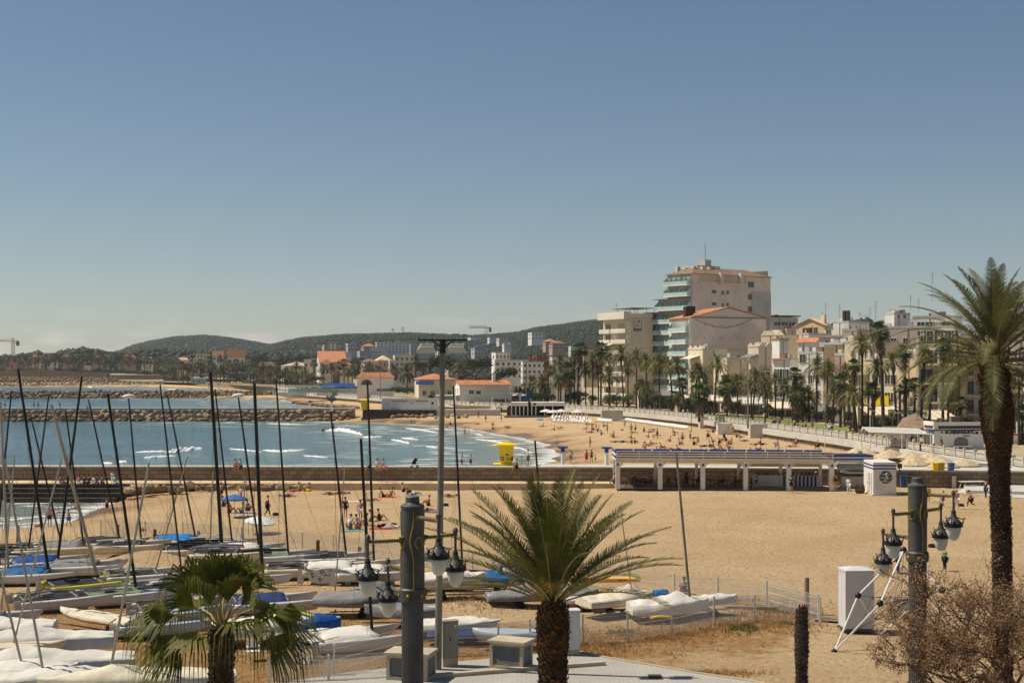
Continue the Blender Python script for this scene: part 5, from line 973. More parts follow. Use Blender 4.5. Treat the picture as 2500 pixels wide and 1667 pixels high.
for a_ in [('P', 1708, 913, 1707, 974, 30), ('P', 1752, 890, 1744, 999, 31), ('P', 1773, 942, 1774, 1001, 34), ('P', 1801, 936, 1801, 1014, 30), ('P', 1845, 923, 1838, 1024, 32), ('P', 1832, 945, 1834, 1020, 26), ('P', 1873, 955, 1873, 1016, 32), ('P', 1914, 944, 1909, 1005, 26), ('W', 1937, 915, 1941, 1005, 21), ('P', 1997, 898, 1994, 1028, 39), ('P', 2021, 902, 2020, 1010, 30), ('P', 1977, 967, 1975, 1015, 32), ('W', 2050, 936, 2052, 1043, 28),
   ('F', 1935, 967, 1935, 1008, 17), ('P', 2103, 842, 2105, 1040, 34), ('W', 2147, 812, 2157, 1053, 27), ('P', 2137, 898, 2132, 1043, 34), ('P', 2174, 884, 2189, 1047, 30), ('W', 2206, 860, 2209, 1043, 22), ('P', 2262, 867, 2248, 1037, 30), ('W', 2304, 845, 2302, 1030, 22), ('P', 2340, 867, 2341, 1000, 28), ('P', 2084, 967, 2092, 1037, 38), ('W', 2082, 893, 2085, 1015, 19),
   ('F', 2233, 938, 2233, 1037, 21), ('F', 2270, 955, 2270, 1030, 20), ('F', 2315, 967, 2315, 1040, 20), ('F', 2346, 986, 2346, 1040, 24), ('F', 2197, 951, 2197, 1040, 16), ('F', 2462, 935, 2462, 1080, 26), ('F', 2488, 930, 2488, 1075, 26), ('F', 2472, 1015, 2470, 1085, 24), ('F', 2496, 1008, 2496, 1082, 24), ('P', 2440, 890, 2446, 1060, 36), ('F', 2452, 1060, 2452, 1090, 14),
   ('P', 1366, 884, 1368, 962, 25), ('W', 1417, 855, 1410, 965, 21), ('P', 1401, 875, 1402, 962, 24), ('W', 1467, 852, 1467, 962, 21), ('P', 1514, 868, 1522, 960, 31), ('P', 1554, 873, 1554, 985, 27), ('P', 1578, 884, 1578, 992, 27), ('P', 1611, 890, 1610, 985, 37), ('P', 1655, 893, 1662, 1003, 29), ('F', 1666, 937, 1671, 1001, 20), ('P', 1324, 937, 1324, 979, 30), ('P', 1363, 932, 1363, 984, 26), ('W', 1390, 908, 1393, 992, 24),
   ('P', 1432, 904, 1430, 965, 26), ('P', 1461, 906, 1461, 981, 28), ('P', 1489, 919, 1489, 983, 29), ('P', 1578, 948, 1580, 992, 25), ('P', 1635, 897, 1642, 980, 24), ('P', 1700, 905, 1696, 985, 26), ('P', 1445, 880, 1447, 960, 24), ('P', 1530, 900, 1533, 975, 22), ('P', 1485, 875, 1487, 962, 22), ('P', 1380, 925, 1380, 975, 24), ('P', 1345, 905, 1345, 968, 20), ('P', 1300, 935, 1300, 972, 24), ('P', 1720, 945, 1720, 1000, 26), ('P', 1955, 945, 1955, 1012, 22), ('P', 2060, 905, 2062, 1020, 24), ('P', 2120, 950, 2120, 1030, 26), ('P', 1895, 925, 1893, 1002, 22)]: palm(*a_)
for a_ in [('P', 996, 912, 994, 938, 28), ('P', 1015, 885, 1012, 936, 22), ('P', 1122, 906, 1124, 940, 30), ('W', 1051, 890, 1051, 936, 10), ('P', 876, 893, 875, 934, 18), ('P', 903, 898, 903, 934, 18), ('P', 860, 902, 860, 938, 17), ('W', 828, 893, 828, 936, 12), ('W', 840, 887, 840, 934, 12), ('P', 809, 895, 809, 938, 14), ('P', 789, 900, 790, 940, 16), ('W', 767, 888, 767, 936, 11), ('P', 925, 903, 923, 936, 16), ('P', 960, 905, 958, 936, 20), ('P', 890, 905, 888, 938, 15), ('P', 745, 905, 745, 938, 12), ('P', 940, 912, 940, 938, 14), ('P', 1035, 905, 1035, 938, 14), ('P', 850, 910, 850, 938, 13),
   ('P', 723, 894, 724, 936, 14), ('P', 642, 895, 642, 934, 15), ('P', 681, 906, 681, 936, 13), ('P', 592, 893, 592, 932, 14), ('P', 545, 894, 545, 930, 12), ('P', 560, 888, 560, 930, 13), ('W', 511, 881, 511, 930, 12), ('P', 538, 876, 538, 928, 12), ('W', 468, 868, 471, 928, 9), ('P', 618, 905, 618, 934, 11), ('P', 660, 900, 660, 935, 12), ('P', 700, 906, 700, 937, 11), ('W', 576, 885, 576, 930, 10), ('W', 612, 890, 612, 932, 9), ('W', 490, 885, 490, 929, 10), ('P', 522, 898, 522, 929, 11), ('P', 570, 903, 570, 931, 11), ('P', 630, 910, 632, 934, 10), ('P', 448, 893, 448, 927, 11), ('P', 462, 900, 460, 927, 10), ('W', 435, 884, 435, 926, 9), ('P', 497, 905, 497, 929, 10), ('P', 604, 908, 604, 932, 10)]: palm(*a_)
rnd = random.Random(5)
for i in range(7): px = 1700 + i * 85 + rnd.uniform(-12, 12); palm(rnd.choice('PPWF'), px, rnd.uniform(930, 968), px + rnd.uniform(-4, 4), 1030, rnd.uniform(22, 30))
for i in range(84):
 px = -6 + i * 5.35 + rnd.uniform(-2.5, 2.5); Y = rnd.choice((1225, 1240, 1262)); hpx = rnd.uniform(28, 44) if px > 120 else rnd.uniform(24, 40); yb = 911.5 + max(0, (px - 300)) * .07
 palm('P' if rnd.random() < .62 else 'W', px, yb - hpx, px + rnd.uniform(-1, 1), yb, rnd.uniform(8, 11.5), Y=Y)
for i in range(46):
 px = 402 + i * 8.0 + rnd.uniform(-3, 3); ym = ymax(px) - rnd.uniform(4, 24); yb = P(px, 0, ym).z; yb = 895 + (14 - 3.1) * F / ym
 palm('P' if rnd.random() < .6 else 'W', px, yb - rnd.uniform(26, 42), px, yb, rnd.uniform(10, 13), Y=ym)
def crown_mesh(seed, n, leaf, mat, gaps=.35, lob=9, flat=.75):
 """many leaf clumps set through the crown's volume"""
 rnd = random.Random(seed); mb = MB(); lobes = []
 for i in range(lob):
  d = Vector((rnd.gauss(0, 1), rnd.gauss(0, 1), abs(rnd.gauss(0, .8)) - .15)).normalized(); lobes.append((d * rnd.uniform(.35, .68), rnd.uniform(.3, .48)))
 for i in range(n):
  c, r = lobes[rnd.randrange(lob)]; d = Vector((rnd.gauss(0, 1), rnd.gauss(0, 1), rnd.gauss(0, 1))).normalized(); p = c + d * r * rnd.uniform(.55, 1.1) ** .5; p.z *= flat
  if noise.noise(p * 3.1 + Vector((seed, 0, 0))) < -gaps: continue
  nn = (d + Vector((rnd.uniform(-.7, .7), rnd.uniform(-.7, .7), rnd.uniform(-.3, .9)))).normalized(); u = nn.orthogonal().normalized(); v = nn.cross(u); a = rnd.uniform(0, 6.28); u, v = u * math.cos(a) + v * math.sin(a), v * math.cos(a) - u * math.sin(a); s = leaf * rnd.uniform(.5, 1.3)
  mb.add([p - u * s, p - v * s * .55, p + u * s, p + v * s * .6], [(0, 1, 2, 3)])
 return mb.mesh('crown', [mat])
CR = {m: [crown_mesh(s, 1500, .07, m) for s in (21, 22)] for m in ('leaf_green', 'leaf_dark', 'leaf_olive', 'leaf_brown')}
BR = [MB().tube([(0, 0, 0), (.05, 0, .3), (0, .03, .62)], [.075, .055, .03], 6).tube([(.02, 0, .25), (.25, .1, .5), (.42, .15, .72)], [.05, .035, .015], 5).tube([(.02, 0, .28), (-.22, -.1, .52), (-.38, .1, .75)], [.05, .035, .015], 5).tube([(0, 0, .3), (.05, -.25, .55), (.1, -.35, .75)], [.045, .03, .012], 5).mesh('trunk', ['bark'])]
def tree(mat, px, yt, yb, w, label, z=3.1, Y=None, kind='tree', low=False):
 b = P(px, yb, Y) if Y else W3_(px, yb, z); s_ = b.y / F; H = P(px, yt, b.y).z - b.z; Wd = w * s_
 t = thing(kind, label, kind.replace('_', ' '), b, rnd.uniform(0, 6), 'trees and bushes of the seafront park' if b.y < 520 else 'trees in the far gardens')
 if not low: ob('trunk', BR[0], t, scale=(max(Wd * .8, 1), max(Wd * .8, 1), H * .8))
 ob('crown', CR[mat][rnd.randrange(2)], t, (0, 0, H * (.34 if low else .55)), (0, 0, rnd.uniform(0, 6)), scale=(Wd / 1.75, Wd / 1.75, H * (.62 if low else .52)))
for a_ in [('leaf_green', 1415, 950, 985, 62, 'round bright green bush tree on the lawn'), ('leaf_green', 1444, 960, 984, 26, 'small green bush tree beside the round bright one'), ('leaf_olive', 1535, 955, 998, 44, 'branching olive-green shrub on the lawn'), ('leaf_green', 1505, 955, 997, 30, 'green yucca-like shrub with thick stems'), ('leaf_dark', 1600, 955, 1005, 40, 'dark multi-stemmed shrub in front of the tall hotel'), ('leaf_dark', 1640, 962, 1006, 36, 'dark thick-stemmed shrub beside the leaning palm'),
   ('leaf_olive', 1690, 962, 1010, 50, 'pale spring-leaved tree in front of the cream corner house'), ('leaf_green', 1735, 970, 1011, 34, 'small round green tree on the lawn edge'), ('leaf_dark', 1802, 965, 1020, 28, 'dense dark round tree by the lamp post'), ('leaf_brown', 1960, 976, 1028, 58, 'large grey-brown feathery bush beside the promenade'), ('leaf_dark', 2030, 980, 1040, 44, 'dark green loose tree by the white parapet'), ('leaf_green', 2108, 1031, 1054, 36, 'clipped round green bush by the promenade'),
   ('leaf_olive', 2165, 1010, 1052, 34, 'greyish olive tree behind the statue'), ('leaf_dark', 2075, 1025, 1052, 40, 'low dark shrub bed between palms'), ('leaf_green', 2290, 1020, 1045, 24, 'green shrub behind the beach bar roof'), ('leaf_olive', 1560, 910, 985, 34, 'slender pale green tree in front of the apartment hotel'), ('leaf_olive', 1885, 990, 1020, 26, 'thin young tree near the bicycles'), ('leaf_olive', 1655, 950, 1000, 26, 'thin leafy tree by the cafe awning')]: tree(*a_)
for a_ in [('leaf_dark', 1075, 848, 915, 70, 'tall dark evergreen behind the light pole', 3, 540), ('leaf_dark', 1165, 857, 910, 95, 'broad dark pine crown above the clubhouse', 3, 520), ('leaf_dark', 1238, 882, 932, 60, 'domed dark evergreen tree right of the clubhouse', 3, 440), ('leaf_brown', 1175, 905, 945, 80, 'brownish leafless tree behind the clubhouse', 3, 470), ('leaf_brown', 1140, 900, 940, 60, 'brown bare tree beside the big date palm', 3, 480), ('leaf_dark', 1205, 900, 940, 50, 'dark bushy tree behind the clubhouse chimney', 3, 460), ('leaf_dark', 1275, 925, 975, 46, 'dark clump of trees beside the swings', 3, 420), ('leaf_dark', 1330, 945, 985, 50, 'dark low tree left of the round bush', 3, 400),
   ('leaf_dark', 955, 905, 935, 34, 'dark tree near the bathhouse', 3, 560), ('leaf_dark', 1035, 870, 915, 34, 'narrow dark tree before the light pole', 3, 560), ('leaf_olive', 700, 905, 940, 60, 'low grey-green bushes by the cream apartments', 3, 800), ('leaf_olive', 770, 915, 942, 50, 'grey-green bush in front of the villa', 3, 720), ('leaf_olive', 745, 922, 945, 26, 'bright green bush beside the sea terrace', 3, 640), ('leaf_dark', 640, 862, 900, 60, 'dark wooded clump behind the red roofs', 6, 1000), ('leaf_dark', 690, 866, 900, 60, 'dark wood behind the cream apartments', 6, 1000), ('leaf_dark', 600, 868, 900, 40, 'dark trees behind the turret', 6, 1020), ('leaf_dark', 735, 864, 890, 46, 'dark clump above the beige house', 6, 1000),
   ('leaf_dark', 875, 866, 885, 36, 'dark tree between the villas', 6, 900), ('leaf_dark', 1010, 856, 882, 30, 'dark tree right of the chimneyed house', 6, 900), ('leaf_green', 965, 940, 958, 30, 'green bush before the glass screens', 3, 500), ('leaf_green', 995, 942, 958, 26, 'green bush left of the blue awning', 3, 490), ('leaf_green', 1163, 966, 975, 18, 'small green bush before the clubhouse', 3, 430), ('leaf_green', 1192, 962, 976, 20, 'dark green round bush at the clubhouse', 3, 430), ('leaf_dark', 1105, 1002, 1018, 46, 'green bushy shrub above the pier rocks', 3, 372), ('leaf_dark', 1053, 958, 975, 14, 'dark bush under the white porch', 3, 450)]: tree(*a_[:6], Y=a_[7], low=a_[2] - a_[1] < 25)
for i in range(44):
 px = 4 + i * 14 + rnd.uniform(-5, 5); Y = 1215 if px < 380 else 1100; yb = 912 + max(0, px - 300) * .055; tree(rnd.choice(('leaf_dark', 'leaf_dark', 'leaf_olive')), px, yb - rnd.uniform(9, 24), yb, rnd.uniform(16, 30), 'low dark garden tree among the far palm trunks near ' + near_(px), Y=Y + rnd.uniform(0, 60), low=True)
for i in range(60):
 px = 404 + i * 14.5 + rnd.uniform(-5, 5); ym = ymax(px) - rnd.uniform(2, 20); yb = 895 + 10.9 * F / ym; tree(rnd.choice(('leaf_dark', 'leaf_dark', 'leaf_olive')), px, yb - rnd.uniform(12, 26), yb, rnd.uniform(22, 34), 'dark garden tree at the foot of the houses near ' + near_(px), Y=ym, low=True)
for i in range(34):
 px = 600 + i * 21 + rnd.uniform(-7, 7); ym = rnd.uniform(1000, 1240); yt = rnd.uniform(866, 886); tree('leaf_dark', px, yt, yt + 26, rnd.uniform(26, 44), 'dark tree on the rising ground behind ' + near_(px), Y=ym, low=True)
for i in range(12):
 px = 1300 + i * 96 + rnd.uniform(-12, 12); yb = 966 + (px - 1300) * .055; tree(rnd.choice(('leaf_dark', 'leaf_olive', 'leaf_green')), px, yb - rnd.uniform(20, 32), yb, rnd.uniform(30, 46), 'low leafy shrub of the seafront beds near ' + near_(px), low=True)
LP1 = cached('lp1', lambda: MB().tube([(0, 0, 0), (0, 0, 4.3)], [.07, .05], 6).mesh('post', ['rail'])); LP2 = cached('lp2', lambda: MB().box((0, 0, 4.32), (.9, .4, .1)).mesh('lamp_head', ['pale_conc']))
def lamp(px, yb, yt, z=3.1, hh=None):
 b = W3_(px, yb, z); H = P(px, yt, b.y).z - z; t = thing('street_lamp', 'slim grey street lamp near ' + near_(px), 'street lamp', b, 0, 'street lamps along the promenade'); ob('post', LP1, t, scale=(1, 1, H / 4.3)); ob('lamp_head', LP2, t, (0, 0, H - 4.3))
for px, yb, yt in ((1441, 1000, 955), (1504, 1003, 957), (1611, 1006, 961), (1306, 982, 943), (1334, 984, 944), (1371, 985, 945), (1708, 1020, 975), (1820, 1024, 978), (1909, 1022, 975), (2015, 1045, 984), (2095, 1058, 990), (2131, 1064, 1003), (2192, 1076, 1008), (1775, 1015, 970), (1852, 1022, 975), (2179, 1058, 1005), (1565, 985, 925), (1936, 1030, 970)): lamp(px, yb, yt)
for px, yb, yt, w, lb in ((1826, 1045, 882, .17, 'tall white light mast in front of the crenellated beige house'), (1285, 990, 883, .17, 'tall grey light mast beside the swings'), (2456, 1120, 872, .2, 'tall grey light mast right of the big leaning palm'), (929, 974, 880, .12, 'tall thin grey mast in front of the bathhouse'), (1245, 945, 888, .1, 'thin twin-headed lamp beside the domed evergreen'), (497, 930, 875, .12, 'tall thin light mast among the far palms')):
 b = W(px, yb, 3.1); H = (yb - yt) * b.y / F; t = thing('light_mast', lb, 'light mast', b); MB().tube([(0, 0, 0), (0, 0, H)], [w, w * .7], 8).build('post', 'galv', t); MB().box((0, 0, H + .1), (1.6, .5, .22)).box((0, -.3, H - .2), (.5, .3, .3)).build('lamp_head', 'pale_conc', t)
# ---------------------------------------------------------------- boats of the sailing club
def hullmesh(L_, w, h, deck=True, fine=1., mat='hull_white', bowup=.12, flat=False, transom=.75):
 mb = MB(); rings = []; K = 12
 for i in range(K + 1):
  t = i / K; x = -L_ / 2 + L_ * t; f = (transom + (1 - transom) * math.sin(min(t / .45, 1) * math.pi / 2)) * (1 - max(0, (t - .45) / .55) ** (1.8 * fine)) + .02
  ww = w / 2 * f; top = h + bowup * t * t; bot = .02 + .32 * h * (max(0, t - .55) / .45) ** 2 + .1 * h * (1 - min(t / .3, 1));
  if t > .99: bot = top - .12
  r = [(x, 0, top + (.05 * w if deck else -.02)), (x, ww * .7, top + .02 * w), (x, ww, top - .03), (x, ww * .96, (top + bot) / 2), (x, ww * (.55 if not flat else .9), bot + .06 * h), (x, 0, bot)]
  r += [(a, -b_, c) for a, b_, c in r[-2:0:-1]]; rings.append(r)
 mb.loft(rings); return mb.mesh('hull', [mat], True)
def covermesh(L_, w, h, peak, mat, seed=0, drape=.25, ridge=True, over=.12, mastpos=.62):
 rnd = random.Random(seed); mb = MB(); rings = []; K = 22; Nn = 12
 for i in range(K + 1):
  t = i / K; x = -L_ / 2 * 1.015 + L_ * 1.03 * t; f = (.78 + .22 * math.sin(min(t / .45, 1) * math.pi / 2)) * (1 - max(0, (t - .45) / .55) ** 1.9) + .05; ww = (w / 2 + over * .5) * f
  pk = peak * (math.exp(-((t - mastpos) / .16) ** 2) * .55 + .45 * math.sin(math.pi * min(max(t, .02), .98)) ** .6); top = h + .12 * t * t; r = []
  for j in range(Nn + 1):
   s = -1 + 2 * j / Nn; a = abs(s)
   if a > .83: z = top + .02 - (a - .83) / .17 * drape; y = math.copysign(ww * 1.04, s)
   else: z = top + .04 + pk * (1 - (a / .83) ** (1.1 if ridge else 2.2)) - .035 * math.sin(a * 9 + t * 21 + seed) * (1 - a); y = ww * s / .83
   nn = noise.noise(Vector((x * 1.8 + seed, y * 2.2, z * 2))) * .11 + noise.noise(Vector((x * 4.5 + y * 3 + seed, y * 5, 0))) * .06; r.append((x, y, z + nn * (1 if a < .83 else .3)))
  rings.append(r)
 mb.loft(rings, closed=False, cap=False); mb.add([p for p in rings[0]], [tuple(range(Nn + 1))]); mb.add([p for p in rings[-1]], [tuple(range(Nn + 1))[::-1]])
 return mb.mesh('boat_cover', [mat], True)
def wheel(mb, c, r, w, ax=(0, 1, 0)):
 a = Vector(ax).normalized() * w / 2; c = Vector(c); mb.tube([c - a, c - a * .9, c + a * .9, c + a], [r * .8, r, r, r * .8], 12)
WHL = lambda r: cached(('wheel', r), lambda: (lambda m_: (wheel(m_, (0, 0, 0), r, r * .5), m_.mesh('wheel', ['rubber']))[1])(MB()))
CATN = 0
def mast_part(t, foot, top, w, mat, stays=True, flt=False):
 """mast between two world points, as a part of boat t"""
 Mi = Matrix.Translation(t.location) @ Matrix.Rotation(t.rotation_euler.z, 4, 'Z'); Mi.invert(); a, b = Mi @ foot, Mi @ top; mid = a.lerp(b, .5)
 m_ = MB().tube([a, mid, b], [w * .52, w * .5, w * .42], 8).tube([a.lerp(b, .6) + Vector((0, 0, 0)), a.lerp(b, .605)], [w * .7, w * .7], 8).build('mast', mat, t)
 mb = MB(); hb = a.lerp(b, .74)
 for e_ in ((-.6, 1.2, .45), (-.6, -1.2, .45), (2.4, 0, .6)): mb.tube([Vector((a.x, a.y, 0)) + Vector(e_), hb], .009, 3)
 mb.tube([a.lerp(b, .99), a + Vector((-.15, .05, .2))], .007, 3)
 if stays: mb.build('rigging', 'wire', m_)
 if flt:
  bb = b + Vector((0, 0, .12)); mb = MB(); mb.loft([[(bb.x + x, bb.y + r * math.cos(k), bb.z + r * .8 * math.sin(k) + .05 * x) for k in [6.283 * q / 8 for q in range(8)]] for x, r in ((-.42, .03), (-.3, .14), (-.05, .2), (.2, .17), (.4, .06), (.48, .01))]); mb.build('mast_float', 'white', m_, smooth=True)
def catamaran(px, py, top, label, hd=10, mw=.15, mmat='mast_black', hull='hull_white', tramp='black_net', L_=4.6, flt=False, cover=None, mast=True, B=2.6, stays=True, rud='hull_white'):
 foot = P(px, py, (HC - 2.15) * F / (py - HZ)); g = gz(foot.x, foot.y); hd_ = R(hd); off_ = Vector((math.cos(hd_), math.sin(hd_))) * -.55
 t = thing('catamaran', label, 'catamaran', (foot.x + off_.x, foot.y + off_.y, g + .12), hd_, 'catamarans of the boat yard')
 for s in (-1, 1):
  hh = ob('hull', cached(('ch', L_, hull), lambda: hullmesh(L_, .42, .52, mat=hull, transom=.55)), t, (0, s * B / 2, 0))
  r = ob('rudder', cached(('rud', rud), lambda: MB().prism([(-.06, -.03), (.3, -.03), (.3, .03), (-.06, .03)], -.35, .55).bar((.1, 0, .5), (1.2, 0, .62), .035).mesh('rudder', [rud])), t, (-L_ / 2 - .22, s * B / 2, .05), (0, rnd.uniform(-.2, .35), 0))
 if tramp:
  def tr():
   mb = MB(); vs, fs = [], []
   for i in range(7):
    for j in range(7): x = -2.05 + 2.5 * i / 6; y = -B / 2 + .15 + (B - .3) * j / 6; vs.append((x, y, .6 - .07 * math.sin(math.pi * i / 6) * math.sin(math.pi * j / 6) + .015 * math.sin(i * 5 + j * 3)))
   fs = [(i * 7 + j, i * 7 + j + 1, (i + 1) * 7 + j + 1, (i + 1) * 7 + j) for i in range(6) for j in range(6)]; return mb.add(vs, fs).mesh('trampoline', [tramp], True)
  ob('trampoline', cached(('tr', tramp, B), tr), t)
 bm_ = cached(('beam', B), lambda: MB().tube([(0, -B / 2, .62), (0, B / 2, .62)], .055, 7).mesh('crossbeam', ['alu']))
 ob('crossbeam', bm_, t, (.5, 0, 0)); ob('crossbeam', bm_, t, (-2.1, 0, 0)); ob('tiller', cached(('til',), lambda: MB().tube([(-2.6, -1.1, .68), (-2.0, 0, .82), (-2.6, 1.1, .68)], .022, 4).tube([(-2.2, 0, .8), (-.6, .5, .85)], .02, 4).mesh('tiller', ['mast_black'])), t)
 if cover: ob('cover', cached(('cc', cover, CATN % 3), lambda: drape(2.9, B + .3, cover, CATN % 3)), t, (-.8, 0, .62))
 else:
  mb = MB(); q = rnd.uniform(-.5, .5); mb.tube([(-2.3, q, .78), (-.6, q * .5 + .1, .85), (.6, q * .3, .8)], .06, 6); mb.tube([(-1.9, -q, .72), (.3, -q * .6, .7)], .035, 5).box((-.9, q * .4, .69), (.7, .5, .12), .4); mb.build('rolled_boom', rnd.choice(('offwhite', 'mast_black', 'alu', 'grey_cover')), t)
 if mast and top: mast_part(t, foot, P(top[0], top[1], foot.y + rnd.uniform(-.5, .5)), mw, mmat, stays, flt)
 return t
def drape(lx, ly, mat, seed, h=.18, n_=12):
 vs = []
 for i in range(n_ + 1):
  for j in range(n_ + 1):
   u, v = -1 + 2 * i / n_, -1 + 2 * j / n_; e_ = max(abs(u), abs(v)); z = h * (1 - e_ ** 2) + .07 * noise.noise(Vector((u * 3 + seed * 7, v * 3, 0))) - (.35 if e_ > .97 else 0) + .12 * math.exp(-((u - .7) ** 2 + v * v) * 5); vs.append((u * lx / 2, v * ly / 2, z))
 return MB().add(vs, [(i * (n_ + 1) + j, i * (n_ + 1) + j + 1, (i + 1) * (n_ + 1) + j + 1, (i + 1) * (n_ + 1) + j) for i in range(n_) for j in range(n_)]).mesh('cover', [mat], True)
rnd = random.Random(9)
CT = [ # foot px,py, mast top, label, heading, mast width, mast colour, hull, trampoline, cover, float
 (118, 1388, (44, 900), 'catamaran under a blue tarpaulin with a leaning black mast and big hull letters', 12, .17, 'mast_black', 'hull_white', 'black_net', 'blue_cover', 0),
 (150, 1326, (75, 1016), 'catamaran with a mast leaning seaward between two black masts', 8, .12, 'mast_black', 'hull_cream', 'black_net', None, 0),
 (70, 1336, (119, 966), 'catamaran with a scuffed brown mast leaning landward', 6, .12, 'mast_brown', 'hull_cream', 'black_net', None, 0),
 (239, 1412, (125, 988), 'yellow and white catamaran with a thick tan mast and dark trampoline', 30, .19, 'tan_mast', 'hull_yellow', 'black_net', None, 0),
 (204, 1327, (160, 1001), 'cream catamaran with a slim black mast in the back row', 5, .12, 'mast_black', 'hull_cream', 'black_net', 'grey_cover', 0),
 (141, 1362, (200, 919), 'catamaran with a thick black mast leaning towards the town', 15, .17, 'mast_black', 'hull_white', 'black_net', 'deep_blue', 0),
 (293, 1318, (216, 975), 'catamaran with black folded sails and a strongly leaning black mast', 4, .12, 'mast_black', 'hull_cream', 'black_net', 'black_net', 0),
 (332, 1434, (263, 961), 'catamaran with a heavy black mast in front of the bare sand mound', 28, .16, 'mast_black', 'hull_white', 'green_net', None, 0),
 (346, 1332, (314, 972), 'catamaran whose black mast carries an upright white float', 4, .12, 'mast_black', 'hull_cream', 'black_net', None, 1),
 (446, 1420, (391, 939), 'catamaran behind the fan palm with a long thin black mast', 22, .1, 'mast_black', 'hull_blue', 'black_net', None, 0),
 (477, 1310, (409, 967), 'catamaran under a bright blue sail cover', 5, .12, 'mast_black', 'hull_cream', 'black_net', 'bright_blue', 0),
 (541, 1324, (514, 908), 'catamaran with the tallest thick black mast', 8, .24, 'mast_black', 'hull_white', 'black_net', None, 0),
 (566, 1318, (525, 950), 'catamaran with a slim black mast close beside the tallest one', 8, .12, 'mast_black', 'hull_cream', 'black_net', None, 0),
 (632, 1332, (582, 970), 'catamaran whose leaning black mast carries a tilted white float', 10, .13, 'mast_black', 'hull_white', 'black_net', 'white_cover', 2),
 (640, 1394, (621, 935), 'catamaran with a thick upright black mast behind the fan palm', 12, .21, 'mast_black', 'hull_white', None, None, 0),
 (704, 1352, (674, 931), 'pale green netted catamaran with a dark brown mast', 10, .13, 'mast_brown', 'hull_white', 'green_net', None, 0),
 (845, 1352, (807, 1003), 'catamaran with a dark net and a slightly leaning black mast', 8, .13, 'mast_black', 'hull_white', 'black_net', None, 0),
 (908, 1541, (881, 1071), 'white catamaran in the wire enclosure with a thick dark mast', 24, .15, 'mast_black', 'hull_white', None, 'white_cover', 0),
 (913, 1370, (897, 931), 'catamaran with a tall brown mast beside the ornate lamp', 6, .14, 'mast_brown', 'hull_white', 'black_net', None, 0),
 (1130, 1402, (1107, 942), 'white catamaran with a black mast behind the feather palm fronds', 8, .12, 'mast_black', 'hull_white', 'black_net', 'white_cover', 0),
 (-12, 1372, (28, 954), 'catamaran half out of view with a black mast leaning landward', 5, .11, 'mast_black', 'hull_white', 'black_net', None, 0),
 (20, 1387, (1, 981), 'white catamaran with a thick grey-beige mast at the edge of the yard', 6, .15, 'tan_mast', 'hull_white', 'black_net', 'cream_cover', 0),
 (2, 1500, (36, 1110), 'dinghy catamaran with a thin silver mast crossing the black ones', 10, .08, 'alu', 'hull_white', None, 'white_cover', 0),
 (380, 1392, (458, 1113), 'small catamaran with a silver mast leaning landward', 20, .09, 'alu', 'hull_white', 'black_net', None, 0),
 (512, 1337, (520, 1151), 'catamaran with a short pale upright mast', 6, .09, 'tan_mast', 'hull_cream', 'black_net', None, 0),
 (592, 1342, (598, 1166), 'catamaran with a short silver mast next to the tilted float mast', 6, .08, 'alu', 'hull_white', 'black_net', None, 0),
 (1330, 1372, (1306, 1075), 'catamaran hidden by palm fronds with a short black mast', 8, .13, 'mast_black', 'hull_white', 'black_net', None, 0),
]
for px, py, top, lb, hd, mw, mm_, hl, tr_, cv, fl in CT: catamaran(px, py, top, lb, hd, mw, mm_, hl, tr_, cover=cv, flt=bool(fl)); CATN += 1
for px, py, hd, hl, tr_, cv, lb in ((62, 1358, 3, 'hull_white', None, None, 'mastless white catamaran with empty hulls in the back row'), (235, 1372, 8, 'hull_white', 'black_net', 'grey_cover', 'mastless catamaran under a dark grey crumpled cover'), (180, 1450, 28, 'hull_white', 'black_net', None, 'white catamaran with raised transoms and curved tillers'), (470, 1470, 20, 'hull_blue', 'black_net', None, 'pale blue catamaran behind the fan palm'),
          (430, 1505, 20, 'hull_blue', None, 'grey_cover', 'pale blue hulled catamaran under a grey sheet'), (765, 1378, 8, 'hull_cream', 'black_net', None, 'cream catamaran behind the white sailboard'), (940, 1392, 6, 'hull_white', 'black_net', 'white_cover', 'white catamaran behind the ornate lamp column'), (860, 1388, 6, 'hull_cream', None, 'white_cover', 'cream catamaran covered with ropes and white cloth'), (700, 1455, 15, 'hull_white', None, 'navy', 'low boat under a dark blue flat cover'), (580, 1355, 5, 'hull_cream', 'black_net', None, 'cream catamaran with black webbing behind the palm'), (1190, 1400, 5, 'hull_white', None, None, 'long white catamaran hulls by the wire fence'), (20, 1345, 4, 'hull_white', 'black_net', None, 'white catamaran at the seaward end of the back row')):
 catamaran(px, py, None, lb, hd, hull=hl, tramp=tr_, cover=cv, mast=False); CATN += 1
def trolley(t, L_, mb=None, wr=.22, wmat='rubber', z=-.3):
 MB().bar((-L_ * .35, 0, z + .2), (L_ * .55, 0, z + .25), .06).bar((-.1, -.55, z + .1), (-.1, .55, z + .1), .06).bar((-L_ * .3, -.4, z + .22), (-L_ * .3, .4, z + .22), .06).build('trolley', 'galv', t)
 for s in (-1, 1): ob('wheel', WHL(wr), t, (-.1, s * .62, z + .1), mats=[wmat] if wmat != 'rubber' else None)
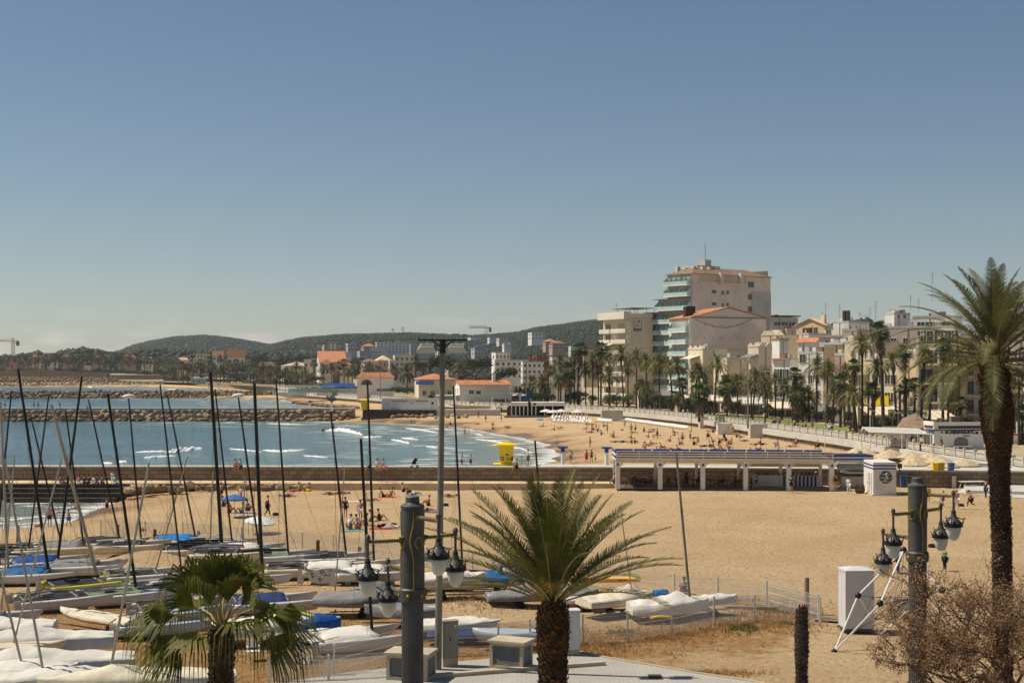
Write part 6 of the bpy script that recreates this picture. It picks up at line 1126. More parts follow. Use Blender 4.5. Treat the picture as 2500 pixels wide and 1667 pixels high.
def dinghy(px, py, label, L_=4.4, w=1.5, h=.45, hd=0, hull='hull_white', cover=None, peak=.35, trol=True, mast=None, mmat='alu', mw=.07, lift=.42, seed=1, second=None, name='dinghy', wmat='rubber', drp=.25, ridge=True, deck=True, roll=0):
 p = G(px, py); t = thing(name, label, name.replace('_', ' '), (p.x, p.y, p.z + lift), R(hd), 'dinghies of the boat yard')
 ob('hull', cached(('dh', L_, w, h, hull, deck), lambda: hullmesh(L_, w, h, deck=deck, mat=hull, transom=.8)), t, (0, 0, 0), (roll, 0, 0))
 if cover: ob('boat_cover', covermesh(L_, w, h, peak, cover, seed, drp, ridge), t)
 if second:
  sl_ = covermesh(L_ * .5, w * .95, h, peak * .6, second, seed + 3, drp + .1, ridge); ob('front_cover', sl_, t, (L_ * .27, 0, .03))
 if trol: trolley(t, L_, wmat=wmat, z=-lift)
 if mast:
  f_ = P(*mast[0], p.y); mast_part(t, f_, P(*mast[1], p.y), mw, mmat, False)
 return t
D_ = dinghy
D_(238, 1546, 'pale single-hander dinghy on a trolley with a red wheel', 4.9, 1.35, .32, 148, 'hull_cream', 'cream_cover', .1, lift=.5, wmat='cl_red', drp=.12, ridge=False)
D_(110, 1608, 'long boat under a white cover behind the longest white one', 5.6, 1.5, .5, 196, 'hull_white', 'white_cover', .55, seed=4, drp=.5)
D_(118, 1672, 'longest boat under a smooth white cover, with a square transom', 6.6, 1.6, .6, 194, 'hull_white', 'white_cover', .5, seed=6, drp=.7, ridge=False)
D_(-20, 1580, 'boat under a white cover mostly out of view', 5.4, 1.8, .6, 190, 'hull_white', 'white_cover', .5, seed=8, drp=.6)
D_(340, 1712, 'boat under a cream cover behind the fan palm trunk', 7.0, 1.6, .5, 196, 'hull_white', 'cream_cover', .4, seed=10, drp=.55, mast=((265, 1658), (364, 1128)), mw=.1, ridge=False)
D_(90, 1705, 'open white boat with crumpled sails and two silver masts', 5.2, 1.9, .5, 10, 'hull_white', 'white_cover', .2, seed=12, mast=((113, 1680), (12, 1120)), mw=.1)
D_(20, 1690, 'white boat with a silver mast leaning out of the picture', 5, 1.8, .5, 8, 'hull_white', 'white_cover', .3, seed=13, mast=((60, 1650), (-60, 1150)), mw=.1)
D_(60, 1626, 'small boat with a thin silver mast leaning landward', 3.4, 1.1, .5, 8, 'hull_cream', None, seed=13, mast=((27, 1593), (150, 1121)), mw=.08)
D_(672, 1572, 'boat under a half white, half blue cover behind the fan palm', 5.6, 1.9, .55, 8, 'hull_white', 'white_cover', .4, seed=14, second='deep_blue', drp=.45, ridge=False)
D_(890, 1502, 'dinghy under a grey cover with a silver mast through it', 5.0, 1.8, .5, 2, 'hull_cream', 'grey_cover', .75, seed=15, mast=((818, 1442), (842, 1142)), mw=.07, drp=.3)
D_(985, 1530, 'lower dinghy under a flat grey cover beside the lamp column', 3.6, 1.6, .5, 185, 'hull_white', 'grey_cover', .15, seed=16, drp=.35, ridge=False)
D_(1085, 1462, 'white dinghy on a trolley with thick black wheels', 4.4, 1.6, .42, 6, 'hull_white', 'white_cover', .25, seed=17, lift=.75, drp=.2)
D_(1212, 1448, 'small dinghy under a bright blue cover with a wrapped mast stub', 3.1, 1.3, .45, 186, 'hull_white', 'blue_cover', .35, seed=18, mast=((1218, 1402), (1230, 1368)), mmat='blue_cover', mw=.16, drp=.2)
D_(1272, 1478, 'dinghy heaped with grey crumpled sailcloth', 3.6, 1.4, .35, 10, 'hull_white', 'grey_cover', .5, seed=19, lift=.25)
D_(1430, 1488, 'slim grey dinghy on the sand under the kayaks', 3.6, 1.2, .32, 12, 'cab_white', None, lift=.3, deck=True)
D_(1395, 1478, 'low boat under a dark grey tarpaulin behind the slim grey dinghy', 2.8, 1.2, .35, 8, 'hull_white', 'grey_cover', .25, seed=21, lift=.3)
D_(1508, 1500, 'dinghy under a pale cream pitched cover', 4.0, 1.7, .45, 28, 'hull_white', 'cream_cover', .55, seed=22, mast=((1542, 1442), (1514, 1233)), mw=.06, drp=.3)
D_(1632, 1512, 'dinghy under a sagging off-white cover tied to the fence side', 3.9, 1.7, .4, 8, 'hull_white', 'white_cover', .45, seed=23, mast=((1684, 1460), (1651, 1106)), mmat='galv', mw=.13, drp=.5)
D_(1738, 1500, 'rolled white sail bundle on a low trailer', 2.6, .7, .3, 12, 'hull_white', 'white_cover', .15, seed=24, lift=.45, drp=.3, ridge=False)
D_(1238, 1584, 'upturned light blue rowing boat behind the wire fence', 3.1, 1.4, .5, 182, 'hull_blue', None, lift=.3, trol=False)
D_(1105, 1556, 'white covered boat behind the grey electrical cabinet', 4.2, 1.5, .35, 0, 'hull_white', 'white_cover', .2, seed=25, lift=.35, drp=.3)
D_(1150, 1572, 'dark blue hull behind the wire fence and cabinet', 4.0, 1.2, .35, 2, 'navy', None, lift=.15)
for px, py, lb, L_, hd in ((1462, 1446, 'yellow kayak lying on top, with small lettering on its side', 4.6, 182), (1450, 1462, 'lower yellow kayak under the lettered one', 4.4, 184), (1652, 1480, 'yellow board behind the blue bundle', 2.7, 350)):
 p = G(px, py); k_ = 'kayak' if 'kayak' in lb else 'board'; lf = .55 if 'top' in lb else .12; t = thing(k_, lb, k_, (p.x, p.y, p.z + lf), R(hd), 'yellow kayaks and boards'); ob('hull', cached(('ky', L_), lambda: hullmesh(L_, .72, .28, mat='kayak_yellow', bowup=.15)), t)
 if 'top' in lb: lettering('KAYAK', .16, 'maroon', t, (-1.3, .36, .2), R(180), 0, .01); lettering('KAYAK', .16, 'maroon', t, (-1.3, -.37, .2), 0, 0, .01)
 MB().box((0, 0, .3), (.8, .4, .05)).build('seat', 'dark', t)
p = G(1609, 1478); t = thing('blue_tarp_bundle', 'crumpled bright blue tarpaulin bundle on the yellow board', 'tarpaulin', (p.x, p.y, p.z + .62)); ob('cloth', drape(1.1, .7, 'blue_cover', 5, .16, 16), t)
p = G(1612, 1528); o = MB().tube([(.5 * math.cos(a), .25 * math.sin(a) - .2, .0 + .12 * abs(math.sin(a))) for a in [math.pi * i / 12 + math.pi for i in range(13)]], .06, 6).build('yellow_hose', 'yellow', None, (p.x, p.y - .4, p.z + .5)); tag(o, 'curved bright yellow tube hanging below the off-white cover', 'tube')
p = G(800, 1428); t = thing('sailboard', 'broad white sailboard standing on its edge with black marks', 'sailboard', (p.x, p.y, p.z + .05), R(3)); mb = MB(); rings = []
for k in range(2):
 rings.append([(1.09 * math.copysign(abs(math.cos(a)) ** .8, math.cos(a)), -.06 + .12 * k, .47 + .44 * math.copysign(abs(math.sin(a)) ** .85, math.sin(a)) + .06 * math.cos(a)) for a in [6.2832 * i / 32 for i in range(32)]])
mb.loft(rings); mb.build('board', 'hull_white', t)
mb = MB(); mb.tube([(-.32 + .09 * math.cos(a), -.075, .72 + .12 * math.sin(a)) for a in [6.3 * i / 12 for i in range(13)]], .02, 4); mb.bar((-.2, -.075, .52), (.2, -.075, .52), .02); mb.bar((-.18, -.075, .47), (-.1, -.075, .57), .03)
for x, z, a in ((-.86, .58, .3), (-.83, .42, -.2), (-.9, .7, .1), (-.4, .25, .5), (-.45, .32, -.4)): mb.tube([(x + .06 * math.cos(q), -.075, z + .06 * math.sin(q + a)) for q in [5 * i / 8 for i in range(9)]], .018, 4)
mb.bar((-.63, -.075, .46), (-.63, -.075, .53), .02); mb.tube([(.7, -.075, .5), (.74, -.075, .62), (.8, -.075, .55), (.85, -.075, .68)], .008, 4); mb.build('print', 'ball_black', t); MB().prism([(1.0, -.05), (1.3, -.05), (1.28, .05), (1.0, .05)], -.1, .65).build('fin', 'hull_white', t)
t = [o for o in THINGS if o.get('label', '').startswith('catamaran under a blue tarpaulin')][0]; lettering('GER', .46, 'ball_black', t, (-1.7, -1.38, .3), 0, .01, .01)
t = [o for o in THINGS if o.get('label', '').startswith('yellow and white')][0]; lettering('HOBIE CAT', .2, 'ball_black', t, (-1.2, -1.39, .34), 0, .003, .01)
def fence(pts, H, label, panel=True, step=.05, postr=.045, skip=()):
 p0 = Vector(pts[0]); g0 = gz(p0.x, p0.y); t = thing('wire_fence', label, 'fence', (p0.x, p0.y, g0))
 q = [Vector((x, y, gz(x, y))) - Vector((p0.x, p0.y, g0)) for x, y in pts]; pm = cached(('fp', H), lambda: MB().box((0, 0, H / 2), (.08, .08, H)).box((0, 0, H + .02), (.09, .09, .04)).mesh('post', ['fence_white']))
 for i, a in enumerate(q):
  ob('post', pm, t, a - Vector((0, 0, .05)))
  if i + 1 < len(q) and panel and i not in skip:
   b = q[i + 1]; mb = MB(); n_ = int((b - a).length / step)
   for k in range(1, n_): c = a.lerp(b, k / n_); mb.bar(c + Vector((0, 0, .05)), c + Vector((0, 0, H - .05)), .009)
   for z in (.07, .35, .38, .75, .78, H - .22, H - .08): mb.bar(a + Vector((0, 0, z)), b + Vector((0, 0, z)), .009)
   mb.build('wire_panel', 'fence_white', t)
fence([(-24, 103.7), (-19, 100), (-14.3, 97), (-12, 95.6), (-7, 90.6), (-2.4, 86.4), (.4, 85), (3.5, 82), (6.6, 79.5), (8.85, 77.6), (11, 76), (13.4, 74.8), (15.2, 70.5)], 1.35, 'long white wire fence on the beach side of the boat yard')
fence([(15.0, 69.2), (11.9, 69.7), (9.8, 69), (7.5, 66.7), (5.3, 65.2), (3.2, 64.3), (.8, 63.2), (-.6, 62.6), (-2.8, 62), (-4.6, 61), (-7.2, 57.6), (-9.4, 57)], 1.42, 'white wire fence between the boat yard and the paving')
fence([(-30.5, 105.5), (-27, 104.7), (-24.5, 103.9)], 1.3, 'short stretch of white wire fence above the catamarans'); fence([(-9.6, 56.2), (-7.3, 56.6), (-5.0, 57.2)], 1.2, 'white wire gate panels in front of the fence by the bicycle')
for px, py, h_ in ((288, 1306, .8), (378, 1322, .9), (592, 1330, .8), (776, 1350, .9), (878, 1352, .5), (1970, 1500, 1.9), (44, 1330, 1.4), (485, 1318, .7)):
 p = G(px, py); tag(MB().lathe([(.13, 0), (.12, h_ * .5), (.12, h_ * .97), (.1, h_)], n=8).build('wooden_post', 'wood_grey' if px > 1900 else 'wood_dark', None, p), 'weathered wooden post by the ' + ('end of the wire fence' if px > 1900 else 'back row of catamarans'), 'post')
for px, py, L_, a, lb in ((1835, 1488, 2.0, -.05, 'long timber lying on the sand inside the fence'), (905, 1410, 2.2, .1, 'pile of broken planks behind the lamp lantern')):
 p = G(px, py); tag(MB().box((0, 0, .1), (L_ * 1.3, .18, .14), a).box((.2, .3, .08), (L_, .16, .1), a + .06).build('timber', 'wood_grey', None, p), lb, 'timber')
p = G(618, 1612); t = thing('plastic_chair', 'white tubular garden chair in the dry grass', 'chair', p, R(20)); mb = MB()
for x in (-.26, .26): mb.tube([(x, -.26, 0), (x, -.25, .42), (x, -.22, .62), (x, .1, .64), (x, .24, .6)], .02, 5); mb.tube([(x, .3, 0), (x, .22, .42), (x, .33, .86)], .02, 5)
mb.build('frame', 'white', t); MB().box((0, 0, .42), (.54, .5, .04)).build('seat', 'white', t); MB().box((0, .29, .68), (.54, .04, .34)).build('backrest', 'white', t)
p = G(690, 1612); t = thing('pole_heap', 'heap of grey-white poles and ropes beside the chair', 'pole heap', p); mb = MB(); rr = random.Random(3)
for i in range(15): x = rr.uniform(-.9, .9); mb.tube([(x, 0, .9 + rr.uniform(0, .2)), (x + rr.uniform(.1, .6), -.6 + rr.uniform(-.3, .2), .02)], .035, 5)
for i in range(9): y = rr.uniform(-.5, .7); mb.tube([(-1.2, y, .85 + rr.uniform(0, .2)), (0, y + .1, .98 + rr.uniform(0, .15)), (1.2, y + .2, .8 + rr.uniform(0, .2))], .03, 5)
mb.build('poles', 'offwhite', t); mb = MB()
for i in range(14): x = rr.uniform(-1, 1.1); mb.tube([(x, .1, 1.0), (x + rr.uniform(-.2, .2), -.35, 1.12), (x + rr.uniform(-.3, .3), -.55, .75), (x + rr.uniform(-.3, .3), -.45, .55)], .018, 4)
mb.build('rope', 'rope_tan', t)
for px, py, w, lb, m_ in ((925, 1428, 1.4, 'low grey-brown plastic crate behind the lantern', 'wood_grey'), (1030, 1368, .9, 'blue plastic drum crate beyond the wire fence', 'deep_blue'), (1098, 1376, .9, 'bright yellow crate beyond the wire fence', 'yellow'), (1398, 1492, .22, 'small orange buoy beside the slim grey dinghy', 'terracotta')):
 p = G(px, py); mb = MB(); h_ = w * .5
 if 'buoy' in lb: mb.lathe([(.02, 0), (.16, .06), (.2, .2), (.14, .34), (.03, .4)], n=10)
 else:
  mb.add([(-w * .42, -w * .3, 0), (w * .42, -w * .3, 0), (w * .42, w * .3, 0), (-w * .42, w * .3, 0), (-w / 2, -w * .36, h_), (w / 2, -w * .36, h_), (w / 2, w * .36, h_), (-w / 2, w * .36, h_)], [(0, 3, 2, 1), (0, 1, 5, 4), (1, 2, 6, 5), (2, 3, 7, 6), (3, 0, 4, 7)]); mb.box((0, 0, h_ * .1), (w * .8, w * .55, .04))
 tag(mb.build('buoy' if 'buoy' in lb else 'crate', m_, None, p), lb, 'buoy' if 'buoy' in lb else 'crate')
mb = MB(); rr = random.Random(8); cnt = 0
tries = 0
yp = np.array(yard)
tx = [];
for _ in range(26000): tx.append((rr.uniform(-33, 15), rr.uniform(54.5, 74)))
tx += [(W(x, y, 1.5).x, W(x, y, 1.5).y) for x, y in [(rr.gauss(1600, 70), rr.gauss(1547, 9)) for _ in range(1600)] + [(rr.gauss(1790, 90), rr.gauss(1525, 9)) for _ in range(2200)] + [(rr.gauss(1420, 60), rr.gauss(1580, 16)) for _ in range(1800)] + [(rr.gauss(1900, 60), rr.gauss(1500, 14)) for _ in range(1500)] + [(rr.gauss(1710, 70), rr.gauss(1641, 4)) for _ in range(900)] + [(rr.gauss(1160, 60), rr.gauss(1468, 12)) for _ in range(900)] + [(rr.gauss(1770, 50), rr.gauss(1465, 6)) for _ in range(500)]]
ax_, ay_ = np.array([t_[0] for t_ in tx]), np.array([t_[1] for t_ in tx]); ins = inpoly(ax_, ay_, yard) | (np.arange(len(tx)) >= 26000); ins &= ~inpoly(ax_, ay_, PL); hh_ = hgt(ax_, ay_)
for i in np.nonzero(ins)[0]:
 x, y, z = ax_[i], ay_[i], hh_[i]
 if i < 26000 and noise.noise(Vector((x * .35, y * .35, 3))) < -.12: continue
 green = noise.noise(Vector((x * .5, y * .5, 9))) > .25; hgt_ = rr.uniform(.04, .11) * (2.0 if i >= 26000 else 1)
 for k in range(3): a = rr.uniform(0, 6.28); dx, dy = math.cos(a) * .012, math.sin(a) * .012; mb.add([(x - dx, y - dy, z - .02), (x + dx, y + dy, z - .02), (x + rr.uniform(-.1, .1), y + rr.uniform(-.1, .1), z + hgt_)], [(0, 1, 2)], 1 if green else 0)
mk('grass_dry', (206, 168, 112), .9, .3, 1.5, rgb2=(160, 120, 74)); mk('grass_green', (96, 104, 48), .9, .3, 1.5, rgb2=(120, 104, 56)); stuff(mb.build('grass', ['grass_dry', 'grass_green']), 'dry brown grass of the boat yard')
# ---------------------------------------------------------------- people
def skin(verts, edges, root=0, lv=1):
 me = bpy.data.meshes.new('s'); me.from_pydata([v[:3] for v in verts], edges, []); o = bpy.data.objects.new('s', me); col.objects.link(o)
 m = o.modifiers.new('s', 'SKIN'); sv = me.skin_vertices[0].data
 for i, v in enumerate(verts): r = v[3]; sv[i].radius = (r, r) if not hasattr(r, '__len__') else r; sv[i].use_root = i == root
 s = o.modifiers.new('d', 'SUBSURF'); s.levels = s.render_levels = lv
 dg = bpy.context.evaluated_depsgraph_get(); out_ = bpy.data.meshes.new_from_object(o.evaluated_get(dg)); bpy.data.objects.remove(o)
 out_.polygons.foreach_set('use_smooth', [True] * len(out_.polygons)); out_.materials.clear(); return out_
def V3(*a): return Vector(a)
def pose(tilt, hip, legs, arms, headf=0):
 """joints of a body facing +X. tilt: torso lean; legs: ((knee),(ankle),(toe)) per side; arms: ((elbow),(hand)) per side"""
 u = V3(math.sin(tilt), 0, math.cos(tilt)); fw = V3(math.cos(tilt), 0, -math.sin(tilt)); p = V3(*hip); J = {'p': p, 'w': p + u * .2, 'c': p + u * .42, 'n': p + u * .56, 'h0': p + u * .64 + fw * headf, 'h1': p + u * .74 + fw * (.02 + headf), 'h2': p + u * .83 + fw * headf}
 for k, s in (('l', 1), ('r', -1)):
  J['s' + k] = J['c'] + V3(0, s * .18, 0) + u * .05; i = 0 if k == 'l' else 1
  J['e' + k], J['a' + k] = V3(*arms[i][0]), V3(*arms[i][1]); J['q' + k] = p + V3(0, s * .095, 0) - u * .03; J['k' + k], J['f' + k], J['t' + k] = (V3(*q) for q in legs[i])
 return J
RAD = dict(p=(.135, .16), w=(.105, .14), c=(.125, .175), n=.05, h0=.066, h1=.098, h2=.07, sl=.058, sr=.058, el=.042, er=.042, al=.03, ar=.03, ql=.095, qr=.095, kl=.058, kr=.058, fl=.038, fr=.038, tl=.03, tr=.03)
ED = [('p', 'w'), ('w', 'c'), ('c', 'n'), ('n', 'h0'), ('h0', 'h1'), ('h1', 'h2'), ('c', 'sl'), ('sl', 'el'), ('el', 'al'), ('c', 'sr'), ('sr', 'er'), ('er', 'ar'), ('p', 'ql'), ('ql', 'kl'), ('kl', 'fl'), ('fl', 'tl'), ('p', 'qr'), ('qr', 'kr'), ('kr', 'fr'), ('fr', 'tr')]
def sub(J, names, k=1., cut={}):
 idx = {n_: i for i, n_ in enumerate(names)}; vs = []
 for n_ in names:
  q = J[n_] if n_ not in cut else J[cut[n_][0]].lerp(J[n_], cut[n_][1]); r = RAD[n_]; r = tuple(x * k for x in r) if hasattr(r, '__len__') else r * k; vs.append((*q, r))
 return skin(vs, [(idx[a], idx[b]) for a, b in ED if a in idx and b in idx])
def bodyset(J):
 d = {}
 b = sub(J, list(RAD)); mb = MB()
 bm = bmesh.new(); bm.from_mesh(b)
 for k in 'lr':      # hands with fingers, nose
  h, e = J['a' + k], J['e' + k]; dr = (h - e).normalized(); s = dr.cross(V3(0, 0, 1)); s = s.normalized() if s.length > .1 else V3(0, 1, 0)
  mb.tube([h, h + dr * .09], [.03, .034], 6)
  for i in range(4): o_ = s * (i - 1.5) * .018; mb.tube([h + dr * .08 + o_, h + dr * (.15 - abs(i - 1.3) * .01) + o_ - V3(0, 0, .015)], [.009, .006], 4)
  mb.tube([h + dr * .02 + s * .025, h + dr * .07 + s * .055], [.01, .008], 4)
 c = J['h1']; u = (J['h2'] - J['h0']).normalized(); f = V3(1, 0, 0); f = (f - u * f.dot(u)); f = f.normalized() if f.length > .1 else V3(1, 0, 0)
 if J.get('face'): f = J['face']
 mb.tube([c + f * .085 + u * .02, c + f * .115 - u * .015], [.008, .016], 4)
 for s in (-1, 1): sd_ = u.cross(f) * s; mb.tube([c + sd_ * .09 - u * .02, c + sd_ * .105 + u * .02], [.012, .016], 5)
 me2 = mb.mesh('x', []); bm.from_mesh(me2); bm.to_mesh(b); bm.free(); d['person'] = b
 d['shirt'] = sub(J, ['p', 'w', 'c', 'sl', 'el', 'sr', 'er', 'ql', 'qr'], 1.17, {'el': ('sl', .7), 'er': ('sr', .7)})
 d['shorts'] = sub(J, ['p', 'ql', 'kl', 'qr', 'kr'], 1.22, {'kl': ('ql', .7), 'kr': ('qr', .7)}); d['trousers'] = sub(J, ['p', 'ql', 'kl', 'fl', 'qr', 'kr', 'fr'], 1.25, {'fl': ('kl', .93), 'fr': ('kr', .93)})
 d['swimwear'] = sub(J, ['p', 'ql', 'qr'], 1.1); mb = MB(); rg = []
 for i in range(5):
  a = i / 4 * 1.9 - .25; rr = .112 * math.cos(max(a - .1, 0) * .62) ; cc = c + u * (.02 + .1 * math.sin(a)) - f * (.03)
  rg.append([cc + (f * math.cos(q) * .95 + u.cross(f) * math.sin(q)) * (rr if i < 4 else .03) for q in [6.283 * j / 8 for j in range(8)]])
 d['hair'] = mb.loft(rg).mesh('hair', [], True)
 hem = (J['kl'] + J['kr']) / 2; rg = []
 for q, r in ((J['c'], .17), (J['w'], .15), (J['p'], .19), (J['p'].lerp(hem, .6), .22), (hem, .26)): rg.append([q + V3(math.cos(a) * r * .8, math.sin(a) * r, 0) for a in [6.283 * j / 10 for j in range(10)]])
 d['dress'] = mb.__class__().loft(rg).mesh('dress', [], True)
 for k_, m_ in d.items(): m_.name = k_; m_.materials.clear(); m_.materials.append(MATS['skin'])
 return d
S = ((.02, .1, .5), (0, .1, .07), (.14, .11, .03)); S2 = ((.02, -.1, .5), (0, -.1, .07), (.14, -.11, .03)); AR = (((-.03, .27, 1.14), (.03, .28, .9)), ((-.03, -.27, 1.14), (.03, -.28, .9)))
POSE = {
 'stand': pose(.02, (0, 0, .93), (S, S2), AR), 'carry': pose(.04, (0, 0, .93), (S, S2), (((.02, .27, 1.16), (.26, .16, 1.2)), ((.02, -.27, 1.16), (.26, -.14, 1.2)))),
 'walk': pose(.06, (0, 0, .91), (((.16, .1, .5), (.2, .1, .08), (.34, .1, .05)), ((-.04, -.1, .49), (-.3, -.1, .16), (-.2, -.1, .03))), (((-.15, .26, 1.14), (-.14, .27, .92)), ((.1, -.26, 1.13), (.22, -.25, .93)))),
 'run': pose(.3, (0, 0, .9), (((.38, .1, .72), (.42, .1, .3), (.55, .1, .28)), ((-.16, -.1, .5), (-.55, -.1, .38), (-.6, -.1, .26))), (((-.05, .3, 1.08), (-.3, .5, 1.25)), ((.42, -.3, 1.15), (.6, -.3, 1.35)))),
 'kick': pose(-.12, (0, 0, .92), (((.3, .12, .72), (.6, .12, .42), (.7, .12, .5)), ((-.1, -.1, .48), (-.28, -.1, .08), (-.15, -.1, .03))), (((-.1, .38, 1.25), (.0, .6, 1.4)), ((.0, -.38, 1.2), (-.2, -.58, 1.15)))),
 'sit': pose(-.12, (0, 0, .14), (((.38, .14, .46), (.62, .12, .08), (.76, .12, .05)), ((.36, -.12, .48), (.6, -.12, .08), (.74, -.12, .05))), (((.12, .26, .45), (.34, .16, .42)), ((.1, -.26, .44), (.33, -.14, .44)))),
 'lean': pose(-.42, (0, 0, .13), (((.42, .1, .14), (.84, .1, .07), (.9, .1, .18)), ((.38, -.12, .34), (.72, -.12, .07), (.84, -.12, .05))), (((-.36, .24, .32), (-.4, .26, .05)), ((-.36, -.24, .32), (-.4, -.26, .05)))),
 'seat': pose(.02, (0, 0, .5), (((.42, .1, .5), (.45, .1, .08), (.58, .1, .05)), ((.42, -.1, .5), (.45, -.1, .08), (.58, -.1, .05))), (((.06, .25, .76), (.3, .14, .68)), ((.06, -.25, .76), (.3, -.12, .68)))),
 'kneel': pose(.35, (0, 0, .38), (((.3, .13, .09), (-.08, .12, .07), (-.2, .12, .05)), ((.3, -.13, .09), (-.08, -.12, .07), (-.2, -.12, .05))), (((.3, .28, .5), (.5, .24, .25)), ((.3, -.28, .5), (.5, -.22, .25)))),
 'lie': pose(-1.5, (0, 0, .13), (((.42, .1, .13), (.82, .11, .09), (.86, .12, .2)), ((.4, -.1, .3), (.66, -.11, .07), (.78, -.11, .06))), (((-.3, .3, .1), (-.05, .36, .06)), ((-.5, -.34, .1), (-.7, -.2, .1)))),
}
POSE['lie']['face'] = V3(0, 0, 1)
BS = {}
WORDS = dict(cl_black='black', cl_white='white', cl_red='red', cl_blue='blue', cl_navy='navy', cl_green='green', cl_pink='pink', cl_tan='tan', cl_grey='grey', cl_teal='teal', cl_purple='purple', cl_yellow='yellow')
PW = dict(stand='standing', carry='bent-armed', walk='walking', run='running', kick='kicking', sit='sitting', lean='leaning back', seat='seated', kneel='kneeling', lie='lying down')
def person(px, py, ps, top, bot, where, face=0, z=None, k=1., hair='hair', sk='skin', yoff=0, extra='', Y=None):
 """top: None or (garment, colour); bot likewise"""
 if ps not in BS: BS[ps] = bodyset(POSE[ps])
 p = P(px, py, Y) if Y else (G(px, py) if z is None else W(px, py, z)); p.y += yoff
 cl = [WORDS[c[1]] + ' ' + {'swimwear': 'swimwear'}.get(c[0], c[0]) for c in (top, bot) if c]
 lb = ('child ' if k < .75 else 'person ') + PW[ps] + (' in ' + ' and '.join(cl) if cl else '') + extra + ' ' + where
 t = ob('person', BS[ps]['person'], None, p, (0, 0, R(face)), [sk], k); tag(t, lb, 'person')
 for c in (top, bot):
  if c: ob(c[0], BS[ps][c[0]], t, mats=[c[1]])
 ob('hair', BS[ps]['hair'], t, mats=[hair]); return t
sh = lambda c: ('shirt', 'cl_' + c); so = lambda c: ('shorts', 'cl_' + c); tr = lambda c: ('trousers', 'cl_' + c); sw = lambda c: ('swimwear', 'cl_' + c); dr_ = lambda c: ('dress', 'cl_' + c)
P_ = person
for a_ in [(121, 1286, 'stand', sh('pink'), so('black'), 'on wet sand by the cove', 100), (168, 1284, 'walk', None, so('blue'), 'by the cove water', 160, None, .8), (261, 1251, 'walk', sh('grey'), so('black'), 'on the wet sand of the cove', 200, None, .85),
   (653, 1260, 'walk', sh('black'), tr('black'), 'beside a dark bag on the sand', 20), (880, 1272, 'stand', None, so('white'), 'in the group near masts', 90), (843, 1264, 'stand', sh('black'), sw('black'), 'at the seaward side of the group', -60), (852, 1292, 'kneel', sh('white'), so('grey'), 'in the group near masts', 60), (876, 1292, 'kneel', sh('white'), so('pink'), 'bending over the sand', 150), (906, 1272, 'sit', sh('white'), sw('black'), 'in the group near masts', 20), (926, 1270, 'sit', sh('black'), so('black'), 'at the landward side of the group', 10), (893, 1282, 'sit', None, sw('navy'), 'in the group near masts', 170), (935, 1288, 'lie', sh('black'), tr('black'), 'beside the group', 0), (958, 1290, 'lie', sh('white'), tr('white'), 'beside the lamp column top', 180),
   (590, 1252, 'sit', sh('white'), so('grey'), 'under the blue parasol', 190), (605, 1246, 'sit', sh('grey'), so('navy'), 'beside the blue parasol', -20), (560, 1252, 'sit', None, sw('black'), 'before the blue parasol', 0, None, 1, 'hair', 'skin_tan'), (546, 1236, 'sit', sh('navy'), so('navy'), 'seaward of the blue parasol', 0), (588, 1222, 'stand', sh('white'), None, 'behind the blue parasol', 90, None, .8), (622, 1270, 'lie', sh('pink'), so('green'), 'beside the white parasol', 0), (540, 1222, 'stand', None, so('black'), 'between two tall masts', 0),
   (716, 1200, 'lie', None, sw('pink'), 'near the rocks', 10), (732, 1199, 'sit', None, sw('navy'), 'on a towel near the rocks', 30), (748, 1198, 'lean', None, sw('yellow'), 'near a yellow bucket', 170), (703, 1213, 'lie', sh('grey'), so('grey'), 'under a light cloth', 0), (806, 1208, 'lie', None, sw('black'), 'alone on bare sand', 180, None, 1, 'hair', 'skin_tan'), (834, 1206, 'lie', sh('red'), sw('black'), 'alone on bare sand', 180),
   (936, 1213, 'lean', None, so('black'), 'behind the lamp column', 0), (952, 1212, 'lean', sh('pink'), sw('pink'), 'behind the lamp column', 160), (907, 1223, 'lie', None, sw('white'), 'on a white towel', 0), (985, 1200, 'sit', sh('tan'), so('black'), 'with a dark bag on the sand', 20), (1011, 1208, 'lie', None, sw('white'), 'above the lamp finial', 30), (1046, 1234, 'sit', None, sw('black'), 'before the light pole', 200, None, 1, 'hair', 'skin_tan'), (1042, 1248, 'lie', None, sw('navy'), 'right beside the lamp column', 0), (1096, 1213, 'lie', None, sw('black'), 'behind the light pole', 200),
   (1670, 1450, 'sit', sh('blue'), so('red'), 'leaning on the wire fence', 90), (2192, 1398, 'stand', sh('black'), tr('blue'), 'behind the climbing net', 10), (2176, 1399, 'stand', sh('grey'), so('navy'), 'behind the climbing net', 190), (2307, 1394, 'carry', sh('green'), tr('black'), 'holding a pale ball', 200, None, .85),
   (2267, 1225, 'stand', None, so('black'), 'among the ball players', 100, None, .85), (2301, 1238, 'kick', None, so('grey'), 'jumping towards the ball', 190, None, .85), (2336, 1242, 'walk', None, so('white'), 'seen from the back by the lamp', 90, None, .95), (2370, 1243, 'run', None, tr('black'), 'beside the tall palm trunk', 200), (2407, 1216, 'stand', sh('black'), tr('black'), 'behind the tall palm trunk', 180), (1127, 1141, 'walk', None, sw('black'), 'at the water edge', 0, 0.1), (1149, 1141, 'walk', None, so('navy'), 'at the water edge', 0, 0.1)]: P_(*a_)
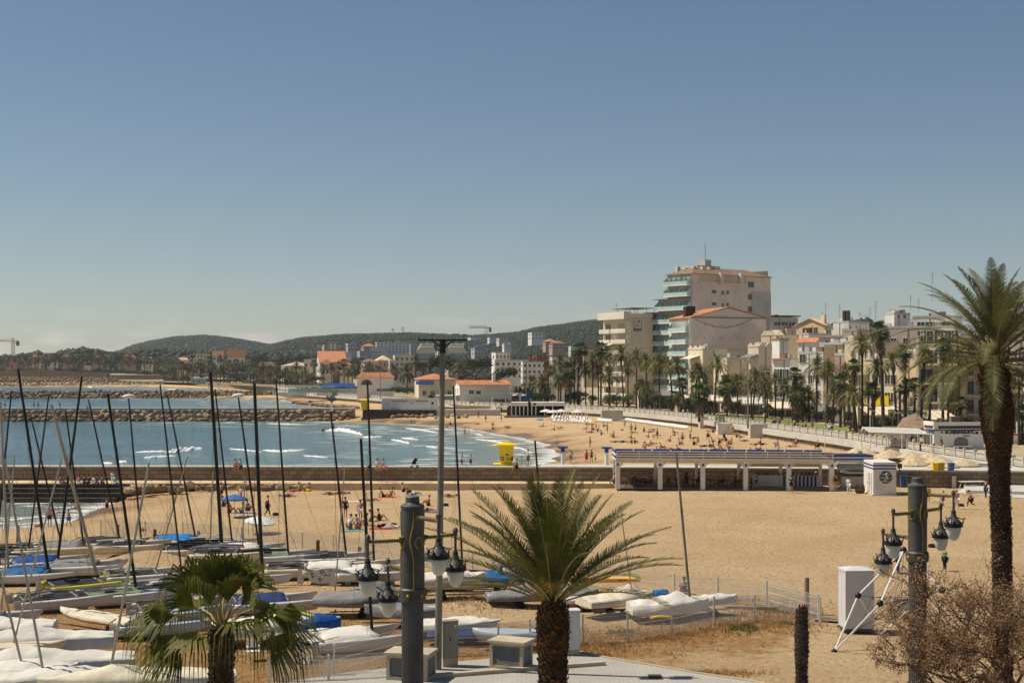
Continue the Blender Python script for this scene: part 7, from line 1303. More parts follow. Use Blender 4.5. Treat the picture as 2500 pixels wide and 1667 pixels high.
for a_ in [(1394, 1130, 'walk', sh('white'), so('grey'), 'with a red bag', 90), (1432, 1129, 'walk', dr_('red'), None, 'by the blue topped shower', 90), (1444, 1129, 'walk', None, sw('black'), 'beside the person in red', 270, None, 1, 'hair', 'skin_tan'), (1454, 1129, 'stand', None, so('blue'), 'beside the person in red', 0, None, .65), (1224, 1028, 'stand', sh('grey'), tr('grey'), 'near the white pergola restaurant', 0), (1204, 1035, 'sit', None, sw('navy'), 'near the pier corner', 200), (1240, 1041, 'lie', None, sw('black'), 'below the restaurant', 0), (1324, 1042, 'lean', None, sw('black'), 'under the aqua parasol', 180), (1353, 1049, 'sit', None, sw('navy'), 'on a towel', 190), (1368, 1045, 'lie', None, sw('red'), 'stretched on a towel', 0),
   (1431, 1037, 'sit', None, sw('black'), 'before the loungers', 0), (1447, 1037, 'lie', None, sw('pink'), 'before the loungers', 0), (1431, 1048, 'lean', None, sw('red'), 'mid beach', 180), (1449, 1051, 'sit', None, sw('navy'), 'mid beach', 0), (1459, 1054, 'kneel', sh('teal'), so('grey'), 'mid beach', 0), (1468, 1062, 'sit', sh('black'), so('grey'), 'on a white towel', 0), (1496, 1065, 'sit', None, sw('black'), 'on sand', 180), (1474, 1042, 'sit', sh('purple'), sw('black'), 'below the wall block', 0), (1482, 1042, 'sit', None, sw('navy'), 'below the wall block', 180), (1525, 1041, 'carry', sh('tan'), tr('tan'), 'beside the lounger row', 30), (1541, 1056, 'stand', dr_('tan'), None, 'before the lounger row', 90), (1551, 1058, 'carry', sh('navy'), so('navy'), 'carrying bags', 0), (1594, 1050, 'lie', None, sw('purple'), 'before the lounger row', 0),
   (1541, 1070, 'sit', None, sw('red'), 'mid beach', 180), (1583, 1068, 'sit', None, sw('red'), 'on a red towel', 180), (1594, 1068, 'sit', None, sw('white'), 'on a red towel', 0, None, .6), (1521, 1081, 'lie', sh('black'), so('black'), 'mid beach', 0), (1542, 1082, 'sit', sh('grey'), so('grey'), 'mid beach', 160), (1550, 1082, 'sit', sh('navy'), so('grey'), 'mid beach', 20), (1593, 1084, 'lie', None, sw('black'), 'mid beach', 180), (1616, 1093, 'lean', None, sw('purple'), 'mid beach', 0), (1654, 1098, 'lie', None, sw('white'), 'behind the beach bar roof', 0), (1639, 1098, 'lie', None, sw('black'), 'behind the beach bar roof', 180), (1666, 1082, 'stand', None, sw('black'), 'mid beach', 90), (1658, 1084, 'sit', None, sw('navy'), 'mid beach', 0),
   (1694, 1086, 'sit', sh('black'), so('black'), 'mid beach', 30), (1704, 1080, 'sit', None, sw('tan'), 'mid beach', 90), (1728, 1075, 'walk', None, so('navy'), 'near the white kiosk', 180, None, 1, 'hair', 'skin_tan'), (1756, 1082, 'sit', sh('black'), so('black'), 'near the white kiosk', 30), (1768, 1078, 'stand', sh('black'), so('navy'), 'near the white kiosk', 30), (1773, 1078, 'kneel', sh('grey'), so('black'), 'near the white kiosk', 180), (1784, 1081, 'sit', None, sw('red'), 'near the white kiosk', 200), (1733, 1091, 'sit', sh('teal'), so('navy'), 'in the seated pair', 0), (1741, 1091, 'sit', None, sw('black'), 'in the seated pair', 180), (1738, 1105, 'sit', sh('navy'), so('white'), 'behind the beach bar roof', 0), (1752, 1101, 'sit', sh('white'), so('blue'), 'behind the beach bar roof', 180), (1763, 1099, 'lean', None, sw('white'), 'on a pale towel', 0), (1777, 1093, 'sit', sh('red'), so('white'), 'on a pale towel', 180), (1767, 1106, 'lie', sh('teal'), so('teal'), 'behind the beach bar roof', 0),
   (1359, 1082, 'kneel', None, sw('black'), 'digging in wet sand', 0, None, .65), (1575, 1106, 'walk', sh('white'), so('pink'), 'just behind the bar roof', 100), (1604, 1106, 'sit', sh('black'), so('black'), 'just behind the bar roof', 20), (1610, 1106, 'sit', sh('navy'), so('black'), 'just behind the bar roof', 160), (1622, 1106, 'sit', None, sw('tan'), 'just behind the bar roof', 90), (1846, 1101, 'sit', sh('teal'), so('white'), 'on the town side of the beach', 0), (1853, 1101, 'lean', sh('black'), so('black'), 'on the town side of the beach', 180), (1844, 1086, 'lie', None, sw('black'), 'on the town side of the beach', 0), (1856, 1084, 'sit', sh('black'), so('black'), 'on the town side of the beach', 180), (1862, 1086, 'lie', sh('red'), so('black'), 'on the town side of the beach', 0), (1834, 1110, 'sit', sh('white'), so('black'), 'behind the striped parapet', 0), (1899, 1110, 'sit', sh('white'), so('black'), 'behind the striped parapet', 180),
   (1012, 1022, 'seat', sh('blue'), so('grey'), 'on the pier edge', 250), (1004, 1022, 'seat', sh('black'), so('blue'), 'on the pier edge', 260), (1066, 1032, 'lie', None, sw('pink'), 'by the pier rocks', 0), (1093, 1029, 'sit', None, sw('black'), 'by the pier rocks', 180), (1100, 1026, 'sit', sh('black'), so('black'), 'by the pier rocks', 200), (1135, 1046, 'stand', None, sw('red'), 'at the wet edge', 90), (1142, 1045, 'kneel', None, sw('black'), 'at the wet edge', 0), (1168, 1021, 'stand', sh('black'), tr('grey'), 'near the swings', 90), (1186, 1027, 'stand', sh('navy'), so('black'), 'near the swings', 30), (1166, 1030, 'lie', None, sw('red'), 'on a towel near the swings', 0), (1224, 1008, 'stand', sh('black'), tr('black'), 'in the group by the columns', 90), (1219, 1007, 'stand', sh('grey'), tr('black'), 'in the group by the columns', 0), (1212, 1007, 'stand', sh('navy'), tr('black'), 'in the group by the columns', 200), (1203, 1041, 'sit', None, sw('black'), 'at the wet edge', 20), (1238, 1039, 'lie', None, sw('navy'), 'below the restaurant', 180),
   (788, 1052, 'lean', sh('black'), so('black'), 'in the surf', 180, 0.1), (814, 1052, 'walk', sh('black'), tr('black'), 'wading at the breaking wave', 0, 0.1), (466, 945, 'walk', sh('black'), tr('black'), 'at the far water edge', 90), (480, 946, 'walk', None, so('red'), 'at the far water edge', 0), (467, 952, 'stand', sh('black'), tr('black'), 'in the far shallows', 90), (521, 948, 'sit', None, sw('purple'), 'on the far sand', 0), (545, 951, 'sit', None, sw('pink'), 'on the far sand', 0), (608, 950, 'sit', None, sw('black'), 'on the far sand', 0), (1943, 1089, 'seat', sh('pink'), so('blue'), 'in a pink deck chair', 190), (1899, 1092, 'seat', sh('blue'), so('white'), 'in a striped deck chair', 190), (1930, 1091, 'lie', None, sw('navy'), 'beside the pink deck chair', 180), (1997, 1095, 'seat', sh('black'), so('navy'), 'in a dark deck chair', 190)]: P_(*a_)
rq = random.Random(91)
for i in range(38):
 px = rq.uniform(1410, 1830); py = rq.uniform(1046, 1100) + (px - 1400) * .02; ps = rq.choice(('sit', 'lie', 'lean', 'sit', 'lie', 'stand')); c_ = rq.choice(('black', 'navy', 'red', 'white', 'pink', 'teal', 'grey'))
 P_(px, py, ps, sh(c_) if rq.random() < .4 else None, so(c_) if rq.random() < .4 else sw(c_), 'among middle-beach bathers', rq.choice((0, 180, 20, 200, 90)), sk=rq.choice(('skin', 'skin_tan')))
for px, tp, bt in ((146, 'grey', 'white'), (153, 'grey', 'grey'), (191, 'pink', 'white'), (205, 'black', 'black'), (215, 'navy', 'black'), (227, 'white', 'white'), (235, 'grey', 'grey'), (248, 'grey', 'navy'), (280, 'teal', 'white')): P_(px, 1190, 'seat', sh(tp), tr(bt), 'on the stone steps of the cove', 270 + rnd.uniform(-25, 25), 1.2, yoff=.3)
P_(276, 1178, 'seat', sh('white'), tr('white'), 'at the end of the stone steps', 280, 1.6)
for px, tp, bt, fc in ((574, 'pink', 'black', 265), (586, 'teal', 'black', 240), (921, 'white', 'tan', 270), (936, 'grey', 'tan', 220), (903, 'black', 'black', 180), (1262, 'black', 'black', 180)): P_(px, 1150, 'seat', sh(tp), so(bt), 'on top of the jetty wall', fc, 2.78, yoff=.15)
P_(1290, 1136, 'carry', sh('white'), tr('grey'), 'holding a bicycle on the jetty', 180, 3.15)
for px, py, tp, bt in ((12, 996, 'grey', 'black'), (83, 996, 'black', 'black'), (93, 996, 'black', 'black'), (146, 996, 'grey', 'navy')): P_(px, py, 'stand', sh(tp), tr(bt), 'on top of the first groyne', 90 * (px % 3), Y=370.5)
P_(213, 997, 'sit', sh('green'), so('green'), 'in bright green on top of the first groyne', 0, Y=370)
rnd = random.Random(31)
cc = ['black', 'white', 'red', 'blue', 'navy', 'grey', 'tan', 'black', 'grey', 'white', 'teal', 'navy']
for i, px in enumerate([1472, 1478, 1530, 1552, 1560, 1587, 1598, 1612, 1658, 1668, 1679, 1700, 1712, 1868, 1888, 1893, 1903, 1925, 1960, 1968, 1983, 2025, 2031, 2082, 2100, 2106, 2112, 2118, 2130, 2178, 1940, 1948, 2225, 2232, 2240, 2298]):
 k = (px - 1250) / F; q = next((p for a, b in zip(ES[:-1], ES[1:]) for p in [a.lerp(b, (a.x - k * a.y) / ((a.x - k * a.y) - (b.x - k * b.y)))] if (a.x - k * a.y) * (b.x - k * b.y) <= 0), Vector((50, 210))); Yq = q.y + rnd.uniform(3, 14)
 p = Vector(((px - 1250) * Yq / F, Yq, 3.11)); ps = rnd.choice(('stand', 'walk', 'walk', 'stand', 'seat'))
 t = P_(px, 1000, ps, sh(cc[i % 12]), tr(rnd.choice(('navy', 'black', 'blue', 'tan', 'grey'))), 'on the promenade near ' + near_(px), rnd.uniform(0, 360), Y=Yq); t.location = p
 if ps == 'seat': tag(MB().box((0, 0, .42), (.9, .5, .1)).box((-.3, 0, .2), (.1, .4, .4)).box((.3, 0, .2), (.1, .4, .4)).build('bench', 'pale_conc', None, p), 'low stone bench on the promenade near ' + near_(px), 'bench')
# ---------------------------------------------------------------- beach things
LG = cached('lounger', lambda: MB().add([(-.3, -.95, .34), (.3, -.95, .34), (.3, .25, .34), (-.3, .25, .34), (-.3, .92, .78), (.3, .92, .78), (-.3, -.95, .28), (.3, -.95, .28), (.3, .25, .28), (-.3, .25, .28), (-.3, .92, .72), (.3, .92, .72)], [(0, 1, 2, 3), (3, 2, 5, 4), (6, 9, 8, 7), (9, 10, 11, 8), (0, 6, 7, 1), (4, 5, 11, 10), (0, 3, 9, 6), (3, 4, 10, 9), (1, 7, 8, 2), (2, 8, 11, 5)]).mesh('sun_lounger', ['white']))
LGL = cached('lleg', lambda: MB().box((-.26, -.75, .14), (.05, .05, .28)).box((.26, -.75, .14), (.05, .05, .28)).box((-.26, .3, .14), (.05, .05, .28)).box((.26, .3, .14), (.05, .05, .28)).mesh('legs', ['offwhite']))
def lounger(p, rz, lb, g): t = tag(ob('sun_lounger', LG, None, p, (0, 0, rz)), lb, 'sun lounger', g); ob('legs', LGL, t)
A = 'empty white sun lounger in the long row below the promenade wall'; B_ = 'empty white sun lounger beside the closed parasols'; C_ = 'white sun lounger in the short row left of the wall block'; SHARED |= {A, B_, C_}
for i in range(27): px = 1512 + i * 6.2; p = W(px, 1026.5 + i * .83, 1.4); p.z = gz(p.x, p.y); lounger(p, R(-30 + rnd.uniform(-3, 3)), A, 'long row of loungers')
for i in range(7): px = 1458 + i * 5; p = G(px, 1028.5 + i * .5); lounger(p, R(-32), C_, 'short row of loungers')
for r_ in range(3):
 for i in range(11): px = 1345 + i * 8.6 + r_ * 3; p = G(px, 1021 + r_ * 4.6 + i * .35); lounger(p, R(-35 + rnd.uniform(-8, 8)), B_, 'loungers among the parasols')
def parasol(p, r, h, mat, label, closed=False, tilt=(0, 0), straw=False, group=None):
 t = thing('parasol', label, 'parasol', p, 0, group); MB().tube([(0, 0, 0), (0, 0, h * .97)], .03, 6).build('pole', 'offwhite', t)
 if closed: mb = MB().lathe([(.05, h * .42), (.17, h * .5), (.13, h * .75), (.05, h)], n=8)
 else:
  mb = MB(); n_ = 8; top = (0, 0, h + .02); rim = [(r * math.cos(6.283 * i / 16) * (1 if i % 2 == 0 else .95), r * math.sin(6.283 * i / 16) * (1 if i % 2 == 0 else .95), h - r * (.33 if not straw else .42) - (.02 if i % 2 else .0)) for i in range(16)]; mid = [(x * .55, y * .55, h - (h - z) * .42) for x, y, z in rim]
  mb.add([top] + mid + rim, [(0, 1 + i, 1 + (i + 1) % 16) for i in range(16)] + [(1 + i, 17 + i, 17 + (i + 1) % 16, 1 + (i + 1) % 16) for i in range(16)]); mb.add([(x, y, z - .12) for x, y, z in rim] + rim, [(i, (i + 1) % 16, 16 + (i + 1) % 16, 16 + i) for i in range(16)])
 mb.build('canopy', mat, t, rot=(tilt[0], tilt[1], 0)); return t
parasol(G(573, 1262), 1.15, 1.95, 'cl_blue', 'bright blue beach parasol over a seated group'); parasol(G(632, 1302), 1.15, 1.35, 'white', 'white beach parasol tilted low over the sand', tilt=(.1, .12)); parasol(G(1318, 1040), .95, 1.8, 'cl_teal', 'small aqua parasol in front of the loungers')
for px, py, r in ((1334, 1024, 1.6), (1352, 1026, 1.6), (1370, 1024, 1.7), (1411, 1026, 1.7)): parasol(G(px, py), r, 2.5, 'white', 'open white parasol beside the pergola restaurant')
for i in range(12): px = 1352 + i * 7.6 + rnd.uniform(-2, 2); parasol(G(px, 1031 + (i % 3) * 3), .2, 2.7, 'cream_cover', 'closed beige parasol standing among the loungers', True, group='closed parasols')
mk('straw', (206, 184, 148), .95, .2, 3, .4, bscale=10)
for px, py in ((2165, 1131), (2195, 1137), (2230, 1131), (2212, 1122), (2250, 1140), (2280, 1133), (2175, 1118), (2310, 1138), (2262, 1124), (2300, 1126), (2235, 1119), (2190, 1112)): parasol(Vector((P(px, py, 162).x, P(px, py, 162).y + (1131 - py) * .9, 1.4)), 1.75, 2.6, 'straw', 'wide straw parasol below the promenade balustrade', straw=True, group='straw parasols')
for i in range(20): p = P(2168 + (i % 10) * 15, 1100, 158 + (i // 10) * 5); lounger(Vector((p.x, p.y, 1.4)), R(rnd.uniform(60, 120)), 'white sun lounger under the straw parasols', 'loungers under the straw parasols')
SHARED |= {'white sun lounger under the straw parasols', 'wide straw parasol below the promenade balustrade', 'closed beige parasol standing among the loungers'}
for px, py, m_ in ((1943, 1090, 'cl_pink'), (1899, 1093, 'cl_blue'), (1997, 1096, 'cl_navy')):
 p = G(px, py); tag(MB().add([(-.28, -.3, .35), (.28, -.3, .35), (.28, .3, .3), (-.28, .3, .3), (-.28, .62, .85), (.28, .62, .85)], [(0, 1, 2, 3), (3, 2, 5, 4)]).bar((-.28, -.4, 0), (-.28, .62, .85), .03).bar((.28, -.4, 0), (.28, .62, .85), .03).bar((-.28, .5, 0), (-.28, -.3, .4), .03).bar((.28, .5, 0), (.28, -.3, .4), .03).build('deck_chair', m_, None, p, (0, 0, R(100))), WORDS[m_] + ' deck chair on the sand below the promenade', 'deck chair')
tw = ['cl_white', 'cl_red', 'cl_teal', 'cl_pink', 'cl_yellow', 'cl_blue', 'offwhite', 'cl_white', 'cl_purple']
for i, (px, py) in enumerate([(870, 1224), (945, 1214), (1011, 1210), (720, 1203), (745, 1201), (600, 1252), (620, 1274), (1470, 1063), (1504, 1067), (1583, 1070), (1368, 1047), (1594, 1052), (1431, 1050), (1544, 1084), (1654, 1100), (1767, 1101), (1741, 1107), (1616, 1095), (1521, 1083), (930, 1291), (860, 1296), (1066, 1034), (1240, 1043), (1593, 1086), (1846, 1103), (1856, 1088), (1042, 1250), (1352, 1052)]):
 m_ = tw[i % 9]; p = G(px, py); a = rnd.uniform(-.3, .3); vs = [(x, y, .03 + .02 * noise.noise(Vector((x * 3 + i, y * 3, 0)))) for x in (-.9, -.3, .3, .9) for y in (-.42, 0, .42)]
 tag(MB().add(vs, [(j * 3 + k, j * 3 + 3 + k, j * 3 + 4 + k, j * 3 + 1 + k) for j in range(3) for k in range(2)]).build('towel', m_, None, p, (0, 0, a)), WORDS.get(m_, 'pale') + ' beach towel spread on the ' + ('near beach' if py > 1190 else 'middle beach'), 'towel')
for px, py, m_, lb in ((672, 1258, 'cl_black', 'dark bag on the sand by the walking person in black'), (998, 1202, 'cl_black', 'black bag beside the crouching person'), (1088, 1235, 'cl_navy', 'dark bag behind the light pole'), (960, 1284, 'cl_black', 'black clothes heap beside the white-clothed sunbather'), (2277, 1336, 'cl_black', 'dark bag on open sand beside a lantern'), (2347, 1236, 'cl_black', 'black bag beside the ball players'), (348, 1296, 'cl_red', 'red bag behind the back row of catamarans'), (90, 1283, 'terracotta', 'orange beach bucket by the cove'), (753, 1199, 'cl_yellow', 'yellow bucket by the sunbathers'), (600, 1141, 'cl_white', 'white bag on the jetty wall beside two people'), (940, 1142, 'cl_pink', 'pink bag on the jetty wall')):
 p = G(px, py) if 'jetty' not in lb else W(px, py, 3.23); p.y += .1; tag(MB().lathe([(.16, 0), (.2, .08), (.17, .2), (.08, .26), (.02, .27)], n=9, fn=lambda a, i: 1 + .5 * abs(math.cos(a)) + .1 * math.sin(3 * a)).build('bucket' if 'bucket' in lb else 'bag', m_, None, p), lb, 'bucket' if 'bucket' in lb else 'bag')
p = Vector((P(2302, 1200, 128).x, 128, P(2302, 1200, 128).z)); tag(MB().lathe([(.11 * math.sin(math.pi * i / 8) + .001, -.11 * math.cos(math.pi * i / 8)) for i in range(9)], n=10).build('ball', 'white', None, p, smooth=True), 'white ball in the air above the jumping player', 'ball')
def wheelring(mb, c, r, w=.03): mb.tube([(c[0] + r * math.cos(a), c[1], c[2] + r * math.sin(a)) for a in [6.2832 * i / 14 for i in range(15)]], w, 5, cap=False)
p = W(1012, 1141, 3.22); t = thing('pushchair', 'black pushchair standing on the jetty wall', 'pushchair', p); mb = MB()
mb.tube([(-.3, 0, .1), (.25, 0, .75), (.42, 0, 1.05)], .03, 5); mb.tube([(.35, 0, .1), (0, 0, .5), (-.1, 0, .62)], .03, 5); mb.build('frame', 'cl_black', t)
MB().add([(-.35, -.2, .4), (.1, -.2, .35), (.3, -.2, .9), (.05, -.2, 1.05), (-.35, .2, .4), (.1, .2, .35), (.3, .2, .9), (.05, .2, 1.05)], [(0, 1, 2, 3), (7, 6, 5, 4), (0, 4, 5, 1), (1, 5, 6, 2), (2, 6, 7, 3)]).build('seat', 'cl_black', t)
for x, r in ((-.32, .1), (.32, .13)):
 for y in (-.22, .22): mb = MB(); wheelring(mb, (x, y, r), r, .03); mb.build('wheel', 'rubber', t)
def bicycle(p, label, rz=0, k=1, m_='cl_grey'):
 t = thing('bicycle', label, 'bicycle', p, rz); t.scale = (k,) * 3; mb = MB(); B0, B1, C0, H0, S0 = (-.5, 0, .34), (.52, 0, .34), (0, 0, .3), (.36, 0, .82), (-.14, 0, .82)
 for a, b in ((B0, C0), (C0, S0), (B0, S0), (C0, H0), (S0, H0), (H0, B1), (S0, (-.17, 0, .92)), (H0, (.33, 0, .98)), ((.33, -.25, 1), (.33, .25, 1))): mb.tube([a, b], .022, 5)
 mb.build('frame', m_, t); MB().box((-.18, 0, .94), (.26, .14, .05)).build('saddle', 'cl_black', t)
 for c in (B0, B1):
  mb = MB(); wheelring(mb, c, .33, .022)
  for i in range(8): a = i * .785; mb.bar(c, (c[0] + .33 * math.cos(a), 0, c[2] + .33 * math.sin(a)), .006)
  mb.build('wheel', 'rubber', t)
bicycle(W(1278, 1137, 3.15), 'pale bicycle held by a person on the jetty', R(10));
def tower(p, s, label, full=True):
 t = thing('lifeguard_hut', label, 'lifeguard hut', p); t.scale = (s,) * 3; mb = MB()
 mb.loft([[(x * k, y * k, z) for x, y in ((-1, -1), (1, -1), (1, 1), (-1, 1))] for z, k in ((.25, .72), (2.55, .98))]); mb.build('body', 'yellow', t)
 MB().loft([[(x * k, y * k, z) for x, y in ((-1, -1), (1, -1), (1, 1), (-1, 1))] for z, k in ((2.56, 1.32), (2.68, 1.32), (2.98, .25), (3.08, .2))]).add([(-1.32, -1.32, 2.62), (-1.32, 1.32, 2.62), (-1.9, 1.2, 2.6), (-1.9, -1.2, 2.6)], [(0, 1, 2, 3)]).build('roof', 'yellow', t)
 MB().box((-.25, 0, .12), (2.9, 2.4, .24)).build('platform', 'yellow', t); w = MB().box((.1, -.86, 1.4), (.5, .06, .3)).build('window', 'white', t, rot=(0, 0, 0)); ob('pane', MB().box((.1, -.9, 1.4), (.38, .04, .18)).mesh('pane', ['dark']), w)
 if full: lettering('D 1-8', .72, 'roof_dark', t, (.05, -.88, .88), 0, .012, .015)
tower(Vector((W(1236, 1141, 3.15).x, 157.4, 3.1)), .86, 'yellow lifeguard hut with black lettering and a pointed lid roof'); tower(Vector((P(890, 1000, 366).x, 366, 2.9)), .95, 'small yellow lifeguard hut at the root of the first groyne', False)
def shower(px, yb, yt, Y, lb):
 p = P(px, yb, Y); h_ = (yb - yt) * Y / F; t = thing('beach_shower', lb, 'beach shower', p); MB().lathe([(.22, 0), (.2, h_ * .75), (.2, h_ * .76)], n=10).build('post', 'white', t); MB().lathe([(.21, h_ * .76), (.22, h_ * .9), (.62, h_ * .95), (.64, h_), (.1, h_ * 1.01)], n=12).build('head', 'deep_blue', t); MB().box((0, 0, .05), (1.4, 1.4, .1)).build('tray', 'pale_conc', t)
shower(1374, 1146, 1090, 160, 'white shower column with a flat blue head, nearer the sea'); shower(1481, 1146, 1091, 158, 'white shower column with a flat blue head behind the bar corner')
for px, lb in ((757, 'white shower column on the far side of the first groyne'), (810, 'second white shower column on the groyne')): shower(px, 1001, 978, 400, lb + ' with a blue head')
for px in (509, 534): shower(px, 953, 936, 640, 'distant shower column near the second groyne')
t = thing('beach_kiosk', 'tiny white slatted bar on the far beach', 'kiosk', P(486, 938, 780)); MB().box((0, 0, 3.2), (8, 4, .8)).build('roof', 'white_wall', t); MB().box((0, 1.5, 1.5), (7, .2, 3)).build('back_wall', 'tan_wall', t)
for x in (-3.6, -1.5, 1.5, 3.6): MB().box((x, -1.6, 1.4), (.3, .3, 2.8)).build('post', 'white', t)
def bins(lst, z=None):
 for px, py, w, h_, m_, lb in lst:
  p = W(px, py, z) if z else G(px, py); t = thing('waste_bin', lb, 'bin', p); MB().loft([[(x * w * k, y * w * k, zz) for x, y in ((-.5, -.45), (.5, -.45), (.5, .45), (-.5, .45))] for zz, k in ((.08, .82), (h_ * .88, 1))]).build('body', m_, t); MB().box((0, 0, h_ * .93), (w * 1.08, w, h_ * .1)).build('lid', m_, t)
  for s in (-1, 1): ob('wheel', WHL(.09), t, (s * w * .36, w * .4, .09))
bins([(1104, 1180, .5, 1.05, 'yellow', 'yellow wheeled bin in front of the jetty wall'), (1135, 1182, .5, 1.0, 'wood_dark', 'brown wheeled bin beside the yellow one'), (1150, 1182, .5, 1.0, 'cl_blue', 'blue-grey wheeled bin at the end of the trio'), (2206, 1189, .75, 1.3, 'cl_blue', 'blue wheeled bin right of the emblem cabin'), (2222, 1190, .75, 1.25, 'wood_dark', 'brown wheeled bin behind the lamp column top'), (2250, 1178, .6, 1.2, 'yellow', 'yellow bin beside the lamp column')])
bins([(2283, 1150, .6, .9, 'yellow', 'yellow bin on the jetty seaward of the pair'), (2298, 1150, .6, .9, 'gold', 'dull yellow bin in the jetty row'), (2322, 1150, .6, .9, 'cl_blue', 'blue bin at the end of the jetty row')], 3.12)
for px, y0, y1, lb in ((1098, 1180, 1118, 'thin brown signpost by the bins in front of the jetty'), (2196, 1190, 1130, 'thin wooden signpost right of the emblem cabin'), (2014, 1106, 1040, 'tall white pole standing on the beach below the promenade'), (1688, 1056, 1000, 'wooden pole on the beach before the promenade wall')):
 p = G(px, y0); h_ = (y0 - y1) * p.y / F; tag(MB().tube([(0, 0, 0), (0, 0, h_)], .055, 6).box((0, -.06, h_ - .3), (.5, .04, .5) if 'sign' in lb else (.16, .1, .3)).build('signpost' if 'sign' in lb else 'pole', 'wood_dark' if px != 2014 else 'white', None, p), lb, 'signpost' if 'sign' in lb else 'pole')
struct(MB().add([(*W(2330, 1202, 1.43).xy, 1.44), (*W(2520, 1218, 1.43).xy, 1.44), (*W(2520, 1185, 1.43).xy, 1.44), (*W(2370, 1184, 1.43).xy, 1.44)], [(0, 1, 2, 3)]).build('path', 'pale_conc')); struct(MB().add([(*W(1985, 1514, 1.45).xy, 1.5), (*W(2065, 1520, 1.45).xy, 1.5), (*W(2065, 1509, 1.45).xy, 1.5), (*W(1985, 1506, 1.45).xy, 1.5)], [(0, 1, 2, 3)]).build('path', 'wood_grey'))
struct(MB().prism([(45, 141), (60, 137), (60, 146.5), (47, 148)], .5, 1.75).build('ramp', 'pale_conc'))
mb = MB()
for i in range(6): mb.box((52, 152.5 + i * .8, 1.1 + i * .17), (6, .8, 1.2 + i * .34))
tag(mb.build('stairs', 'pale_conc'), 'concrete stairs from the beach to the promenade behind the bins', 'stairs')
p = W(2375, 1192, 1.44); t = thing('play_table', 'low white metal table tennis frame on the paved path', 'table', p, R(8)); MB().box((0, 0, .72), (2.6, 1.3, .05)).build('table_top', 'pale_conc', t)
for x in (-1.1, 1.1): MB().bar((x * 1.1, -.5, 0), (x * .9, -.5, .7), .05).bar((x * 1.1, .5, 0), (x * .9, .5, .7), .05).build('leg', 'fence_white', t)
p = W(2329, 1190, 1.44); tag(MB().box((0, 0, .55), (.42, .1, 1.3)).build('board', 'offwhite', None, p), 'white upright board behind the lamp finial', 'board')
p = P(1218, 1000, 392); p.z = 3.1; t = thing('swing_set', 'white A-frame swing set at the edge of the lawn', 'swing', p)
for x in (-1.7, 1.7): MB().bar((x * 1.2, -1.0, 0), (x, 0, 2.6), .1).bar((x * 1.2, 1.0, 0), (x, 0, 2.6), .1).build('frame', 'white', t)
MB().bar((-1.7, 0, 2.6), (1.7, 0, 2.6), .1).build('beam', 'white', t)
for x in (-.7, .7): MB().bar((x - .2, 0, 2.6), (x - .2, 0, .5), .02).bar((x + .2, 0, 2.6), (x + .2, 0, .5), .02).box((x, 0, .48), (.5, .3, .06)).build('seat', 'deep_blue', t)
p = P(1270, 985, 384); p.z = 3.1; t = thing('play_tower', 'wooden play tower with blue panels, rounded lids and a mast', 'play tower', p); MB().box((-1.3, 0, 1.9), (2, 1.6, 1.0)).box((-2.2, 0, .9), (.14, .14, 1.8)).box((-.5, 0, .9), (.14, .14, 1.8)).box((-1.3, .8, 2.4), (2, .1, 1.6)).build('deck', 'wood_dark', t); MB().box((1.0, 0, 1.7), (1.6, 1.6, 2.6)).build('panel', 'deep_blue', t); MB().add([(1.8, 0, .6), (2.0, 0, 3.8), (3.0, 0, 4.6), (2.3, 0, .6)], [(0, 1, 2, 3)]).build('sail', 'deep_blue', t); MB().lathe([(.9, 3.1), (.7, 3.4), (.05, 3.55)], (-1.3, 0, 0), 10).lathe([(.8, 3.1), (.6, 3.4), (.05, 3.55)], (1.0, 0, 0), 10).build('lid', 'pale_conc', t)
# ---------------------------------------------------------------- the striped beach restaurant
t = thing('striped_restaurant', 'long white open-fronted beach restaurant with blue and navy roof stripes', 'restaurant', (10.9, 146.6, 1.4)); Lx = 21.6
def fr(y0, y1, x): return y0 + (y1 - y0) * x / Lx
XS = [0, 4.32, 8.64, 12.96, 17.28, 21.55]; yo = -2.2
for i, x in enumerate(XS):
 y = yo * x / Lx; o = MB().box((0, 0, 1.45), (.46, .4, 2.9)).bar((0, 0, 2.2), (-.75, 0, 2.95), .14).bar((0, 0, 2.2), (.75, 0, 2.95), .14).build('post', 'white', t, (x, y, 0)); MB().box((0, -.24, 2.55), (.16, .08, .24)).build('lantern', 'ball_black', t, (x, y, 0))
for x in (0, 4.3, 8.6, 13, 17.3, 21.4): MB().box((0, 0, 1.45), (.3, .3, 2.9)).build('post', 'white', t, (x, 4.6 + yo * x / Lx, 0))
def lay(z0, z1, y, mat, nm='fascia', x0=-.15, x1=Lx + .1, d=.12): a = (x0, y + yo * x0 / Lx); b = (x1, y + yo * x1 / Lx); return MB().prism([(a[0], a[1]), (b[0], b[1]), (b[0], b[1] + d), (a[0], a[1] + d)], z0, z1).build(nm, mat, t)
lay(2.95, 3.0, -.1, 'white', 'roof', d=5.0)
for z0, z1, m_, y in ((2.72, 3.12, 'cream_cover', -.16), (3.12, 3.24, 'white', -.34), (3.24, 3.34, 'navy', -.3), (3.36, 3.48, 'white', -.34), (3.50, 3.60, 'roof_dark', -.3), (3.62, 3.72, 'white', -.34), (3.74, 3.84, 'roof_dark', -.3), (3.86, 3.96, 'white', -.34)): lay(z0, z1, y, m_)
for i in range(11): lay(3.5, 3.86, 4.9, 'deep_blue' if i % 1 == 0 else 'white', 'back_parapet', .1 + i * 1.97, 1.95 + i * 1.97)
lay(3.36, 3.5, 4.9, 'white', 'back_parapet')
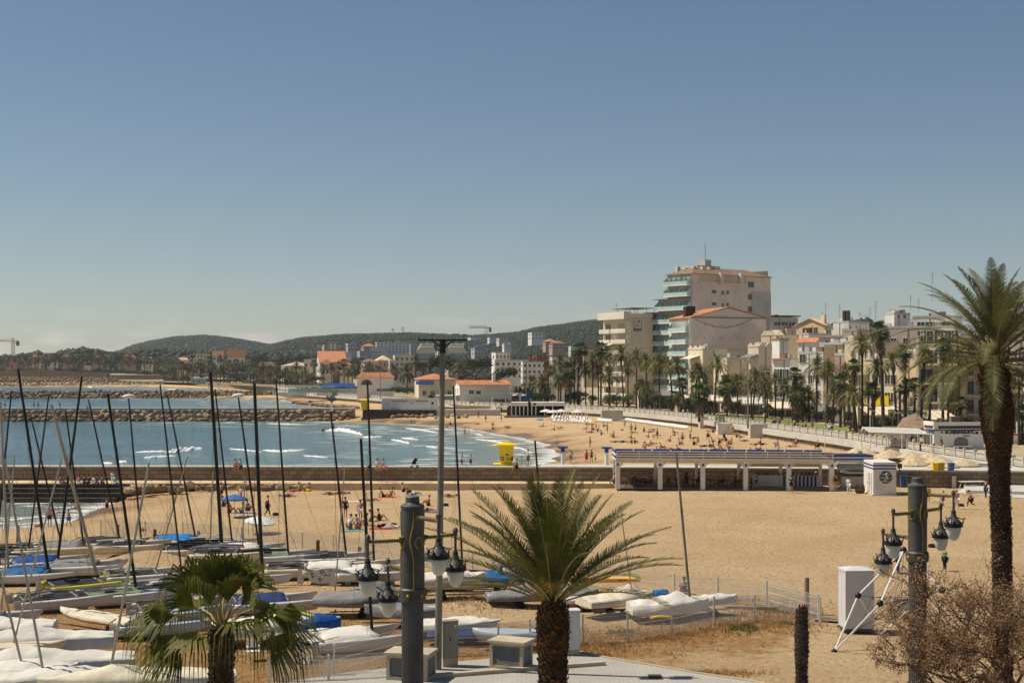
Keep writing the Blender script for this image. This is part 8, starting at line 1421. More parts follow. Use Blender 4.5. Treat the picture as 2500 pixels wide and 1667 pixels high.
for z0, z1, m_ in ((2.95, 3.2, 'white'), (3.2, 3.45, 'deep_blue'), (3.45, 3.7, 'white'), (3.7, 3.92, 'deep_blue')): MB().box((-.2, 2.3, (z0 + z1) / 2), (.12, 5.2, z1 - z0)).build('side_fascia', m_, t)
for x in [-.1] + [2.16 * i for i in range(1, 11)]: MB().box((x, yo * x / Lx - .36, 3.53), (.07, .06, .86)).build('bracket', 'white', t)
lay(.0, .12, .2, 'wood_grey', 'floor', d=4.6); lay(2.1, 2.9, 4.5, 'cream_cover', 'blind', 13.0, 21.3, .05); lay(.12, 1.25, 3.6, 'cab_white', 'bar_counter', 14.2, 21.2, .7)
mb = MB()
for i in range(9): x = 17.5 + i * .4; mb.box((x, 3.57 + yo * x / Lx, .7), (.18, .05, 1.1))
mb.build('counter_stripe', 'navy', t); mb = MB(); rr = random.Random(4)
for i in range(34): x = 14.4 + rr.random() * 6.6; mb.lathe([(.05, 0), (.06, .2), (.02, .32)], (x, 3.9 + yo * x / Lx, 1.26), 6)
mb.build('bottles', 'wood_dark', t)
TB = cached('tb', lambda: MB().box((0, 0, .74), (.8, .8, .04)).box((0, 0, .37), (.08, .08, .72)).box((0, 0, .03), (.4, .4, .04)).mesh('table', ['wood_dark'])); CHm = cached('chm', lambda: MB().box((0, 0, .45), (.44, .44, .05)).box((0, .2, .72), (.44, .04, .45)).box((-.19, -.19, .22), (.04, .04, .44)).box((.19, -.19, .22), (.04, .04, .44)).box((-.19, .19, .22), (.04, .04, .44)).box((.19, .19, .22), (.04, .04, .44)).mesh('chair', ['wood_dark']))
TL = 'small dark table with chairs in the shade of the striped restaurant'; CL = 'dark wooden chair in the shade of the striped restaurant'; SHARED |= {TL, CL}
for i in range(16):
 x = 11.8 + (i % 8) * 1.72 + .3 * (i // 8); y = 147.8 + 1.7 * (i // 8) - .1 * (x - 11); tag(ob('table', TB, None, (x, y, 1.52)), TL, 'table', 'restaurant tables')
 for sx_, rz_ in ((-.62, 90), (.62, -90)): tag(ob('chair', CHm, None, (x + sx_, y, 1.52), (0, 0, R(rz_ + rnd.uniform(-15, 15)))), CL, 'chair', 'restaurant chairs')
for i, (px, ps, tp, bt) in enumerate([(1500, 'seat', 'tan', 'grey'), (1545, 'seat', 'black', 'navy'), (1558, 'seat', 'red', 'grey'), (1572, 'seat', 'tan', 'black'), (1588, 'seat', 'red', 'blue'), (1648, 'seat', 'grey', 'white'), (1705, 'seat', 'black', 'black'), (1765, 'seat', 'navy', 'navy'), (1795, 'seat', 'black', 'red'), (1808, 'seat', 'yellow', 'tan'), (1848, 'seat', 'black', 'tan'), (1992, 'stand', 'black', 'black'), (1677, 'stand', 'black', 'black')]):
 p = P(px, 1190, 149.6 if px != 1848 else 146.2); person(px, 1190, ps, sh(tp), tr(bt), 'in the striped restaurant', rnd.choice((0, 180, 200, 20)), z=1.52, Y=None).location = (p.x, p.y, 1.5 if px != 1848 else 1.42)
for a_ in [(1932, 1203, 'carry', sh('black'), so('black'), 'before the restaurant counter', 260), (2041, 1199, 'stand', sh('black'), tr('tan'), 'between the restaurant and the cabin', 280), (2072, 1206, 'carry', sh('white'), tr('white'), 'in front of the emblem cabin', 240)]: P_(*a_)
a = W(2042, 1188, 1.4); t = thing('bar_annexe', 'low white annexe with blue stripes between restaurant and cabin', 'annexe', (a.x, 148.2, 1.4)); MB().box((-.6, 1.2, 1.4), (.3, .3, 2.8)).box((2.2, 1.6, 1.5), (3.0, 3, .1)).build('frame', 'white', t)
for z0, z1, m_ in ((2.65, 2.95, 'white'), (2.95, 3.1, 'deep_blue'), (3.1, 3.3, 'white'), (3.3, 3.45, 'navy')): MB().box((.9, .5, (z0 + z1) / 2), (4.8, 3.4, z1 - z0)).build('fascia', m_, t)
MB().box((1.6, .2, .6), (2.6, .6, 1.1)).build('counter', 'offwhite', t); MB().add([(-.4, -1.2, 2.0), (2.8, -1.2, 2.0), (2.8, .2, 2.5), (-.4, .2, 2.5)], [(0, 1, 2, 3)]).build('awning', 'white', t)
c = W(2132, 1209, 1.4); t = thing('emblem_cabin', 'small white cabin with blue roof stripes and a round lizard emblem', 'cabin', (c.x, c.y, 1.4), R(-2)); MB().box((1.12, 2.2, 1.62), (2.24, 4.4, 3.24)).build('wall', 'white', t); MB().box((1.12, 2.2, .05), (2.6, 4.9, .1)).build('plinth', 'pale_conc', t)
for z, m_ in ((2.62, 'roof_dark'), (2.92, 'navy')): MB().box((1.12, 2.2, z), (2.3, 4.46, .12)).build('stripe', m_ if m_ != 'roof_dark' else 'deep_blue', t)
for y in (1.0, 2.1): o = MB().box((-.03, y, 1.15), (.05, .85, 2.0)).build('door', 'offwhite', t); ob('handle', MB().box((-.08, y + .3, 1.1), (.04, .05, .16)).mesh('handle', ['ball_black']), o); MB().box((-.04, y, 1.6), (.06, .25, .2)).build('notice', 'grey_wall', t)
mb = MB()
for i in range(13): mb.box((.1 + i * .17, -.012, 1.25), (.012, .02, 2.4))
mb.build('cladding', 'offwhite', t)
em = MB(); cx, cz, r = 1.2, 1.78, .62; em.add([(cx + r * math.cos(q), -.04, cz + r * math.sin(q)) for q in [6.283 * i / 28 for i in range(28)]], [tuple(range(28))]); em = em.build('emblem', 'slate_blue', t)
mb = MB()
for z in (.3, -.05, -.38): w = math.sqrt(r * r - z * z) * .96; mb.box((cx, -.05, cz + z), (2 * w, .015, .13))
ob('emblem_band', mb.mesh('emblem_band', ['glazing_m']), em); mb = MB(); mb.tube([(cx + x, -.07, cz + z) for x, z in ((.16, .46), (.02, .36), (-.04, .2), (.12, .08), (.16, -.1), (0, -.2), (-.14, -.3), (-.08, -.42), (.06, -.42), (.1, -.32))], [.05, .07, .06, .06, .06, .05, .045, .04, .03, .02], 6)
for a1, a2 in (((-.02, .26), (-.26, .34)), ((.06, .14), (.28, .24)), ((.14, -.06), (.32, -.16)), ((.04, -.16), (-.2, -.08))): mb.tube([(cx + a1[0], -.07, cz + a1[1]), (cx + a2[0], -.07, cz + a2[1])], .022, 5)
ob('lizard', mb.mesh('lizard', ['white']), em); p = W(2100, 1204, 1.4); tag(MB().lathe([(.3, 0), (.42, .3), (.36, .8), (.2, 1.0)], n=9, fn=lambda a, i: 1.2 + .3 * math.sin(a * 4)).build('sunshade_bundle', 'bark', None, p), 'stack of brown folded sunshades beside the emblem cabin', 'folded sunshades')
p = P(2110, 1165, 150); t = thing('roof_vent', 'grey-green bulbous vent standing behind the striped annexe', 'vent', (p.x, 152, 3.2)); MB().lathe([(.2, 0), (.3, .5), (.28, 1.2), (.16, 1.4), (.3, 1.5), (.3, 1.8), (.05, 1.9)], n=10).build('vent_body', 'glazing_m', t)
p = P(2205, 1150, 158); t = thing('crate_stack', 'tall wire stack of folded loungers behind the cabin', 'stack', (p.x, 161, 1.4)); mb = MB()
for i in range(9): mb.box((0, 0, .15 + i * .26), (1.9, 1.2, .08))
mb.build('loungers', 'wood_grey', t)
# ---------------------------------------------------------------- things close to the camera
def scale_trunk(name, h, prof, seed, rows, per, mats, sz=.1, lean=None):
 """trunk with the stubs of cut leaves in spirals. prof(t) -> radius; lean(t) -> (x, y)"""
 rnd = random.Random(seed); lean = lean or (lambda t: (0, 0)); mb = MB(); K = 40; vs = []
 mb.tube([(*lean(i / K), h * i / K) for i in range(K + 1)], [prof(i / K) * .93 for i in range(K + 1)], 18)
 for r_ in range(rows):
  t = (r_ + .5) / rows; R_ = prof(t); n_ = max(6, int(per * R_ / prof(.3)))
  for j in range(n_):
   a = 6.2832 * (j + .5 * (r_ % 2)) / n_ + r_ * .07 + rnd.uniform(-.05, .05); z = h * t + rnd.uniform(-.02, .02); ox, oy = lean(t); s = sz * rnd.uniform(.75, 1.25); d = V3(math.cos(a), math.sin(a), 0); sd_ = V3(-d.y, d.x, 0)
   c = V3(ox, oy, z) + d * R_ * .9; up = V3(0, 0, 1); out_ = rnd.uniform(.35, 1.0) * s
   mb.add([c - sd_ * s * .8 - up * s * .5, c + sd_ * s * .8 - up * s * .5, c + sd_ * s * .55 + up * s * .45 + d * out_ * .8, c - sd_ * s * .55 + up * s * .45 + d * out_ * .8, c + up * s * .95 + d * out_ * .35], [(0, 1, 2, 3), (3, 2, 4)], 1 if rnd.random() < .3 + .4 * (t > .75) else 0)
 return mb.mesh(name, mats)
Y = 40.0; b = P(1350, 1462, Y); t = thing('palm_tree', 'young feather palm with upright green fronds and a thick scaly trunk in the centre', 'palm tree', (b.x, b.y, 1.5)); H = b.z - 1.5
ob('trunk', scale_trunk('trunk', H, lambda t: .42 + .05 * math.sin(t * 9) * (1 - t) + .05 * math.exp(-((t - .86) / .1) ** 2) - .1 * max(0, t - .93) / .07, 3, 70, 15, ['bark_hero', 'bark_orange'], .105), t)
rnd = random.Random(12); mb = MB(); Nf = 62
for i in range(Nf):
 tt = (i + .5) / Nf; el = R(86 - 62 * tt ** .9 + rnd.uniform(-5, 5)); az = i * 2.39996 + rnd.uniform(-.18, .18); Lr = (3.65 + .35 * math.sin(tt * 2.2)) * rnd.uniform(.9, 1.06)
 frond(mb, rnd, az, el, Lr, R(20 + 20 * tt + rnd.uniform(-6, 8)), 60, .52, .032, True, org=(math.cos(az) * .16 * tt, math.sin(az) * .16 * tt, .1 * (1 - tt)), rad=.032, vee=.3, bend=rnd.uniform(-.15, .15), start=.2, curl=.04)
for i in range(16): az = rnd.uniform(0, 6.28); mb.tube([(.1 * math.cos(az), .1 * math.sin(az), .1), (.22 * math.cos(az), .22 * math.sin(az), .7), (.3 * math.cos(az + .3), .3 * math.sin(az + .3), .95)], [.03, .018, .004], 4, 2)
mb.build('crown', ['frond', 'frond_stem', 'bark_orange'], t, (0, 0, H - .1))
mb = MB(); rr = random.Random(2)
for i in range(60): a = rr.uniform(3.6, 5.2); mb.tube([(.12 * math.cos(a), .12 * math.sin(a), .2), (.4 * math.cos(a) + rr.uniform(-.3, .2), .4 * math.sin(a), .55 + rr.uniform(-.1, .2)), (.62 * math.cos(a) + rr.uniform(-.5, .3), .6 * math.sin(a), .3 + rr.uniform(-.35, .2))], [.008, .006, .003], 3)
mb.build('flower_stalks', 'kayak_yellow', t, (-.05, 0, H))
Y = 45.0; b = P(540, 1560, Y); g0 = 1.5; t = thing('palm_tree', 'fan palm with drooping thread-edged leaves and a shaggy brown trunk', 'palm tree', (b.x, b.y, g0)); H = b.z - g0 + .35
ob('trunk', scale_trunk('trunk', H, lambda t: .36 + .05 * math.sin(t * 7) + (.06 * (t > .55)) - .14 * max(0, t - .9) / .1, 5, 44, 13, ['bark_hero', 'bark'], .14), t)
mb = MB(); rnd = random.Random(4)
for az, el, pt, Rr, rl in ((180, 58, 1.4, 1.75, 65), (160, 78, 1.3, 1.7, 30), (205, 44, 1.2, 1.6, 50), (0, 60, 1.4, 1.8, -65), (25, 74, 1.4, 1.7, -30), (-25, 48, 1.2, 1.6, -50), (270, 82, 1.5, 1.7, 0), (95, 66, 1.2, 1.6, 0), (250, 58, 1.1, 1.6, 15), (295, 60, 1.2, 1.6, -15), (180, 20, 1.7, 1.7, 35), (0, 16, 1.7, 1.75, -35), (212, 24, 1.6, 1.6, 25), (-32, 26, 1.6, 1.6, -25), (300, 24, 1.2, 1.5, 0), (245, 10, 1.2, 1.5, 0), (130, 24, 1.5, 1.5, 20), (50, 22, 1.5, 1.5, -20), (190, -8, 1.5, 1.5, 30), (350, -4, 1.6, 1.5, -30), (226, -12, 1.5, 1.4, 15)):
 fanleaf(mb, rnd, (0, 0, 0), R(az + rnd.uniform(-6, 6)), R(el), pt, Rr, 20, 1.5 if el > 30 else 1.9, .05 if el > 40 else .45, thread=1, drop=1.3 if el > 40 else 1.8, lwid=1.6, join=.5, roll=R(rl))
mb.build('crown', ['fan', 'frond_stem', 'fan_thread'], t, (0, 0, H - .05))
Y = 45.0; T0 = P(2428, 868, Y); B0 = P(2452, 1667, Y); x0 = T0.x; H = T0.z - 1.5
t = thing('palm_tree', 'tall date palm with a swollen brown trunk head rising beyond the top of the roofs', 'palm tree', (x0, Y, 1.5))
ln = lambda u: (.34 * (1 - u) + .07 * math.sin(u * 3.1) - .08 * max(0, .55 - u), 0)
ob('trunk', scale_trunk('trunk', H, lambda u: .29 + .05 * u + .22 * math.exp(-((u - .855) / .085) ** 2) - .03 * (u < .12), 8, 150, 14, ['bark_dark', 'bark_orange'], .085, ln), t)
rnd = random.Random(21); mb = MB(); Nf = 66
for i in range(Nf):
 tt = (i + .5) / Nf; el = R(88 - 100 * tt ** 1.0 + rnd.uniform(-6, 6)); az = i * 2.39996 + rnd.uniform(-.2, .2); Lr = (2.7 + .95 * math.sin(tt * 2.6)) * rnd.uniform(.92, 1.06)
 frond(mb, rnd, az, el, Lr, R(24 + 66 * tt ** .7 + rnd.uniform(-8, 10)), 60, .46, .03, True, org=(math.cos(az) * .2 * tt, math.sin(az) * .2 * tt, -.5 * tt + .2), rad=.035, vee=.22, bend=rnd.uniform(-.3, .3), start=.18, curl=.1)
for i in range(46): az = rnd.uniform(0, 6.28); z = -rnd.uniform(.1, 1.3); mb.tube([(.32 * math.cos(az), .32 * math.sin(az), z), (.46 * math.cos(az), .46 * math.sin(az), z + .35), (.5 * math.cos(az), .5 * math.sin(az), z + .6)], [.05, .035, .02], 4, 2)
mb.build('crown', ['frond_olive', 'frond_stem', 'bark_orange'], t, (0, 0, H))
b = P(1957, 1487, 50); t = thing('palm_stump', 'dark cut palm trunk without a crown', 'palm trunk', (b.x, 50, 1.5)); Hh = b.z - 1.5
ob('trunk', scale_trunk('trunk', Hh, lambda u: .235 + .02 * math.sin(u * 11), 15, 60, 9, ['bark_dark', 'bark_dark'], .07), t); mb = MB(); rr = random.Random(5)
for i in range(26): a = rr.uniform(0, 6.28); q = rr.uniform(0, .2); mb.tube([(q * math.cos(a), q * math.sin(a), Hh - .05), (q * 1.1 * math.cos(a), q * 1.1 * math.sin(a), Hh + rr.uniform(.05, .2))], [.03, .012], 4)
mb.build('frayed_top', 'bark_orange', t)
def lantern(par, x, y, z, k=1.04):
 o = MB().tube([(0, 0, .02), (0, 0, -.5)], .035, 7).lathe([(.05, .02), (.075, .08), (.05, .14), (.02, .17)], n=8).build('hanger', 'lamp_grey', par, (x, y, z)); L0 = -.5
 h_ = MB(); h_.lathe([(.05, L0 + .02), (.06, L0 - .06), (.07, L0 - .1), (.1, L0 - .2), (.2, L0 - .34), (.235, L0 - .37), (.235, L0 - .44), (.21, L0 - .45)], n=16)
 ob('hood', h_.mesh('hood', ['lamp_grey'], False), o, (0, 0, .08), scale=k); c = MB(); c2 = MB()
 for i in range(10):
  a = 6.2832 * i / 10; d = V3(math.cos(a), math.sin(a), 0); s = V3(-d.y, d.x, 0); q = d * .235 + V3(0, 0, L0 - .42)
  c.add([q - s * .06, q + s * .06, q + s * .045 + d * .05 + V3(0, 0, .09), q + d * .07 + V3(0, 0, .15), q - s * .045 + d * .05 + V3(0, 0, .09)], [(0, 1, 2, 3, 4), (4, 3, 2, 1, 0)]); q2 = d * .06 + V3(0, 0, L0 - .04); c2.add([q2 - s * .022, q2 + s * .022, q2 + d * .035 + V3(0, 0, .11)], [(0, 1, 2), (2, 1, 0)])
  if i % 3 == 0: c.tube([d * .1 + V3(0, 0, L0 - .2), d * .3 + V3(0, 0, L0 - .26), d * .33 + V3(0, 0, L0 - .2)], .014, 4)
 c.lathe([(.238, L0 - .36), (.262, L0 - .38), (.262, L0 - .47), (.22, L0 - .48)], n=18); ob('crown_ring', c.mesh('crown_ring', ['lamp_black']), o, (0, 0, .08), scale=k)
 ob('small_crown', c2.mesh('small_crown', ['lamp_black']), o)
 g = MB().lathe([(.215, L0 - .475), (.213, L0 - .52), (.2, L0 - .62), (.165, L0 - .73), (.115, L0 - .815), (.06, L0 - .86), (.01, L0 - .872)], n=20); ob('globe', g.mesh('globe', ['opal'], True), o, (0, 0, .08), scale=k)
def ornate(px, ytop, Y, rz, label):
 tp = P(px, ytop, Y); zt = tp.z; t = thing('ornate_street_lamp', label, 'street lamp', (tp.x, Y, 1.5), R(rz), 'ornate four-armed lamps'); H = zt - 1.5; zc = H - 2.42
 MB().lathe([(.285, zc + .16), (.285, H - .3), (.3, H - .29), (.3, H - .23), (.255, H - .2), (.19, H - .17), (.175, H - .15), (.17, H - .02), (.15, H), (.02, H + .005)], n=28).build('column_head', 'lamp_grey', t, smooth=False)
 MB().lathe([(.285, zc - .16), (.335, zc - .13), (.335, zc + .13), (.3, zc + .17)], n=28).build('collar', 'lamp_grey', t)
 MB().lathe([(.27, .9), (.255, 3.0), (.26, zc - .16)], n=56, fn=lambda a, i: 1 + .045 * (1 if int(a / 6.2832 * 56 + .5) % 2 else -.4)).build('fluted_shaft', 'lamp_grey', t); MB().lathe([(.5, 0), (.5, .5), (.42, .55), (.42, .8), (.3, .9), (.36, .98), (.27, 1.06)], n=24).build('base', 'lamp_grey', t)
 MB().lathe([(.33, 2.1), (.33, 2.2), (.28, 2.24)], n=24).build('lower_ring', 'lamp_grey', t)
 for k in range(6):   # sun rosettes
  a = R(k * 60 + 15); d = V3(math.cos(a), math.sin(a), 0); s = V3(-d.y, d.x, 0); mb = MB()
  for j in range(12): q = 6.2832 * j / 12; c = d * .345 + V3(0, 0, zc); u = s * math.cos(q) + V3(0, 0, math.sin(q)); v = s * -math.sin(q) + V3(0, 0, math.cos(q)); mb.add([c + v * .018, c - v * .018, c + u * .12 + d * .004], [(0, 1, 2), (2, 1, 0)])
  mb.lathe([(.001, -.03), (.045, 0), (.001, .03)], (0, 0, 0), 8); mb.v[-24:] = [tuple(d * .35 + V3(0, 0, zc) + s * x + V3(0, 0, y) + d * z) for x, y, z in mb.v[-24:]]; mb.build('rosette', 'gold', t)
 for k in range(4):   # gilded cord
  a0 = R(k * 90 + 10); pts = []; f_ = lambda z: a0 + .30 * math.exp(-((z - (zc + 1.35)) / .3) ** 2) * (-1 if k % 2 else 1)
  for i in range(25): z = zc + .17 + (H - .36 - zc - .17) * i / 24; a = f_(z); pts.append((.292 * math.cos(a), .292 * math.sin(a), z))
  mb = MB(); mb.tube(pts, .014, 5); rg = [(.3 * math.cos(a0 + .45 + .32 * math.cos(q)), .3 * math.sin(a0 + .45 + .32 * math.cos(q)), zc + 1.3 + .14 * math.sin(q)) for q in [6.2832 * i / 20 for i in range(21)]]; mb.tube(rg, .018, 5); mb.build('gilded_cord', 'gold', t)
 for az, dz in ((-56, .50), (34, 1.04), (214, 1.06), (124, 1.86)):
  a = R(az); d = V3(math.cos(a), math.sin(a), 0); z = H - dz; LA = 1.25; o = MB().tube([d * .25 + V3(0, 0, z), d * (LA + .04) + V3(0, 0, z + .02)], [.05, .042], 9).lathe([(.09, -.07), (.1, 0), (.09, .07)], (d.x * .29, d.y * .29, z), 10).build('arm', 'rope_tan' if dz < .6 or dz > 1.5 else 'lamp_grey', t); mb = MB(); Nn = 12
  for i in range(Nn): q = .34 + (LA - .45) * i / Nn; s = V3(-d.y, d.x, 0); mb.tube([d * (q + .04 * j / 8) + V3(0, 0, z) + s * .052 * math.cos(j * .785) + V3(0, 0, .052 * math.sin(j * .785)) for j in range(9)], .008, 4)
  ob('rope_wrap', mb.mesh('rope_wrap', ['gold'])  , o); lantern(t, d.x * (LA + .0), d.y * (LA + .0), z + .03)
ornate(1007, 1211, 35.2, 0, 'large ornate four-lantern lamp column beside the plain light pole'); ornate(2240, 1165, 43.5, 6, 'ornate four-lantern lamp column rising from the bare bush')
b = W(1069, 1633, 1.56); Yp = b.y; t = thing('floodlight_pole', 'tall plain pole with a flat crossbar and two floodlights', 'light pole', (b.x, Yp, 1.56)); H = 14 + (895 - 835) * Yp / F - 1.56; dx = (1081 - 1069) * Yp / F
MB().tube([(0, 0, 0), (dx * .5, 0, H * .5), (dx, 0, H)], [.15, .13, .11], 14).build('pole', 'galv', t); MB().box((dx, 0, H + .08), (2.02, .12, .07)).bar((dx, 0, H - .25), (dx - .42, 0, H + .04), .05).bar((dx, 0, H - .25), (dx + .42, 0, H + .04), .05).tube([(dx, 0, H - .45), (dx, 0, H + .05)], .13, 12).build('crossbar', 'lamp_black', t)
for s in (-1, 1):
 x = dx + s * .62; f = MB(); f.add([(x - .42, -.3, H - .4), (x + .36, -.3, H - .4), (x + .36, .35, H - .2), (x - .42, .35, H - .2), (x - .3, -.22, H - .2), (x + .26, -.22, H - .2), (x + .26, .2, H - .06), (x - .3, .2, H - .06)], [(0, 3, 2, 1), (4, 5, 6, 7), (0, 1, 5, 4), (1, 2, 6, 5), (2, 3, 7, 6), (3, 0, 4, 7)]); f.bar((x - .15, 0, H - .1), (x - .15, 0, H + .06), .03).bar((x + .1, 0, H - .1), (x + .1, 0, H + .06), .03); f = f.build('floodlight', 'cab_grey', t)
 ob('rim', MB().box((x - .03, -.3, H - .42), (.86, .05, .07)).box((x - .46, 0, H - .32), (.05, .6, .07)).mesh('rim', ['offwhite']), f); ob('cable', MB().tube([(x + .3, 0, H - .2), (x + .5, 0, H - .1), (x + .55 * s, .1, H - .35), (dx + .1 * s, 0, H - .3)], .012, 4).mesh('cable', ['ball_black']), f)
def cab(xl, xc, xr, yt, yb, th, mat, label):
 c = W(xc, yb, 1.56); h = (yb - yt) * c.y / F; b_ = Bld.__new__(Bld); b_.th = R(th); b_.C = c.xy; b_.u = Vector((math.cos(b_.th), math.sin(b_.th))); b_.v = Vector((-math.sin(b_.th), math.cos(b_.th))); b_.Y = c.y; b_.z0 = 1.56
 k = (xr - 1250) / F; sr = (k * b_.Y - c.x) / (b_.u.x - k * b_.u.y); k = (xl - 1250) / F; sl_ = (c.x - k * b_.Y) / (-b_.v.x + k * b_.v.y); return c, sr, sl_, h
c, sr, sl_, h = cab(1073, 1081, 1119, 1515, 1628, 15, '', ''); t = thing('electrical_cabinet', 'tall grey-green electrical cabinet on the paving beside the pole', 'cabinet', c, R(15)); MB().box((sr / 2, .2, h * .08), (sr - .02, .36, h * .2)).build('plinth', 'conc', t); MB().box((sr / 2, .2, h * .58), (sr, .4, h * .8)).build('body', 'cab_grey', t); MB().box((sr / 2, .2, h * .985), (sr + .05, .46, .04)).build('lid', 'cab_grey', t); d = MB().box((sr / 2 + .03, -.012, h * .58), (sr * .84, .02, h * .74)).build('door', 'cab_grey', t); ob('handle', MB().box((sr * .48, -.04, h * .6), (.03, .03, .16)).mesh('handle', ['ball_black']), d); ob('sticker', MB().box((sr * .8, -.03, h * .88), (.08, .01, .08)).mesh('sticker', ['white']), d)
c, sr, sl_, h = cab(1370, 1374, 1416, 1490, 1600, 8, '', ''); t = thing('electrical_cabinet', 'white double-door electrical cabinet behind the feather palm trunk', 'cabinet', c, R(8)); MB().box((sr / 2, .3, h * .06), (sr, .6, h * .14)).build('plinth', 'conc', t); MB().box((sr / 2, .3, h * .55), (sr, .6, h * .86)).box((sr / 2, .3, h * .99), (sr + .06, .66, .05)).build('body', 'cab_white', t)
for q in (.27, .73): MB().box((sr * q, -.012, h * .55), (sr * .43, .02, h * .8)).build('door', 'cab_white', t)
def ventbox(c, w, d_, h, rz, label):
 t = thing('vent_box', label, 'ventilation box', c, rz); mb = MB(); fw = .14
 for x in (-w / 2 + fw / 2, w / 2 - fw / 2):
  for y in (fw / 2, d_ - fw / 2): mb.box((x, y, h / 2), (fw, fw, h))
 mb.box((0, d_ / 2, .07), (w - .01, d_ - .01, .14)).box((0, d_ / 2, h - .06), (w - .01, d_ - .01, .12)); mb.build('body', 'conc', t); MB().box((0, d_ / 2, h + .05), (w + .16, d_ + .16, .1)).build('slab', 'conc', t); MB().box((0, d_ / 2, h / 2), (w - .3, d_ - .3, h - .3)).build('core', 'dark', t)
 for face in range(2):
  mb = MB(); n_ = 11
  for i in range(n_):
   z = .18 + (h - .4) * i / (n_ - 1)
   if face == 0: mb.add([(-w / 2 + fw, .04, z), (w / 2 - fw, .04, z), (w / 2 - fw, .1, z + .07), (-w / 2 + fw, .1, z + .07)], [(0, 1, 2, 3)])
   else: mb.add([(w / 2 - .04, fw, z), (w / 2 - .04, d_ - fw, z), (w / 2 - .1, d_ - fw, z + .07), (w / 2 - .1, fw, z + .07)], [(0, 1, 2, 3)])
  mb.build('louvre', 'louvre', t)
c = W(1262, 1637, 1.56); ventbox((c.x - .62 * math.cos(R(-28)) + .1, c.y + .35, 1.56), 1.5, 1.05, 1.05, R(-24), 'beige concrete ventilation box with louvres beside the feather palm'); c = W(1050, 1664, 1.56); ventbox((c.x - .95, c.y + .2, 1.56), 1.7, 1.2, 1.0, R(-14), 'pale concrete ventilation box behind the ornate lamp column')
p = W(1095, 1640, 1.56)
p = W(2066, 1544, 1.45); t = thing('storage_box', 'tall pale upright storage box on a pallet behind the climbing net', 'storage box', (p.x, p.y, 1.5), R(3)); w = 1.32; MB().box((w / 2 - .02, .62, 1.5), (w, 1.25, 2.75)).build('body', 'cab_white', t); MB().add([(-.06, -.05, 2.88), (w + .06, -.05, 2.88), (w + .06, 1.3, 2.88), (-.06, 1.3, 2.88), (w * .35, .6, 3.02), (w * .6, .6, 3.02)], [(0, 1, 5, 4), (1, 2, 5), (2, 3, 4, 5), (3, 0, 4)]).box((w / 2 - .02, .62, 2.82), (w + .06, 1.3, .1)).build('lid', 'cab_white', t); MB().box((w / 2 - .02, .6, .06), (w + .1, 1.3, .1)).build('pallet', 'wood_dark', t); MB().bar((w + .0, -.03, .1), (w + .0, -.03, 2.8), .025).bar((-.03, -.03, .1), (-.03, -.03, 2.8), .025).build('seam', 'pale_conc', t)
Yn = 62.8; A0 = G(2037, 1590); A1 = G(2053, 1582) + V3(0, 1.2, 0); N1 = P(2095, 1453, 64); N2 = P(2149, 1472, 61.8); AP = P(2206, 1342, 64.6); cx = AP.x
def mir(v): return V3(2 * cx - v.x, 2 * 64.6 - v.y, v.z)
t = thing('climbing_net', 'white tube climbing frame with black ball joints and a web of ropes', 'climbing frame', (cx, 64.6, 1.45)); o0 = V3(cx, 64.6, 1.45)
NB = [P(2150, 1565, 66.5), P(2261, 1453, 66), P(2300, 1440, 63)]; NB[0].z = 1.5; B1 = mir(A0); B1.z = 1.5
mb = MB(); J_ = [A0, N1, N2, AP, NB[0], NB[1], NB[2], B1]
for a, b in ((A0, N1), (A0, N2), (N1, AP), (N2, AP), (N1, NB[0]), (AP, NB[1]), (AP, NB[2]), (NB[1], B1), (NB[2], B1), (N2, V3(NB[0].x + .8, 63, 1.5)), (NB[1], NB[0])): mb.tube([a - o0, b - o0], .045, 8)
mb.build('frame', 'white', t)
for q in J_[:4] + J_[5:7]: mb = MB().lathe([(.15 * math.sin(math.pi * i / 8) + .001, -.15 * math.cos(math.pi * i / 8)) for i in range(9)], q - o0, 12); mb.build('ball_joint', 'ball_black', t, smooth=True)
mk('net_rope', (70, 66, 92), .8, .2, 5); mb = MB(); CTR = V3(0, 0, 1.9); rr = random.Random(6); K_ = [N1 - o0, N2 - o0, AP - o0, NB[1] - o0, NB[2] - o0, A1 - o0 + V3(.2, 0, .1), NB[0] - o0 + V3(0, 0, .2), V3(.5, -.8, .1), B1 - o0 + V3(0, 0, .1)]
for i, a in enumerate(K_): mb.tube([a, CTR + V3(rr.uniform(-.1, .1), 0, rr.uniform(-.1, .1))], .012, 4)
for i in range(len(K_)):
 for j in range(i + 1, len(K_)):
  for f_ in (.3, .55, .78): mb.tube([K_[i].lerp(CTR, f_), K_[j].lerp(CTR, f_)], .01, 3)
mb.build('net', 'net_rope', t)
Yb = 39.0; t = thing('bare_bush', 'leafless brown thorny bush with dry seed clusters in the lower corner', 'bush', (P(2440, 1667, Yb).x, Yb, 1.5)); rr = random.Random(17); tw_, lf = MB(), MB(); tips = []
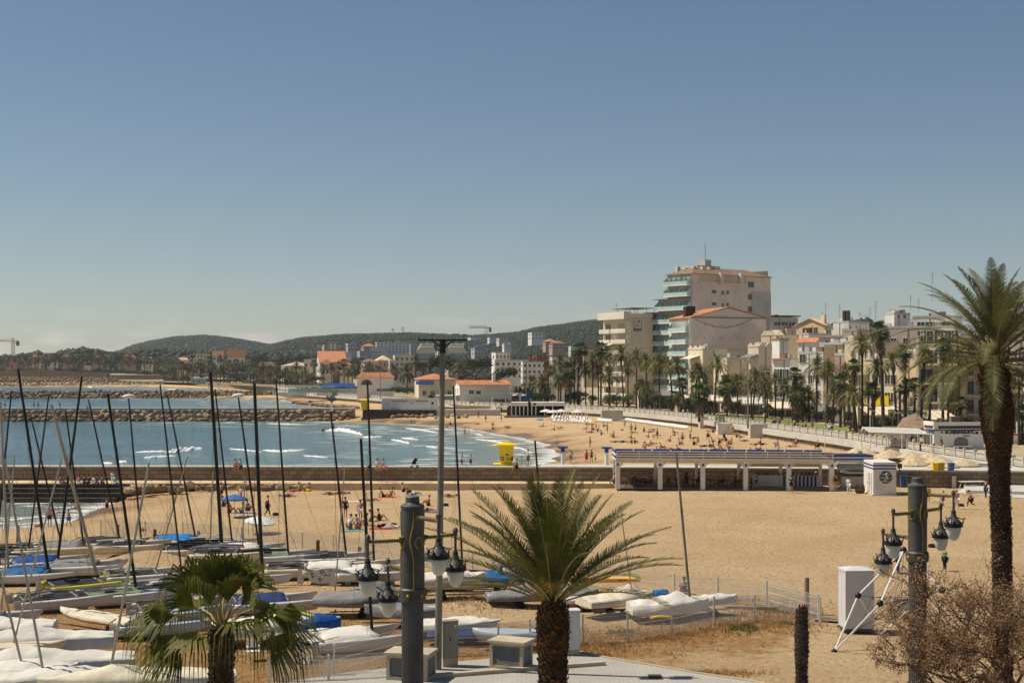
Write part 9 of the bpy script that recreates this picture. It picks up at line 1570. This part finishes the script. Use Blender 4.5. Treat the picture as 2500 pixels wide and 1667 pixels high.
def branch(p, d, L_, r, dep):
 n_ = 4; pts = [p]; q = p
 for i in range(n_): d = (d + V3(rr.gauss(0, .2), rr.gauss(0, .2), rr.gauss(0, .14))).normalized(); q = q + d * L_ / n_; pts.append(q)
 tw_.tube(pts, [max(r * (1 - .5 * i / n_), .0055) for i in range(n_ + 1)], 5 if dep < 3 else 3, cap=False)
 if dep >= 3:
  for q_ in pts[1:]: tips.append((q_, d))
 if dep < 5:
  for k in range(3 if dep < 4 else 2): a = rr.uniform(0, 6.28); nd = (d * .75 + V3(math.cos(a), math.sin(a), rr.uniform(-.1, .55)) * rr.uniform(.55, .9)).normalized(); branch(pts[rr.randrange(2, n_ + 1)], nd, L_ * rr.uniform(.62, .85), r * .55, dep + 1)
for k in range(8):
 a = k * .785 + rr.uniform(-.2, .2); branch(V3(0, 0, 3.0), V3(math.cos(a) * 1.0, math.sin(a) * .8, rr.uniform(.25, 1.1)).normalized(), 1.6, .085, 0)
tw_.tube([(0, 0, 0), (.1, 0, 1.4), (0, 0, 2.7)], [.13, .1, .08], 8)
for q, d in tips:
 for k in range(5):
  o_ = q + V3(rr.gauss(0, .06), rr.gauss(0, .06), rr.gauss(0, .06)); e1 = V3(rr.gauss(0, 1), rr.gauss(0, 1), rr.gauss(0, 1)).normalized(); e2 = e1.orthogonal().normalized(); s = rr.uniform(.012, .032); lf.add([o_ - e1 * s * 1.5, o_ - e2 * s * .7, o_ + e1 * s * 1.5, o_ + e2 * s * .7], [(0, 1, 2, 3)])
tw_.build('branches', 'twig', t); lf.build('leaves', 'dry_leaf', t)
# ---------------------------------------------------------------- sea air
hz = MB(); hz.box((0, 4600, 180), (9000, 9300, 372)); m = bpy.data.materials.new('haze'); m.use_nodes = True; m.node_tree.nodes.clear()
pv = m.node_tree.nodes.new('ShaderNodeVolumePrincipled'); pv.inputs['Density'].default_value = .00007; pv.inputs['Color'].default_value = (.95, .97, 1, 1); pv.inputs['Anisotropy'].default_value = .2
mo = m.node_tree.nodes.new('ShaderNodeOutputMaterial'); m.node_tree.links.new(pv.outputs[0], mo.inputs['Volume']); MATS['haze'] = m
stuff(hz.build('haze', 'haze'), 'thin pale sea air fading the far hills')
settle_labels()
for o in THINGS:
 w = o.get('label', '').split()
 if len(w) > 16: o['label'] = ' '.join(x for x in w if x not in ('the', 'a', 'and'))
